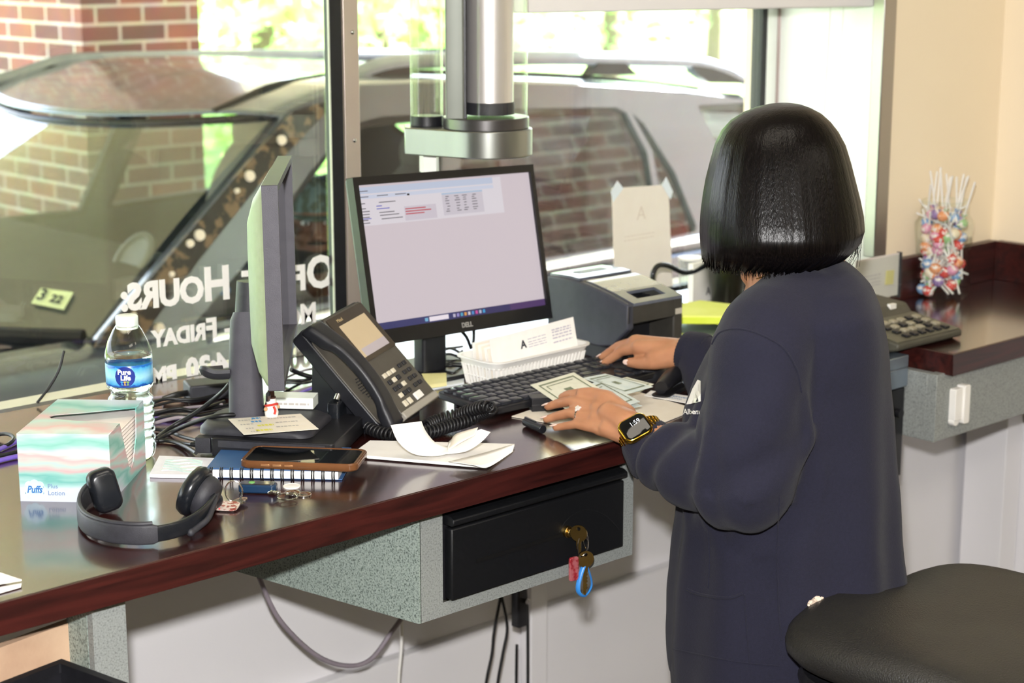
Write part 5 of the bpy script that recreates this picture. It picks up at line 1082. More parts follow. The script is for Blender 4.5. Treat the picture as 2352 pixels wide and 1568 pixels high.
bm = B(); rings(bm, lat(Me, [(.015, .006), (.026, .0065), (.0275, .010), (.0260, .018), (.0215, .024), (.012, .0255)])); obj('ear_housing', bm, M_dark, hs, smooth=50)
pts = [atz(*p)-H0 for p in [(500, 1128, CT+.030), (492, 1158, CT+.024), (478, 1190, CT+.016), (458, 1208, CT+.011), (438, 1222, CT+.008)]]
bm = B(); tube(bm, pts, lambda s: .0028+.0016*s, n=10); ell(bm, tuple(pts[-1]), (.0052, .0052, .005)); obj('microphone_boom', bm, M_dark, hs)
bm = B(); ell(bm, tuple(atz(504, 1168, CT+.02)-H0), (.0012, .0012, .0012)); obj('light_dot', bm, pm('dot_red', '#d04040', .4, noise_=(20, '#d84a4a', 0.3, 0.7)), hs)
bm = B(); ell(bm, tuple(atz(485, 1150, CT+.012)-H0), (.016, .013, .012)); obj('hinge', bm, M_trimb, hs)

# ---- keys, fob and coins
kc = thing('key_bunch', 'silver keys with photo tag on a split ring beside the headset ear cushion', 'keys', tuple(atz(545, 1145, CT))); K0 = kc.location.copy(); G = lambda px, py, z: atz(px, py, CT+z)-K0
bm = B(); c_ = G(537, 1128, .016); tube(bm, [c_+RT*(.011*math.cos(a))+Vector((0, 0, .014*math.sin(a))) for a in [i*PI/6 for i in range(12)]], .0011, n=8, k=2, closed=True); tube(bm, [c_+VD*.0015+RT*(.011*math.cos(a))+Vector((0, 0, .014*math.sin(a))) for a in [i*PI/6 for i in range(12)]], .0009, n=8, k=2, closed=True); obj('split_ring', bm, M_chrome, kc)
for (px, py, rz, rx) in ((553, 1148, -2.2, .18), (548, 1152, -2.0, .05)):
    bm = B(); q = G(px, py, .005); keymesh(bm, Matrix.Translation(q) @ Matrix.Rotation(rz, 4, 'Z') @ Matrix.Rotation(rx, 4, 'X'), L=.036, bow=.009, th=.0009); obj('key', bm, M_chrome, kc)
bm = B(); q = G(522, 1163, .0035); prism(bm, rrect(.030, .026, .007), 0, .0016, Matrix.Translation(q) @ Matrix.Rotation(-.9, 4, 'Z') @ Matrix.Rotation(.12, 4, 'X')); obj('photo_tag', bm, pm('tag_floral', '#c9b8b0', .25, noise_=(160, '#8a3a34', .48, .56)), kc)
fb = thing('key_fob', 'dark blue car key fob with silver top lying in front of the notebook coil', 'key fob', tuple(atz(590, 1134, CT)), -.83)
bm = B(); prism(bm, rrect(.050, .020, .006, n=5, cy=.008), .001, .012); obj('body', bm, pm('fob_navy', '#17304c', 0.25, noise_=(20, '#1c3654', 0.3, 0.7)), fb, bevel=.002)
bm = B(); prism(bm, rrect(.044, .015, .004, n=5, cy=.008), .012, .0132); obj('top_plate', bm, M_chrome, fb); bm = B(); prism(bm, rrect(.008, .007, .003, cx=-.008, cy=.008), .0132, .0138); obj('button', bm, pm('fob_green', '#6fae5c', 0.4, noise_=(20, '#79b866', 0.3, 0.7)), fb)
for i, (px, py, r_, mt, lb) in enumerate(((670, 1118, .0115, M_white, 'pale round disc lying behind the two silver coins'), (697, 1137, .0105, M_chrome, 'silver coin outermost toward the counter edge'), (672, 1136, .0105, M_chrome, 'silver coin inside the small split ring'))):
    q = atz(px, py, CT); c_ = thing('coin', lb, 'coin', (q.x, q.y, CT+(.0017*(i == 2))), 0, group='coins beside the key fob'); bm = B(); cyl(bm, (0, 0, 0), (0, 0, .0017), r_, n=32); obj('disc', bm, mt, c_, bevel=.0003); bm = B(); lathe(bm, [(r_*.9, .0017), (r_*.95, .0021), (r_, .0017)], 32, cap=False); ell(bm, (0, 0, .0017), (r_*.5, r_*.6, .0004)); obj('relief', bm, mt, c_)
q = atz(660, 1140, CT+.0052); rg = thing('split_ring', 'small silver split ring with swivel clasp leaning on a coin', 'ring', tuple(q)); bm = B(); tube(bm, [(.0125*math.cos(a), .0125*math.sin(a), .001*math.sin(a)) for a in [i*PI/6 for i in range(12)]], .0011, n=8, k=2, closed=True); obj('ring', bm, M_chrome, rg); bm = B(); tube(bm, [(-.004, .013, .001), (-.010, .018, .004), (-.014, .022, .002)], lambda s: .003-.001*s, n=8); ell(bm, (-.005, .014, .003), (.004, .004, .003)); obj('clasp', bm, M_chrome, rg)

# ---- cables on the counter
M_purple = pm('purple_cable', '#6a52b0', 0.45, noise_=(60, '#745cba', 0.3, 0.7)); M_gcable = pm('grey_cable', '#8a8088', 0.45, noise_=(60, '#948a92', 0.3, 0.7))
def cable(pts, r_, mat, label, cat='cable', name='cable', group='cables on the counter'):
    P3 = [atz(*p) if len(p) == 3 else aty(p[0], p[1], p[3]) for p in pts]; c = P3[0].copy(); bm = B(); tube(bm, [p-c for p in P3], r_, n=8, k=6); return obj(name, bm, mat, None, smooth=80, loc=c, label=label, cat=cat, group=group)
z0 = CT+.004
cable([(360, 1006, z0), (395, 980, CT+.01), (450, 948, CT+.03), (505, 905, CT+.06), (528, 880, CT+.09)], .0034, M_cable, 'thick black cable rising from the bottle to the stand hook')
cable([(616, 905, CT+.085), (614, 928, CT+.06), (598, 944, CT+.05), (560, 951, CT+.047), (500, 955, CT+.047), (440, 972, CT+.03), (395, 992, CT+.012), (360, 1012, z0)], .0034, M_cable, 'thick black cable looping from the monitor edge across its base')
cable([(455, 1012, CT+.016), (420, 1003, CT+.01), (385, 990, z0), (350, 985, z0)], .0028, M_cable, 'black cable into the upper plug at the dock end')
cable([(450, 1040, CT+.012), (425, 1025, CT+.006), (390, 1012, z0), (355, 1012, z0)], .0028, M_cable, 'black cable into the lowest plug at the dock end')
cable([(460, 1024, CT+.014), (420, 1018, z0), (370, 1010, z0)], .0026, M_cable, 'black cable into the middle plug at the dock end')
cable([(350, 962, z0), (400, 960, z0), (470, 963, z0), (530, 962, z0)], .0034, M_purple, 'purple cable running behind the bottle toward the monitor stand')
cable([(640, 930, CT+.012), (700, 898, CT+.01), (760, 882, CT+.008), (830, 868, z0)], .003, M_purple, 'purple cable between the edge-on monitor and the phone')
cable([(-20, 1040, z0), (20, 1022, z0), (60, 1005, z0), (140, 985, z0)], .0036, M_purple, 'upper purple cable to the left of the tissue box')
cable([(-20, 1062, z0), (20, 1052, z0), (70, 1040, z0), (110, 1020, z0)], .0036, M_purple, 'lower purple cable to the left of the tissue box')
cable([(-20, 1000, z0), (15, 996, CT+.01), (32, 1006, CT+.01), (15, 1022, CT+.006), (-20, 1026, z0)], .0028, M_cable, 'black cable loop at the far end behind the tissue box')
cable([(-20, 1050, z0), (30, 1040, z0), (80, 1025, z0)], .003, M_cable, 'black cable between the two purple ones beside the tissue box')
rc_ = random.Random(5)
for i in range(9):
    y0 = 905+i*8+rc_.uniform(-3, 3); z_ = z0+.002*(i % 3)
    cable([(345, y0+8, z_), (395+rc_.uniform(-15, 15), y0+rc_.uniform(-8, 6), z_+.004), (450, y0-6+rc_.uniform(-6, 6), z_), (500+rc_.uniform(0, 40), y0-14+rc_.uniform(-8, 8), z_)], rc_.choice((.0022, .0028)), M_cable if i % 4 else M_gcable, ('black' if i % 4 else 'grey')+' tangled cable between the bottle and the monitor stand')
for i in range(9):
    y0 = 850+i*8; z_ = z0+.002*(i % 3)
    cable([(655+rc_.uniform(-10, 10), y0+18+rc_.uniform(-8, 8), z_), (700, y0+10+rc_.uniform(-10, 8), z_+.005), (745, y0+rc_.uniform(-6, 6), z_), (800, y0-6+rc_.uniform(-6, 10), z_)], rc_.choice((.002, .0026)), M_cable if i % 4 else M_gcable, ('black' if i % 4 else 'grey')+' tangled cable between the edge-on monitor and the desk phone')
for i in range(7):
    y0 = 800+i*9; z_ = z0+.003*(i % 3)
    cable([(1012, y0+rc_.uniform(-5, 5), z_), (1035, y0-6+rc_.uniform(-5, 8), z_+.006), (1062, y0+rc_.uniform(-6, 6), z_)], .0024, M_cable, 'tangled cable behind the slatted basket')
cable([(668, 848, CT+.03), (690, 858, CT+.02), (720, 866, CT+.012), (752, 866, z0)], .004, M_cable, 'thick shiny black cable arching from behind the edge-on monitor')
def hang(pts, Y, r_, mat, label, cat='cable', group=None, name='cable'):
    P3 = [aty(p[0], p[1], (p[2] if len(p) > 2 else Y)) for p in pts]; c = P3[0].copy(); bm = B(); tube(bm, [p-c for p in P3], r_, n=8, k=6); return obj(name, bm, mat, None, smooth=80, loc=c, label=label, cat=cat, group=group)
hang([(1058, 758), (1072, 775), (1082, 800)], 2.26, .003, M_cable, 'black cable hanging behind the lit monitor, curved'); hang([(1088, 750), (1088, 775), (1086, 800)], 2.27, .0028, M_cable, 'black cable hanging straight behind the lit monitor')
hang([(147, 805), (135, 850), (112, 890), (85, 925)], 2.49, .0022, M_cable, 'thin black cable hanging down the left window pane')
hang([(1500, 650), (1500, 628), (1512, 610), (1535, 610), (1565, 624), (1590, 624), (1625, 606), (1650, 590)], 2.34, .0052, M_trimb, 'black flexible gooseneck rising behind the receipt printer', 'gooseneck', name='gooseneck')
# adapter between cables
q = atz(440, 930, CT); pa_ = thing('power_brick', 'dark grey power brick among the cables behind the monitor stand', 'adapter', (q.x+.02, q.y+.02, CT), -.35); bm = B(); box2(bm, (-.01, -.01, 0), (.085, .04, .026)); obj('body', bm, M_dark, pa_, bevel=.003); bm = B(); tube(bm, [(-.01, .01, .012), (-.03, .004, .012), (-.05, .006, .006)], .004, n=8); obj('cord', bm, M_cable, pa_)

# sticky notes
o, P = sheet4('sticky_note', [(968, 862), (1025, 860), (1026, 882), (982, 888)], CT+.006, pm('sticky_yellow', '#e6dd9a', 0.8, noise_=(20, '#ece4a8', 0.3, 0.7)), 'yellow sticky note pad in front of the lit monitor stand', 'sticky note', th=.006)
o, P = sheet4('paper_stack', [(985, 895), (1066, 880), (1066, 850), (1000, 852)], CT+.001, pm('paper_blue_white', '#dfe6ea', 0.6, noise_=(20, '#e6ecf0', 0.3, 0.7)), 'bluish white paper under the yellow sticky notes', 'paper', th=.002)

# ---- sign on the glass
s0 = [aty(*p, 2.5025) for p in ((1412, 668), (1545, 660), (1535, 424), (1405, 432))]; c = s0[0].copy()
sg = thing('window_sign', 'white paper sign with faint A emblem taped to the window above the receipt printer', 'sign', tuple(c))
bm = B(); f_ = bm.faces.new([bm.verts.new(p-c) for p in s0]); obj('paper', bm, pm('sign_cream', '#efe6da', 0.8, noise_=(20, '#f2eadf', 0.3, 0.7)), sg, smooth=0, solid=.0006)
bm = B(); qa = aty(1474, 505, 2.5)-c; textbm(bm, 'A', .042, XZ(qa.x, -.0012, qa.z), .0002, off=-.0008); obj('emblem', bm, pm('emblem_pale', '#dccfc2', 0.8, noise_=(20, '#e0d4c8', 0.3, 0.7)), sg, smooth=0)
bm = B(); lines(bm, XZ(qa.x-.05, -.0012, qa.z-.03), .0, .09, [0, -.008], h=.0015); obj('print', bm, MATS['emblem_pale'], sg, smooth=0)
for pts in ([(1403, 440), (1418, 415), (1432, 432), (1408, 465)], [(1520, 425), (1530, 406), (1546, 440), (1540, 458)]):
    bm = B(); bm.faces.new([bm.verts.new(aty(*p, 2.501)-c) for p in pts]); obj('tape', bm, pm('tape_blue_white', '#e3edf4', 0.3, noise_=(20, '#eaf2f8', 0.3, 0.7)), sg, smooth=0, solid=.0004)

# ---- things behind the printer and the person
def at_(px, py, Y): return aty(px, py, Y)
q = aty(1668, 722, 2.30); cu = thing('tumbler', 'dark metal tumbler standing by the window behind the person', 'cup', (q.x, q.y, CT)); bm = B(); lathe(bm, [(.0001, 0), (.029, 0), (.031, .004), (.0365, .083), (.038, .086), (.0355, .086), (.034, .080), (.0001, .078)], 36); obj('body', bm, pm('tumbler_dark', '#54564e', 0.3, .8, noise_=(20, '#5e6058', 0.3, 0.7)), cu)
q = aty(1612, 712, 2.34); pp = thing('leaflet', 'white leaflet with small A emblem standing beside the dark tumbler', 'leaflet', (q.x, q.y, CT), .1); bm = B(); box2(bm, (-.032, 0, 0), (.034, .012, .080)); obj('paper', bm, M_paper, pp, smooth=0); bm = B(); textbm(bm, 'A', .022, XZ(.02, -.0005, .012), .0002); obj('emblem', bm, M_ink, pp, smooth=0)
q = aty(1600, 735, 2.18); yf = thing('folder', 'bright yellow-green folder lying behind the receipt printer', 'folder', (q.x+.02, q.y, CT+.006), -.25); bm = B(); prism(bm, [(-.06, .10), (-.05, .02), (.07, -.05), (.15, .0), (.08, .13)], 0, .012); obj('cover', bm, pm('neon_yellow_green', '#d8e83c', 0.6, noise_=(20, '#e0ee50', 0.3, 0.7)), yf, bevel=.001); bm = B(); prism(bm, [(-.055, .095), (-.045, .022), (.068, -.046), (.145, .0), (.078, .126)], .012, .015); obj('sheet', bm, pm('sheet_lime', '#e6f07a', 0.7, noise_=(20, '#ecf48a', 0.3, 0.7)), yf)
q = aty(1612, 772, 2.0); kp = thing('keypad', 'pale blue-grey keypad lying behind the cuff of the raised sleeve', 'keypad', (q.x, q.y+.02, CT), .1); bm = B(); prism(bm, rrect(.10, .07, .006), 0, .012); obj('body', bm, pm('keypad_blue_grey', '#9db8cc', 0.4, noise_=(20, '#a7c2d4', 0.3, 0.7)), kp, bevel=.002)
for i in range(4):
    for j in range(3): bm = B(); box2(bm, (-.04+i*.021, -.028+j*.02, .012), (-.024+i*.021, -.014+j*.02, .015)); obj('key', bm, M_white, kp, bevel=.001)
q = aty(1728, 640, 2.40); rd = thing('hand_scanner', 'black hand scanner with red head standing behind the neck of the person', 'scanner', (q.x, q.y, CT)); bm = B(); lathe(bm, [(.0001, 0), (.035, 0), (.035, .008), (.012, .014), (.012, .06), (.0001, .06)], 24); obj('stand', bm, M_black, rd); bm = B(); ell(bm, (0, 0, .085), (.022, .03, .026)); obj('head', bm, pm('scanner_red', '#d83a34', 0.4, noise_=(20, '#e0443e', 0.3, 0.7)), rd)
q = aty(1585, 690, 2.42); gl = thing('drinking_glass', 'small clear glass behind the white leaflet by the window', 'glass', (q.x, q.y, CT)); bm = B(); lathe(bm, [(.022, .002), (.026, .07), (.025, .07), (.021, .006)], 28, cap=False); obj('body', bm, M_pet, gl); bm = B(); lathe(bm, [(.0001, .070), (.027, .070), (.027, .074), (.0001, .075)], 28); obj('lid', bm, M_white, gl)
q = aty(1705, 668, 2.42); wb_ = thing('card_stack', 'short stack of white cards behind the dark tumbler', 'cards', (q.x, q.y, CT), .2); bm = B(); box2(bm, (-.03, -.02, 0), (.03, .02, .028)); obj('cards', bm, M_paper, wb_, bevel=.001)

# ---- right counter: holder, folder, adding machine, candy jar
hd = thing('document_holder', 'clear wall document holder with white sheet and yellow sticky note below the corner trim', 'document holder', (2.90, 2.072, 1.085))
bm = B(); box2(bm, (-.06, 0, 0), (.082, .002, .085)); obj('sheet', bm, pm('holder_sheet', '#e2d9d6', 0.5, noise_=(10, '#e8e0dd', 0.3, 0.7)), hd, smooth=0); bm = B(); box2(bm, (.082, -.004, -.005), (.086, .006, .086)); obj('edge', bm, M_dark, hd); bm = B(); box2(bm, (-.06, -.006, -.002), (.086, -.0035, .083)); obj('clear_front', bm, M_pet, hd, smooth=0)
bm = B(); box2(bm, (.035, -.003, .028), (.060, -.001, .056), Matrix.Rotation(.06, 4, 'Y')); obj('sticky_note', bm, pm('sticky_pale', '#e4d694', 0.8, noise_=(10, '#eade9e', 0.3, 0.7)), hd, smooth=0); bm = B(); lines(bm, XZ(0, -.0015, 0), -.05, .02, [.05, .043, .036, .03], h=.003); obj('print', bm, pm('holder_print', '#cfc6c8', 0.6, noise_=(10, '#d5ccce', 0.3, 0.7)), hd, smooth=0)
q = atz(2072, 668, CT); ef = thing('folder', 'mustard yellow folder lying behind the adding machine', 'folder', (q.x, q.y+.015, CT), -.1); bm = B(); prism(bm, [(-.09, -.03), (.075, -.03), (.07, .04), (-.09, .04)], 0, .010); obj('cover', bm, pm('folder_mustard', '#a8954e', 0.6, noise_=(10, '#b29f58', 0.3, 0.7)), ef, bevel=.001)
am = thing('adding_machine', 'dark olive adding machine with pale keys on the corner counter', 'adding machine', (2.650, 1.792, CT), -.02); aw, ad_ = .132, .20
M_am = pm('adding_machine_olive', '#45433a', 0.5, noise_=(40, '#4c4a40', 0.3, 0.7)); M_am2 = pm('adding_machine_top', '#5c5a4c', 0.5, noise_=(40, '#646254', 0.3, 0.7))
bm = B(); prism(bm, [(0, .006), (0, .018), (.11, .034), (.125, .050), (ad_, .056), (ad_, 0), (.02, 0)], -.06, aw, YZ(0)); obj('body', bm, M_am, am, bevel=.004)
sl = math.atan2(.016, .11)
bm = B(); prism(bm, [(-.055, .004), (aw-.004, .004), (aw-.004, .108), (-.055, .108)], .0, .0012, Matrix.Translation((0, .0, .0185)) @ Matrix.Rotation(sl, 4, 'X')); obj('key_deck', bm, M_am2, am)
for i in range(6):
    for j in range(4): bm = B(); box2(bm, (-.02+i*.023, .012+j*.021, .001), (-.006+i*.023, .025+j*.021, .006), Matrix.Translation((0, 0, .0185)) @ Matrix.Rotation(sl, 4, 'X')); obj('key', bm, pm('adding_key', '#8d8674', 0.5, noise_=(200, '#a59e8a', 0.3, 0.7)) if (i*j) % 4 else M_black, am, bevel=.0015)
bm = B(); box2(bm, (.075, .118, .044), (.092, .126, .053)); obj('badge', bm, M_white, am)
# candy jar
q = atz(2170, 690, CT); JX, JY = q.x+.03, q.y+.03; jr = thing('candy_jar', 'tall clear plastic jar full of wrapped lollipops on the corner counter', 'jar', (JX, JY, CT), .3)
bm = B(); rs = []
for w_, z in ((.096, .001), (.102, .006), (.104, .05), (.096, .085), (.098, .10), (.106, .14), (.104, .155), (.088, .168), (.084, .195)): rs.append([Vector((x, y, z)) for x, y in rrect(w_, w_, w_*.28, n=5)])
rings(bm, rs, cap=False); obj('body', bm, M_pet, jr, smooth=60)
bm = B(); tube(bm, [Vector((x, y, .196)) for x, y in rrect(.084, .084, .024, n=4)], .0016, n=6, k=1, closed=True); obj('rim', bm, M_pet, jr)
cols = [('red', '#d8544e'), ('blue', '#7fa6d4'), ('green', '#9cc48a'), ('pink', '#e09ab8'), ('orange', '#eca070'), ('purple', '#9a7fb4'), ('cream', '#ecdcc0')]
protos = {}
def lolly(cn, hx):
    bm = B(); ell(bm, (0, 0, 0), (.0125, .0125, .0105), u=14, v=10)
    for v in bm.verts: v.co *= 1+.10*noise.noise(v.co*260)
    f0 = len(bm.faces); cyl(bm, (0, 0, -.008), (0, 0, -.088), .0022, n=8, mi=1)
    for k in range(6): a = k*PI/3; f_ = bm.faces.new([bm.verts.new(p) for p in ((0, 0, -.008), (.007*math.cos(a), .007*math.sin(a), -.020), (.007*math.cos(a+.7), .007*math.sin(a+.7), -.019))])
    return obj('lollipop', bm, [pm('wrapper_'+cn, hx, 0.25, noise_=(110, '#f0e6e0', .52, .62)), M_white], None, smooth=60, label='%s wrapped lollipop inside the clear candy jar' % cn, cat='lollipop', group='lollipops in the candy jar')
rj = random.Random(11)
for k in range(84):
    cn, hx = cols[k % 7]; first = cn not in protos
    if first: protos[cn] = lolly(cn, hx); o = protos[cn]
    else: o = protos[cn].copy(); COL.objects.link(o)
    lvl = k/84; z = .014+lvl*.160; w_ = .034 if z < .16 else .026
    ang = rj.uniform(0, 2*PI); rr_ = w_*math.sqrt(rj.uniform(.35, 1)); x = max(-w_, min(w_, rr_*math.cos(ang)*1.2)); y = max(-w_, min(w_, rr_*math.sin(ang)*1.2))
    if z > .148: e_ = Vector((rj.uniform(-.35, .35), rj.uniform(-.35, .35), -1))          # stick up
    else: e_ = Vector((-x*12+rj.uniform(-.6, .6), -y*12+rj.uniform(-.6, .6), rj.uniform(-1, .3) if z < .1 else rj.uniform(.2, 1)))
    # keep the stick inside the jar
    d_ = e_.normalized() if z > .148 else None
    if d_ is None:
        for _ in range(30):
            dd = Vector((rj.uniform(-1, 1), rj.uniform(-1, 1), rj.uniform(-1, 1))).normalized(); tip = Vector((x, y, z))+dd*.088
            if abs(tip.x) < .042 and abs(tip.y) < .042 and .006 < tip.z < .2: break
        else: dd = Vector((-x, -y, .09)).normalized()
    else: dd = Vector((e_.x, e_.y, 1)).normalized()
    o.location = (JX+x*.95, JY+y*.95, CT+z); o.rotation_euler = (-dd).to_track_quat('Z', 'Y').to_euler()

# ---- pneumatic tubes over the counter (turned towards the room)
tc_ = aty(1122, 370, 2.24)
tu = thing('pneumatic_tube_station', 'hanging pneumatic tube station: clear tubes, grey post and metal collar above the lit monitor', 'pneumatic tube', (tc_.x, tc_.y, 1.424), AZ-PI/2)
bm = B(); R_ = .073; bx, by = 0.0, 0.0; sm = (-.104, .035)
out = [(-.100, .075), (-.143, .055), (-.140, .0)]+[(R_*math.cos(a), R_*math.sin(a)) for a in [-PI*.72+i*(PI*1.2)/22 for i in range(23)]]
prism(bm, out, 0, .045); obj('collar_block', bm, pm('collar_satin', '#8f918c', 0.3, .9, noise_=(12, '#9da09a', 0.3, 0.7), scale3=(1, 1, .1)), tu, bevel=.002)
bm = B(); cyl(bm, (-.004, 0, .045), (-.004, 0, .064), .0715, n=48); obj('collar_ring', bm, pm('ring_graphite', '#5c5a5a', 0.3, .8, noise_=(12, '#666464', 0.3, 0.7)), tu, bevel=.0015)
M_tube = glass_mat('tube_glass', (.95, .96, .94), .8, .03)
bm = B(); lathe(bm, [(.053, .055), (.053, .9)], 48, c=(.012, 0, 0), cap=False); obj('large_clear_tube', bm, M_tube, tu, smooth=60)
bm = B(); lathe(bm, [(.0001, .068), (.040, .068), (.040, .9), (.0001, .9)], 40, c=(.002, .003, 0)); obj('inner_steel_tube', bm, pm('tube_bright_steel', '#e6e0e2', 0.38, .75, noise_=(10, '#eee8ea', 0.3, 0.7), scale3=(1, 1, .05)), tu, smooth=60)
bm = B(); lathe(bm, [(.0415, .068), (.0415, .085), (.039, .09)], 40, c=(.002, .003, 0), cap=False); obj('inner_collar', bm, M_dark, tu, smooth=60)
bm = B(); cyl(bm, (sm[0], sm[1], .045), (sm[0], sm[1], .062), .028, n=36); obj('small_collar', bm, M_black, tu, bevel=.001)
bm = B(); lathe(bm, [(.0275, .05), (.0275, .9)], 36, c=(sm[0], sm[1], 0), cap=False); lathe(bm, [(.025, .052), (.025, .9)], 36, c=(sm[0], sm[1], 0), cap=False); obj('small_clear_tube', bm, M_tube, tu, smooth=60)
bm = B(); prism(bm, rrect(.030, .05, .003, cx=-.054, cy=-.028), .064, .9); obj('post', bm, pm('post_grey_green', '#6c7068', 0.45, .3, noise_=(12, '#747870', 0.3, 0.7)), tu, bevel=.001)
bm = B(); prism(bm, rrect(.005, .04, .001, cx=-.0375, cy=-.024), .064, .9); obj('post_strip', bm, M_black, tu)
bm = B(); prism(bm, [(-.118, .05), (-.085, .05), (-.088, .02), (-.110, .02)], -.034, 0); obj('guide_tab', bm, M_white, tu)

# ---- under the counter
hang([(595, 1325), (640, 1420), (720, 1500), (790, 1528), (850, 1515), (900, 1450), (922, 1420)], 2.30, .0042, M_gcable, 'grey cable hanging in a loop under the counter', group=None)
hang([(922, 1400), (922, 1480), (915, 1568), (912, 1700)], 2.30, .003, M_white, 'thin white cable hanging straight down under the cash drawer box')
for i, pts in enumerate(([(1150, 1370), (1135, 1450), (1130, 1500), (1115, 1580), (1110, 1700)], [(1152, 1370), (1165, 1440), (1155, 1500), (1142, 1580), (1140, 1700)], [(1187, 1480), (1186, 1540), (1185, 1700)], [(1208, 1360), (1212, 1440), (1212, 1700)])):
    hang(pts, 2.30, .0028, M_cable, ['leftmost black cord below the cash drawer', 'curved black cord between two straight ones below the cash drawer', 'thin black cord hanging from the power strip', 'black cord running behind the power strip'][i], 'cord', 'black cords under the counter')
a = aty(1193, 1340, 2.28); ps = thing('power_strip', 'black power strip hanging vertically below the cash drawer', 'power strip', (a.x, a.y, .55)); bm = B(); prism(bm, rrect(.024, .02, .003), 0, .33); obj('body', bm, M_black, ps, bevel=.001); bm = B(); cyl(bm, (.004, -.012, .05), (.004, -.018, .05), .005); obj('screw', bm, M_chrome, ps)
a = aty(1212, 1376, 2.44); bm = B(); prism(bm, [(0, 0), (.045, 0), (.045, .50), (.035, .56), (.005, .60), (0, .60)], 0, .03, Matrix(((1, 0, 0, a.x), (0, 0, 1, 2.43), (0, 1, 0, 0), (0, 0, 0, 1)))); struct('trim_11', bm, M_wall, bevel=.002)

# ---- stool
SZ = .895
L0 = atz(1822, 1478, SZ); D1 = (atz(2185, 1284, SZ)-L0); D1.normalize(); D2 = Vector((D1.y, -D1.x, 0)); S_ = .47
sc2 = L0+D1*(S_/2-.012)+D2*(S_/2-.05); print('stool', sc2, D1, (sc2-CAM).length)
stl = thing('bar_stool', 'tall stool with worn black vinyl seat, edge torn to the stuffing, in the foreground', 'stool', (sc2.x, sc2.y, 0), math.atan2(D1.y, D1.x))
M_vinyl_b = pm('black_vinyl', '#232221', 0.42, noise_=(6, '#2a2925', 0.3, 0.7), bump=(420, .5))
bm = B(); rs = []
for f, z in ((.3, -.050), (.86, -.052), (.955, -.046), (.995, -.034), (1.0, -.022), (.99, -.010), (.955, 0), (.88, .009), (.7, .014), (.4, .0125), (.12, .010)):
    ring = []
    for k in range(96):
        a = 2*PI*k/96; ca_, sa_ = math.cos(a), math.sin(a); r_ = (abs(ca_)**4.6+abs(sa_)**4.6)**(-1/4.6)*S_/2*f
        wob = 1+.018*math.sin(3*a+1)*(f > .6); ring.append(Vector((r_*ca_*wob, r_*sa_*wob, SZ+z-.012*math.sin(2*a)*(f > .5)*f-(.010*math.cos(a*5) if .8 < f < 1 and z > -.02 else 0)*.5)))
    rs.append(ring)
rings(bm, rs); stl_seat = obj('seat', bm, M_vinyl_b, stl, smooth=80)
bm = B(); rings(bm, [[Vector((x, y, z)) for x, y in rrect(S_*w_, S_*w_, .08, n=8)] for w_, z in ((.90, SZ-.052), (.92, SZ-.060), (.90, SZ-.085), (.86, SZ-.09))]); obj('seat_pan', bm, M_black, stl, smooth=40)
seat_o = stl_seat
bs_ = bmesh.new(); bs_.from_mesh(seat_o.data); TS = BVHTree.FromBMesh(bs_); MsI = (Matrix.Translation((sc2.x, sc2.y, 0)) @ Matrix.Rotation(math.atan2(D1.y, D1.x), 4, 'Z')).inverted()
def rim(px):
    for py in range(1250, 1560):
        h = TS.ray_cast(MsI @ CAM, (MsI.to_3x3() @ ray(px, py)).normalized())
        if h[0] is not None: return h[0]
for xa, xb in ((1856, 1898), (2000, 2030)):
    pts = [rim(x) for x in range(xa, xb, 3)]; pts = [q for q in pts if q is not None]
    if len(pts) < 3: continue
    bm = B(); nn_ = len(pts); tube(bm, [q+Vector((rj.uniform(-.0015, .0015), rj.uniform(-.0015, .0015), rj.uniform(-.001, .003))) for q in pts], lambda s: .0042*math.sin(PI*min(1, max(0, s*.9+.05)))+.001, n=7, k=2); obj('stuffing', bm, pm('stuffing_pale', '#cdb9a6', 0.9, noise_=(200, '#e2d2c2', 0.3, 0.7)), stl, smooth=20, label='pale stuffing showing at a tear')
bs_.free()
for (pa_x, pb_x) in ():
    A_ = atz(*pa_x, SZ-.004); C_ = atz(*pb_x, SZ-.002); Mi2 = Matrix.Rotation(-math.atan2(D1.y, D1.x), 4, 'Z') @ Matrix.Translation((-sc2.x, -sc2.y, 0))
    bm = B(); n_ = 14; P_ = [Mi2 @ A_.lerp(C_, i/n_) for i in range(n_+1)]; tube(bm, [p+Vector((rj.uniform(-.002, .002), rj.uniform(-.002, .002), rj.uniform(-.002, .003))) for p in P_], lambda s: .0045*math.sin(PI*min(1, max(0, s*.9+.05)))+.001, n=7, k=2); obj('stuffing', bm, pm('stuffing_pale', '#cdb9a6', 0.9, noise_=(200, '#e2d2c2', 0.3, 0.7)), stl, smooth=20, label='pale stuffing showing at a tear')
bm = B(); cyl(bm, (0, 0, .12), (0, 0, SZ-.085), .028, n=24); obj('post', bm, M_chrome, stl)
bm = B(); tube(bm, [(.19*math.cos(i*PI/8), .19*math.sin(i*PI/8), .35) for i in range(16)], .010, n=8, k=2, closed=True); obj('foot_ring', bm, M_chrome, stl)
for k in range(4): bm = B(); a = k*PI/2+.4; tube(bm, [(0, 0, .14), (.14*math.cos(a), .14*math.sin(a), .10), (.25*math.cos(a), .25*math.sin(a), .012)], .014, n=10); obj('leg', bm, M_black, stl)
bm = B(); box2(bm, (-S_*.33, -.02, SZ-.13), (S_*.33, .02, SZ-.088)); obj('bracket', bm, M_black, stl, bevel=.004)
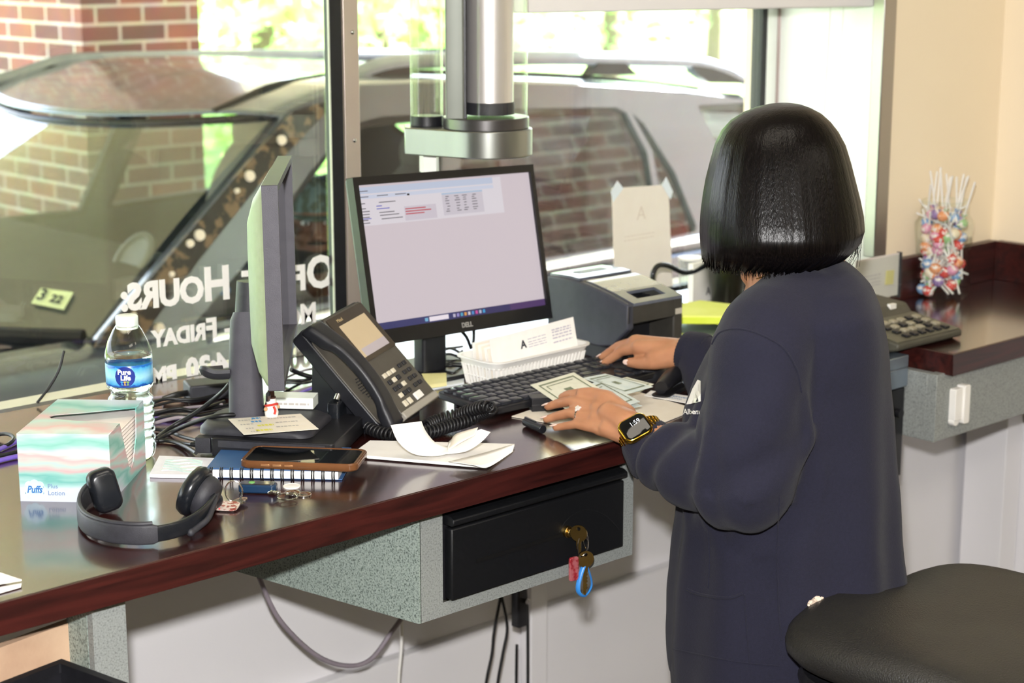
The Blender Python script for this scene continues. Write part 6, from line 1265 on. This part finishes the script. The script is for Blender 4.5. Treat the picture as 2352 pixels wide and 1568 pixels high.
# ================================================================== THE PERSON AT THE COUNTER
HD = Vector((math.cos(AZ), math.sin(AZ), 0)); H0_ = 2.47
def V(px, py, w=0.0):
    r = ray(px, py); return CAM+r*((H0_+w)/(r.dot(HD)))
P0 = V(1810, 1100, 0); P0.z = 0
def Uw(p): return ((p-P0).dot(RT), (p-P0).dot(HD), p.z)
def Lp(u_, w, z): return P0+RT*u_+HD*w+Vector((0, 0, z))
per = thing('person', 'person with a black bob and navy sweatshirt counting cash at the counter, seen from behind', 'person', tuple(P0))
def lp(*a): return V(*a)-P0
M_skin = pm('warm_brown_skin', '#b07a58', 0.5, noise_=(26, '#bd8765', 0.3, 0.7), bump=(500, .08), sss=.12)
M_navy_s = pm('navy_sweatshirt', '#161627', 0.92, noise_=(300, '#1a1a2d', 0.3, 0.7), bump=(900, .35), sheen=.06)
M_trou = pm('dark_trousers', '#1c1d24', 0.9, noise_=(60, '#22232b', 0.3, 0.7))
# ---- body: one continuous surface (head, neck, trunk, arms, hands, legs)
bm = B()
hc = lp(1783, 445, 0.0)                          # head centre
MH = Matrix.Translation(hc) @ Matrix(((RT.x, HD.x, 0, 0), (RT.y, HD.y, 0, 0), (0, 0, 1, 0), (0, 0, 0, 1))) @ Matrix.Rotation(-.55, 4, 'Z') @ Matrix.Rotation(-.38, 4, 'Y')   # local -X = face
ell(bm, (0.008, 0, .02), (.092, .075, .098), MH, 28, 20); ell(bm, (-.03, 0, -.045), (.062, .058, .070), MH, 24, 16); ell(bm, (-.062, 0, -.095), (.026, .028, .020), MH)
ell(bm, (-.095, 0, -.018), (.017, .013, .012), MH); ell(bm, (-.088, 0, .0), (.012, .010, .024), MH); ell(bm, (-.084, 0, -.056), (.010, .022, .006), MH); ell(bm, (-.082, 0, -.066), (.011, .018, .007), MH)
ell(bm, (-.075, 0, .03), (.014, .05, .010), MH)
for s_ in (-1, 1): ell(bm, (-.068, s_*.04, -.022), (.022, .022, .022), MH); ell(bm, (.0, s_*.074, -.01), (.018, .009, .030), MH)
nb_ = lp(1832, 640, .0)
capsule(bm, [MH @ Vector((.02, 0, -.06)), lp(1798, 600, 0), nb_], [.054, .050, .058])
capsule(bm, [nb_, lp(1840, 760, 0), lp(1820, 1000, 0), lp(1815, 1300, 0), lp(1815, 1480, 0)], [.07, .10, .12, .12, .13])
for sgn, sp_, ew, wr in ((-1, lp(1748, 790, -.135), lp(1705, 1120, -.16), lp(1478, 1003, -.022)), (1, lp(1800, 745, .15), lp(1700, 980, .26), lp(1578, 808, .365))):
    capsule(bm, [lp(1840, 775, sgn*.06), sp_+Vector((0, 0, -.012))], [.05, .046]); capsule(bm, [sp_+Vector((0, 0, -.012)), ew], [.046, .040]); capsule(bm, [ew, (ew+wr)/2, wr], [.042, .036, .026])
Zf = Vector((0, 0, 0))
for s_ in (-1, 1):
    hp_ = Vector((0, 0, .80))+HD*s_*.085+RT*.0; kn = Vector((0, 0, .45))+HD*s_*.09-RT*.01; an = Vector((0, 0, .09))+HD*s_*.09+RT*.01
    capsule(bm, [hp_, kn, an], [.078, .062, .042]); capsule(bm, [an+Vector((0, 0, -.04))+RT*.02, an+Vector((0, 0, -.05))-RT*.13], [.04, .035])
# left hand (flat on the cash), pinky towards the camera
def finger(bm, pts, rs): capsule(bm, [lp(*p) for p in pts], rs, n=10)
LW = (1478, 1003, -.022)
for mcp, r_ in (((1384, 917, .066), .0125), ((1374, 937, .055), .0135), ((1370, 960, .040), .0130), ((1376, 984, .022), .0115)):
    capsule(bm, [lp(*LW), lp(*mcp)], [.019, r_*.9], n=12)
capsule(bm, [lp(1445, 975, -.005), lp(1400, 950, .03)], [.022, .018], n=12); capsule(bm, [lp(1450, 1000, -.015), lp(1395, 985, .012)], [.017, .013], n=12)
finger(bm, [(1384, 917, .066), (1330, 903, .112), (1304, 906, .130), (1290, 912, .140)], [.0100, .0080, .0070, .0060])
finger(bm, [(1374, 937, .055), (1308, 921, .102), (1278, 927, .122), (1258, 934, .130)], [.0098, .0080, .0072, .0060])
finger(bm, [(1370, 960, .040), (1308, 948, .082), (1276, 956, .101), (1255, 963, .108)], [.0094, .0079, .0071, .0059])
finger(bm, [(1376, 984, .020), (1324, 974, .052), (1296, 978, .068), (1276, 982, .076)], [.0086, .0070, .0062, .0053])
finger(bm, [(1440, 950, .02), (1395, 912, .062), (1358, 903, .088), (1335, 902, .10)], [.014, .0112, .0098, .008])
# right hand (over the mouse), thumb towards the camera
RW = (1578, 808, .365)
for mcp, r_ in (((1468, 797, .402), .0130), ((1460, 786, .424), .0135), ((1456, 787, .445), .0125), ((1462, 794, .463), .0110)): capsule(bm, [lp(*RW), lp(*mcp)], [.021, r_], n=12)
capsule(bm, [lp(1560, 812, .362), lp(1505, 822, .375)], [.020, .0165], n=12)
finger(bm, [(1468, 797, .402), (1428, 806, .428), (1402, 824, .440), (1385, 836, .446)], [.0108, .0090, .0078, .0064])
finger(bm, [(1460, 786, .424), (1420, 796, .452), (1398, 810, .466), (1382, 820, .472)], [.0108, .0090, .0078, .0064])
finger(bm, [(1456, 787, .445), (1420, 795, .472), (1405, 806, .482), (1395, 815, .488)], [.0100, .0085, .0075, .0062])
finger(bm, [(1462, 794, .463), (1432, 800, .485), (1420, 808, .492), (1412, 816, .496)], [.0088, .0074, .0066, .0056])
finger(bm, [(1545, 822, .362), (1500, 832, .372), (1468, 834, .390), (1446, 832, .402)], [.0165, .0125, .0100, .0082])
bodym = fuse(bm, .0028, 3)
body = obj('body', bodym, M_skin, per, smooth=180)
# nails
M_nail = pm('nail_pale_pink', '#e6c8ba', 0.25, noise_=(60, '#ecd0c4', 0.3, 0.7))
for tip, prev, up_ in (((1258, 934, .130), (1278, 927, .122), .0048), ((1255, 963, .108), (1276, 956, .101), .0047), ((1276, 982, .076), (1296, 978, .068), .0043), ((1385, 836, .446), (1402, 824, .440), .0050), ((1382, 820, .472), (1398, 810, .466), .005), ((1446, 832, .402), (1468, 834, .390), .006)):
    a, b_ = lp(*tip), lp(*prev); d_ = (a-b_).normalized(); side_ = d_.cross(Vector((0, 0, 1))).normalized(); nn = side_.cross(d_)
    if tip[0] == 1446: nn = (-VD-d_*(-VD).dot(d_)).normalized(); side_ = nn.cross(d_)
    bm = B(); ell(bm, (0, 0, 0), (.0075, .0046, .0016), Matrix(((d_.x, side_.x, nn.x, a.x+nn.x*up_+d_.x*.002), (d_.y, side_.y, nn.y, a.y+nn.y*up_+d_.y*.002), (d_.z, side_.z, nn.z, a.z+nn.z*up_+d_.z*.002), (0, 0, 0, 1)))); obj('fingernail', bm, M_nail, body, smooth=80)
# eyes, brows, lips
for s_ in (-1, 1):
    bm = B(); ell(bm, (-.083, s_*.031, .010), (.008, .013, .007), MH); ey = obj('eye', bm, pm('eye_white_2', '#e0dcd4', 0.3, noise_=(30, '#e6e2da', 0.3, 0.7)), per)
    bm = B(); ell(bm, (-.0895, s_*.031, .009), (.003, .0055, .006), MH); obj('iris', bm, M_rubber, ey)
    bm = B(); tube(bm, [MH @ Vector(p) for p in ((-.086, s_*.016, .030), (-.085, s_*.034, .034), (-.074, s_*.05, .030))], .0022, n=6); obj('eyebrow', bm, M_rubber, per)
bm = B(); ell(bm, (-.0925, 0, -.060), (.004, .020, .007), MH); obj('lips', bm, pm('lips', '#8a4a42', 0.4, noise_=(30, '#94544c', 0.3, 0.7)), per)

# ---- sweatshirt
def tor(py, xl, xr, b_, cw=0.0):
    a = V(xl, py, 0); c = V(xr, py, 0); m_ = (a+c)/2; hw = (c-a).length/2; return (m_-P0, hw, b_, cw)
rows_ = [(578, 1850, 1912, .050), (592, 1826, 1932, .068), (612, 1796, 1962, .095), (640, 1752, 1990, .130), (690, 1712, 2012, .165), (760, 1668, 2024, .165), (850, 1612, 2033, .158), (950, 1574, 2042, .155), (1050, 1566, 2050, .155), (1150, 1563, 2057, .158), (1250, 1552, 2064, .165), (1350, 1543, 2071, .175), (1450, 1539, 2076, .185), (1520, 1541, 2079, .19), (1560, 1546, 2080, .19)]
bm = B(); rs = []
for py, xl, xr, b_ in rows_:
    c, a, b2, _ = tor(py, xl, xr, b_); ring = []
    for k in range(64):
        t = 2*PI*k/64; ct, s_t = math.cos(t), math.sin(t); e_ = 2.4; rr_ = (abs(ct)**e_+abs(s_t)**e_)**(-1/e_)
        ring.append(c+RT*(a*rr_*ct)+HD*(b2*rr_*s_t))
    rs.append(ring)
rings(bm, rs)
shL = lp(1752, 802, -.135); elL = lp(1712, 1112, -.165); cuL = lp(1503, 1040, -.040)
capsule(bm, [lp(1840, 745, -.06), lp(1772, 775, -.115), shL, shL.lerp(elL, .5), elL], [.085, .072, .070, .072, .066], n=20)
capsule(bm, [elL, elL.lerp(cuL, .35), elL.lerp(cuL, .7), cuL], [.064, .060, .053, .042], n=20)
shR = lp(1800, 760, .145); elR = lp(1702, 985, .27); cuR = lp(1602, 815, .355)
capsule(bm, [lp(1840, 745, .06), shR, elR], [.08, .07, .06], n=20); capsule(bm, [elR, cuR], [.058, .038], n=20)
# bunched folds on the near forearm
ax = (cuL-elL); Lx = ax.length; ax.normalize()
for i, s in enumerate((.12, .34, .55, .76)):
    c = elL.lerp(cuL, s); n1_ = ax.orthogonal().normalized(); n2_ = ax.cross(n1_); R_f = (.064, .061, .056, .050)[i]
    continue
    tube(bm, [c+ax*(.010*math.sin(a+i))+n1_*(R_f*math.cos(a))+n2_*(R_f*math.sin(a)) for a in [k*PI/6 for k in range(12)]], .010, n=10, k=2, closed=True)
# drape creases from the elbow across the sleeve
for pts, r_ in (([(1560, 1098, -.10), (1612, 1110, -.145), (1660, 1100, -.19), (1700, 1075, -.215)], .016), ([(1600, 1150, -.14), (1650, 1168, -.19), (1705, 1160, -.225)], .014), ([(1850, 920, -.18), (1845, 1010, -.17), (1800, 1110, -.19)], .016)):
    capsule(bm, [lp(*p) for p in pts], [r_*.6]+[r_]*(len(pts)-2)+[r_*.5], n=12)
sw_me = fuse(bm, .0062, 7)
# cloth: gentle vertical drapes on the back, hem pull-in
for v in sw_me.vertices:
    p = v.co; u_ = p.dot(RT); w = p.dot(HD); z = p.z
    t = math.atan2(w, u_); amp = .0045*min(1, max(0, (1.28-z)/.3)); armz = (p-elL).length < .11 or (p-shL).length < .10
    k_ = math.sin(t*11+2*noise.noise(Vector((u_*4, w*4, z*1.5))))+.6*noise.noise(Vector((u_*12, w*12, z*3)))
    if not armz: v.co += Vector((RT.x*math.cos(t)+HD.x*math.sin(t), RT.y*math.cos(t)+HD.y*math.sin(t), 0))*amp*k_
    nv = Vector(v.normal); v.co += nv*.0022*noise.noise(p*16)
    # folds bunched round the near forearm, and soft creases down the upper sleeve
    s = (p-elL).dot(ax)/Lx; dist = (p-(elL+ax*s*Lx)).length
    if -.25 < s < 1.05 and dist < .105:
        wgt = min(1, max(0, (s+.25)/.35))*min(1, (1.05-s)/.12)*min(1, max(0, (.105-dist)/.03)); ph_ = s*15+2.6*noise.noise(p*11)+1.2*(p-elL).dot(HD)*14
        v.co += nv*.0052*wgt*math.sin(ph_)
    axu = (elL-shL).normalized(); Lu = (elL-shL).length; s = (p-shL).dot(axu)/Lu; dist = (p-(shL+axu*s*Lu)).length
    if 0 < s < 1.1 and dist < .09:
        wgt = min(1, s*3)*min(1, max(0, (.09-dist)/.02)); v.co += nv*(.0040*wgt*math.sin(s*7+5*noise.noise(p*7)+(p-shL).dot(RT)*30))
sw_ = obj('sweatshirt', sw_me, M_navy_s, per, smooth=180)
# ribbed cuffs, hem and collar
def rib(name, c, axis, r0, r1, L_, n=72):
    bm = B(); a_ = axis.orthogonal().normalized(); b_ = axis.cross(a_); rs = []
    for i in range(9):
        s = i/8; rr_ = r0*(1-s)+r1*s; rr_ *= 1-.06*(2*s-1)**4; rs.append([c+axis*(L_*(s-.5))+a_*((rr_+.0007*math.cos(36*t))*math.cos(t))+b_*((rr_+.0007*math.cos(36*t))*math.sin(t)) for t in [2*PI*k/n for k in range(n)]])
    rings(bm, rs, cap=True); return obj(name, bm, M_navy_s, sw_, smooth=60)
rib('cuff', cuL.lerp(lp(*LW), .30), (lp(*LW)-cuL).normalized(), .044, .036, .045); rib('cuff', cuR.lerp(lp(*RW), .35), (lp(*RW)-cuR).normalized(), .038, .033, .04)
bm = B(); c, a, b2, _ = tor(1548, 1545, 2080, .192); rs = []
for dz, f in ((-.028, .985), (-.027, 1.0), (-.005, 1.012), (.020, 1.012), (.024, .99)):
    rs.append([c+Vector((0, 0, dz))+RT*(a*f*rr_*ct)+HD*(b2*f*rr_*s_t) for ct, s_t, rr_ in [(math.cos(t), math.sin(t), (abs(math.cos(t))**2.4+abs(math.sin(t))**2.4)**(-1/2.4)) for t in [2*PI*k/96 for k in range(96)]]])
rings(bm, rs, cap=False); obj('hem_band', bm, M_navy_s, sw_, smooth=50)
# seams and pocket lie on the cloth: thin welts dropped on to the surface
bsw = bmesh.new(); bsw.from_mesh(sw_me); TB = BVHTree.FromBMesh(bsw)
def on(px, py, off=.0012):
    h = TB.ray_cast(CAM-P0, ray(px, py).normalized()); return None if h[0] is None else h[0]+h[1]*off
def welt(name, pxs, r_, mat=M_navy_s, off=.0006, parent=None):
    Q = [q for q in (on(p[0], p[1], off) for p in smoothpath([(a, b_, 0) for a, b_ in pxs], 8)) if q is not None]
    if len(Q) > 2: bm = B(); tube(bm, Q, r_, n=6, k=1); return obj(name, bm, mat, parent or sw_, smooth=80)
welt('shoulder_seam', [(1636, 790), (1652, 765), (1680, 756), (1715, 758), (1755, 772), (1800, 800), (1830, 850), (1840, 900)], .0014)
welt('side_seam', [(1790, 1140), (1786, 1250), (1788, 1380), (1795, 1470)], .0012)
welt('pocket_opening', [(1578, 1352), (1600, 1362), (1640, 1370), (1680, 1372), (1705, 1362)], .0022); welt('pocket_seam', [(1710, 1365), (1715, 1440), (1722, 1525)], .0012); welt('front_seam', [(1628, 1210), (1630, 1290), (1628, 1350)], .0012)
welt('hem_stitch', [(1548, 1490), (1620, 1505), (1700, 1520), (1790, 1528)], .0010)
# chest print
def decal(name, bm_, mat):
    ok = []
    for v in bm_.verts:
        q = on(v.co.x, v.co.y, .0012)
        v.co = q if q is not None else Vector((0, 0, 0))
        if q is None: ok.append(v)
    bmesh.ops.delete(bm_, geom=ok, context='VERTS')
    return obj(name, bm_, mat, sw_, smooth=0)
bm = B(); poly = [(1604, 872), (1592, 893), (1578, 929), (1596, 926), (1611, 922), (1611, 875)]
plate(bm, poly, [], 0, Matrix.Identity(4)); bmesh.ops.subdivide_edges(bm, edges=bm.edges[:], cuts=2, use_grid_fill=True); decal('chest_emblem', bm, M_white)
bm = B(); textbm(bm, 'Albem', 17, Matrix(((.86, 0, 0, 1571), (0, -1, 0, 951), (0, 0, 1, 0), (0, 0, 0, 1))), 0, off=.25, ax='LEFT'); decal('chest_lettering', bm, M_white)
bsw.free()
# trousers and shoes
bm = B()
for s_ in (-1, 1):
    hp_ = Vector((0, 0, .80))+HD*s_*.085; kn = Vector((0, 0, .45))+HD*s_*.09-RT*.01; an = Vector((0, 0, .12))+HD*s_*.09+RT*.01
    capsule(bm, [hp_, kn, an], [.088, .074, .066], n=20)
ell(bm, (0, 0, .82), (.125, .155, .10), Matrix(((RT.x, HD.x, 0, 0), (RT.y, HD.y, 0, 0), (0, 0, 1, 0), (0, 0, 0, 1))))
obj('trousers', fuse(bm, .010, 4), M_trou, per, smooth=180)
for s_ in (-1, 1):
    bm = B(); an = HD*s_*.09; Ms = Matrix.Translation(an) @ Matrix(((RT.x, HD.x, 0, 0), (RT.y, HD.y, 0, 0), (0, 0, 1, 0), (0, 0, 0, 1)))
    rings(bm, [[Ms @ Vector((x*f-.045, y*f, z)) for x, y in rrect(.25, .095, .045, n=6)] for f, z in ((.96, 0), (1, .012), (1, .03), (.85, .06), (.55, .085))]); obj('shoe', bm, M_black, per, smooth=50)
# ---- hair: blunt bob made of fine strands
hrows = [(238, 1785, 1822), (241, 1765, 1842), (248, 1738, 1862), (260, 1708, 1885), (278, 1680, 1905), (300, 1660, 1922), (330, 1645, 1938), (370, 1634, 1950), (410, 1624, 1960), (450, 1617, 1970), (490, 1612, 1978), (520, 1610, 1980), (545, 1610, 1972), (565, 1611, 1955), (580, 1612, 1938), (596, 1614, 1905)]
NA = 288; rs = []; bdep = [.016, .030, .046, .060, .073, .082, .090, .098, .105, .112, .119, .124, .125, .120, .110, .098]
rh = random.Random(4); fr_ = [rh.uniform(-1, 1) for _ in range(NA)]; clump = [math.sin(k*.52)*.5+math.sin(k*.23+1)*.5+fr_[k]*.6 for k in range(NA)]
face_open = lambda t: max(0, 1-abs(((t-2.35+PI) % (2*PI))-PI)/.85)        # towards -u: the face
outer_r = []; nrow = len(hrows)
for i, (py, xl, xr) in enumerate(hrows):
    a = V(xl, py, 0); c = V(xr, py, 0); m_ = (a+c)/2-P0; hw = (c-a).length/2; b_ = bdep[i]; ring = []
    for k in range(NA):
        t = 2*PI*k/NA; f = 1+(.0045*clump[k]*min(1, i/6)); ct, st2 = math.cos(t), math.sin(t); e_ = 2.25; rr_ = (abs(ct)**e_+abs(st2)**e_)**(-1/e_)
        dz = 0
        if i >= nrow-3: dz = .004*fr_[k]*(i-nrow+4)/3+.010*(st2 > 0)*0
        ring.append(m_+RT*(hw*rr_*ct*f)+HD*(b_*rr_*st2*f)+Vector((0, 0, dz)))
    outer_r.append(ring)
cen = [sum(r_, Vector())/NA for r_ in outer_r]
inner = []
for i in range(nrow-1, 4, -2):
    f = .80 if i > nrow-3 else .84; inner.append([cen[i].lerp(p, f)+Vector((0, 0, .004 if i == nrow-1 else 0)) for p in outer_r[i]])
bm = B(); allr = outer_r+inner; vs = [[bm.verts.new(p) for p in r_] for r_ in allr]
def opened(i, k):
    if i >= nrow: i_eq = nrow-1-(i-nrow)*2
    else: i_eq = i
    t = 2*PI*(k+.5)/NA; return i_eq >= 6 and face_open(t) > .42
for i in range(len(vs)-1):
    for k in range(NA):
        if opened(i, k) and opened(min(i+1, len(vs)-1), k): continue
        bm.faces.new((vs[i][k], vs[i][(k+1) % NA], vs[i+1][(k+1) % NA], vs[i+1][k]))
bm.faces.new(vs[0])
m, N, Lk, b = new_mat('black_hair'); b.inputs['Base Color'].default_value = rgb('#0d0b0b'); b.inputs['Roughness'].default_value = .27; b.inputs['Specular IOR Level'].default_value = .16; b.inputs['Anisotropic'].default_value = .6
t = N.new('ShaderNodeTexCoord'); mp = N.new('ShaderNodeMapping'); mp.inputs['Scale'].default_value = (1, 1, .006); n1 = N.new('ShaderNodeTexNoise'); n1.inputs['Scale'].default_value = 620; n1.inputs['Detail'].default_value = 3; bp = N.new('ShaderNodeBump'); bp.inputs['Strength'].default_value = .35; bp.inputs['Distance'].default_value = .0015
Lk.new(t.outputs['Object'], mp.inputs[0]); Lk.new(mp.outputs[0], n1.inputs['Vector']); Lk.new(n1.outputs['Fac'], bp.inputs['Height']); Lk.new(bp.outputs[0], b.inputs['Normal'])
r = N.new('ShaderNodeValToRGB'); r.color_ramp.elements[0].color = rgb('#050404'); r.color_ramp.elements[1].color = rgb('#120e0d'); r.color_ramp.elements[0].position = .35; r.color_ramp.elements[1].position = .7; Lk.new(n1.outputs['Fac'], r.inputs[0]); Lk.new(r.outputs[0], b.inputs['Base Color'])
M_hair = m
hair = obj('hair', bm, M_hair, per, smooth=180)
# loose strands at the blunt ends and outer side
bm = B()
for k in range(0, NA, 1):
    t = 2*PI*k/NA
    if face_open(t) > .42: continue
    for j in range(3):
        kk = (k+j*.3) % NA; p = outer_r[-1][k].lerp(cen[-1], .02+.05*rh.random()); q = outer_r[-3][k].lerp(cen[-3], .01); e_ = p+Vector((0, 0, -rh.uniform(.0, .011)))+RT*rh.uniform(-.002, .002)+HD*rh.uniform(-.002, .002)
        tube(bm, [q, p, e_], lambda s: .0007*(1-.6*s), n=4, k=2)
for k in range(26):
    p = V(1975-rh.uniform(0, 12), 500+rh.uniform(0, 45), rh.uniform(-.03, .03))-P0; tube(bm, [p, p+Vector((0, 0, -.02))+RT*rh.uniform(0, .004), p+Vector((0, 0, -.045))-RT*rh.uniform(-.002, .014)], .00028, n=4, k=3)
obj('hair_ends', bm, M_hair, hair, smooth=180)
# ---- watch, ring, necklace
wc = lp(1459, 984, -.052); nz_ = (-VD*.80+Vector((0, 0, .55))-RT*.12).normalized(); fa = (lp(*LW)-cuL).normalized(); xa = (fa-nz_*fa.dot(nz_)).normalized(); ya = nz_.cross(xa)
Mw = Matrix(((xa.x, ya.x, nz_.x, wc.x), (xa.y, ya.y, nz_.y, wc.y), (xa.z, ya.z, nz_.z, wc.z), (0, 0, 0, 1)))
M_gold = pm('gold_metal', '#e0b23c', 0.18, 1.0, noise_=(60, '#e8bc48', 0.3, 0.7))
bm = B(); rings(bm, [[Mw @ Vector((x, y, z)) for x, y in rrect(.037*f, .044*f, .011*f, n=6)] for f, z in ((.86, -.005), (1, -.002), (1, .003), (.90, .0055))]); wa = obj('watch', bm, M_gold, per, smooth=50)
bm = B(); rings(bm, [[Mw @ Vector((x, y, z)) for x, y in rrect(.031*f, .038*f, .008, n=6)] for f, z in ((1, .0045), (1, .0062), (.9, .0068))]); obj('watch_screen', bm, pm('watch_glass', '#08090a', 0.06, noise_=(60, '#0b0c0d', 0.3, 0.7)), wa, smooth=50)
xr_ = RT-nz_*RT.dot(nz_); xr_.normalize(); yr_ = nz_.cross(xr_); cr_, sr_ = math.cos(.55), math.sin(.55); x2 = xr_*cr_+yr_*sr_; y2 = nz_.cross(x2)
bm = B(); MT = Matrix(((x2.x, y2.x, nz_.x, wc.x+nz_.x*.0070), (x2.y, y2.y, nz_.y, wc.y+nz_.y*.0070), (x2.z, y2.z, nz_.z, wc.z+nz_.z*.0070), (0, 0, 0, 1)))
textbm(bm, '1:59', .0095, MT @ Matrix.Translation((.003, .002, 0)), .0001); obj('watch_digits', bm, pm('digits_white', '#c9d0da', 0.5, emit=('#c9d0da', .5), noise_=(60, '#d0d6e0', 0.3, 0.7)), wa, smooth=0)
bm = B(); wa_ax = fa; wcn = lp(*LW).lerp(wc, 0.0); wcn = (wcn-wc); wcn = wc+(wcn-wa_ax*wcn.dot(wa_ax)); rad = (wcn-wc).length; rad = max(.026, min(.034, rad)); cw_ = wc+(wcn-wc).normalized()*rad; e1 = (wc-cw_).normalized(); e2 = wa_ax.cross(e1)
for k in range(26):
    t = .50+(2*PI-1.0)*k/25; c = cw_+e1*(rad*math.cos(t))+e2*(rad*.92*math.sin(t)); tn = (-e1*math.sin(t)+e2*math.cos(t)).normalized(); nn = (c-cw_).normalized()
    for q in (-.0062, 0, .0062): box(bm, (0, 0, 0), (.0058, .0056, .0024), Matrix(((wa_ax.x, tn.x, nn.x, c.x+wa_ax.x*q), (wa_ax.y, tn.y, nn.y, c.y+wa_ax.y*q), (wa_ax.z, tn.z, nn.z, c.z+wa_ax.z*q), (0, 0, 0, 1))))
obj('watch_band', bm, M_gold, wa, bevel=.0005, label='gold link band')
a, b_ = lp(1370, 960, .040), lp(1308, 948, .082); d_ = (b_-a).normalized(); c = a.lerp(b_, .62); s1 = d_.orthogonal().normalized(); s2 = d_.cross(s1)
bm = B(); tube(bm, [c+s1*(.0092*math.cos(t))+s2*(.0092*math.sin(t)) for t in [k*PI/8 for k in range(16)]], .0012, n=8, k=2, closed=True); rg_ = obj('finger_ring', bm, M_chrome, per, label='silver ring with round stone')
nn = (-VD*.5+Vector((0, 0, 1))).normalized(); nn = (nn-d_*nn.dot(d_)).normalized(); M_gem = pm('clear_stone', '#f2eee8', 0.05, .2, noise_=(900, '#cfc8c0', 0.4, 0.6), spec=1)
for o_, r_ in ((0, .0046), (.0045, .0022), (-.0045, .0022)):
    q = c+nn*(.0108 if o_ == 0 else .0098)+d_.cross(nn)*o_; bm = B(); bmesh.ops.create_icosphere(bm, subdivisions=1, radius=r_); 
    for v in bm.verts: v.co += q
    obj('stone', bm, M_gem, rg_, smooth=0)
bm = B(); tube(bm, [lp(1738, 640, -.035), lp(1765, 630, -.058), lp(1795, 606, -.062), lp(1820, 590, -.05)], .0008, n=6); obj('necklace', bm, M_gold, per)
print('hand z', [round(lp(*p).z, 3) for p in ((1262, 937, .120), (1260, 963, .108), (1279, 978, .088), (1374, 937, .055), (1376, 984, .022), (1478, 1003, -.022), (1385, 836, .446), (1578, 808, .365))], 'len', (lp(1260, 963, .108)-lp(*LW)).length, (lp(1384, 917, .066)-lp(1376, 984, .022)).length)
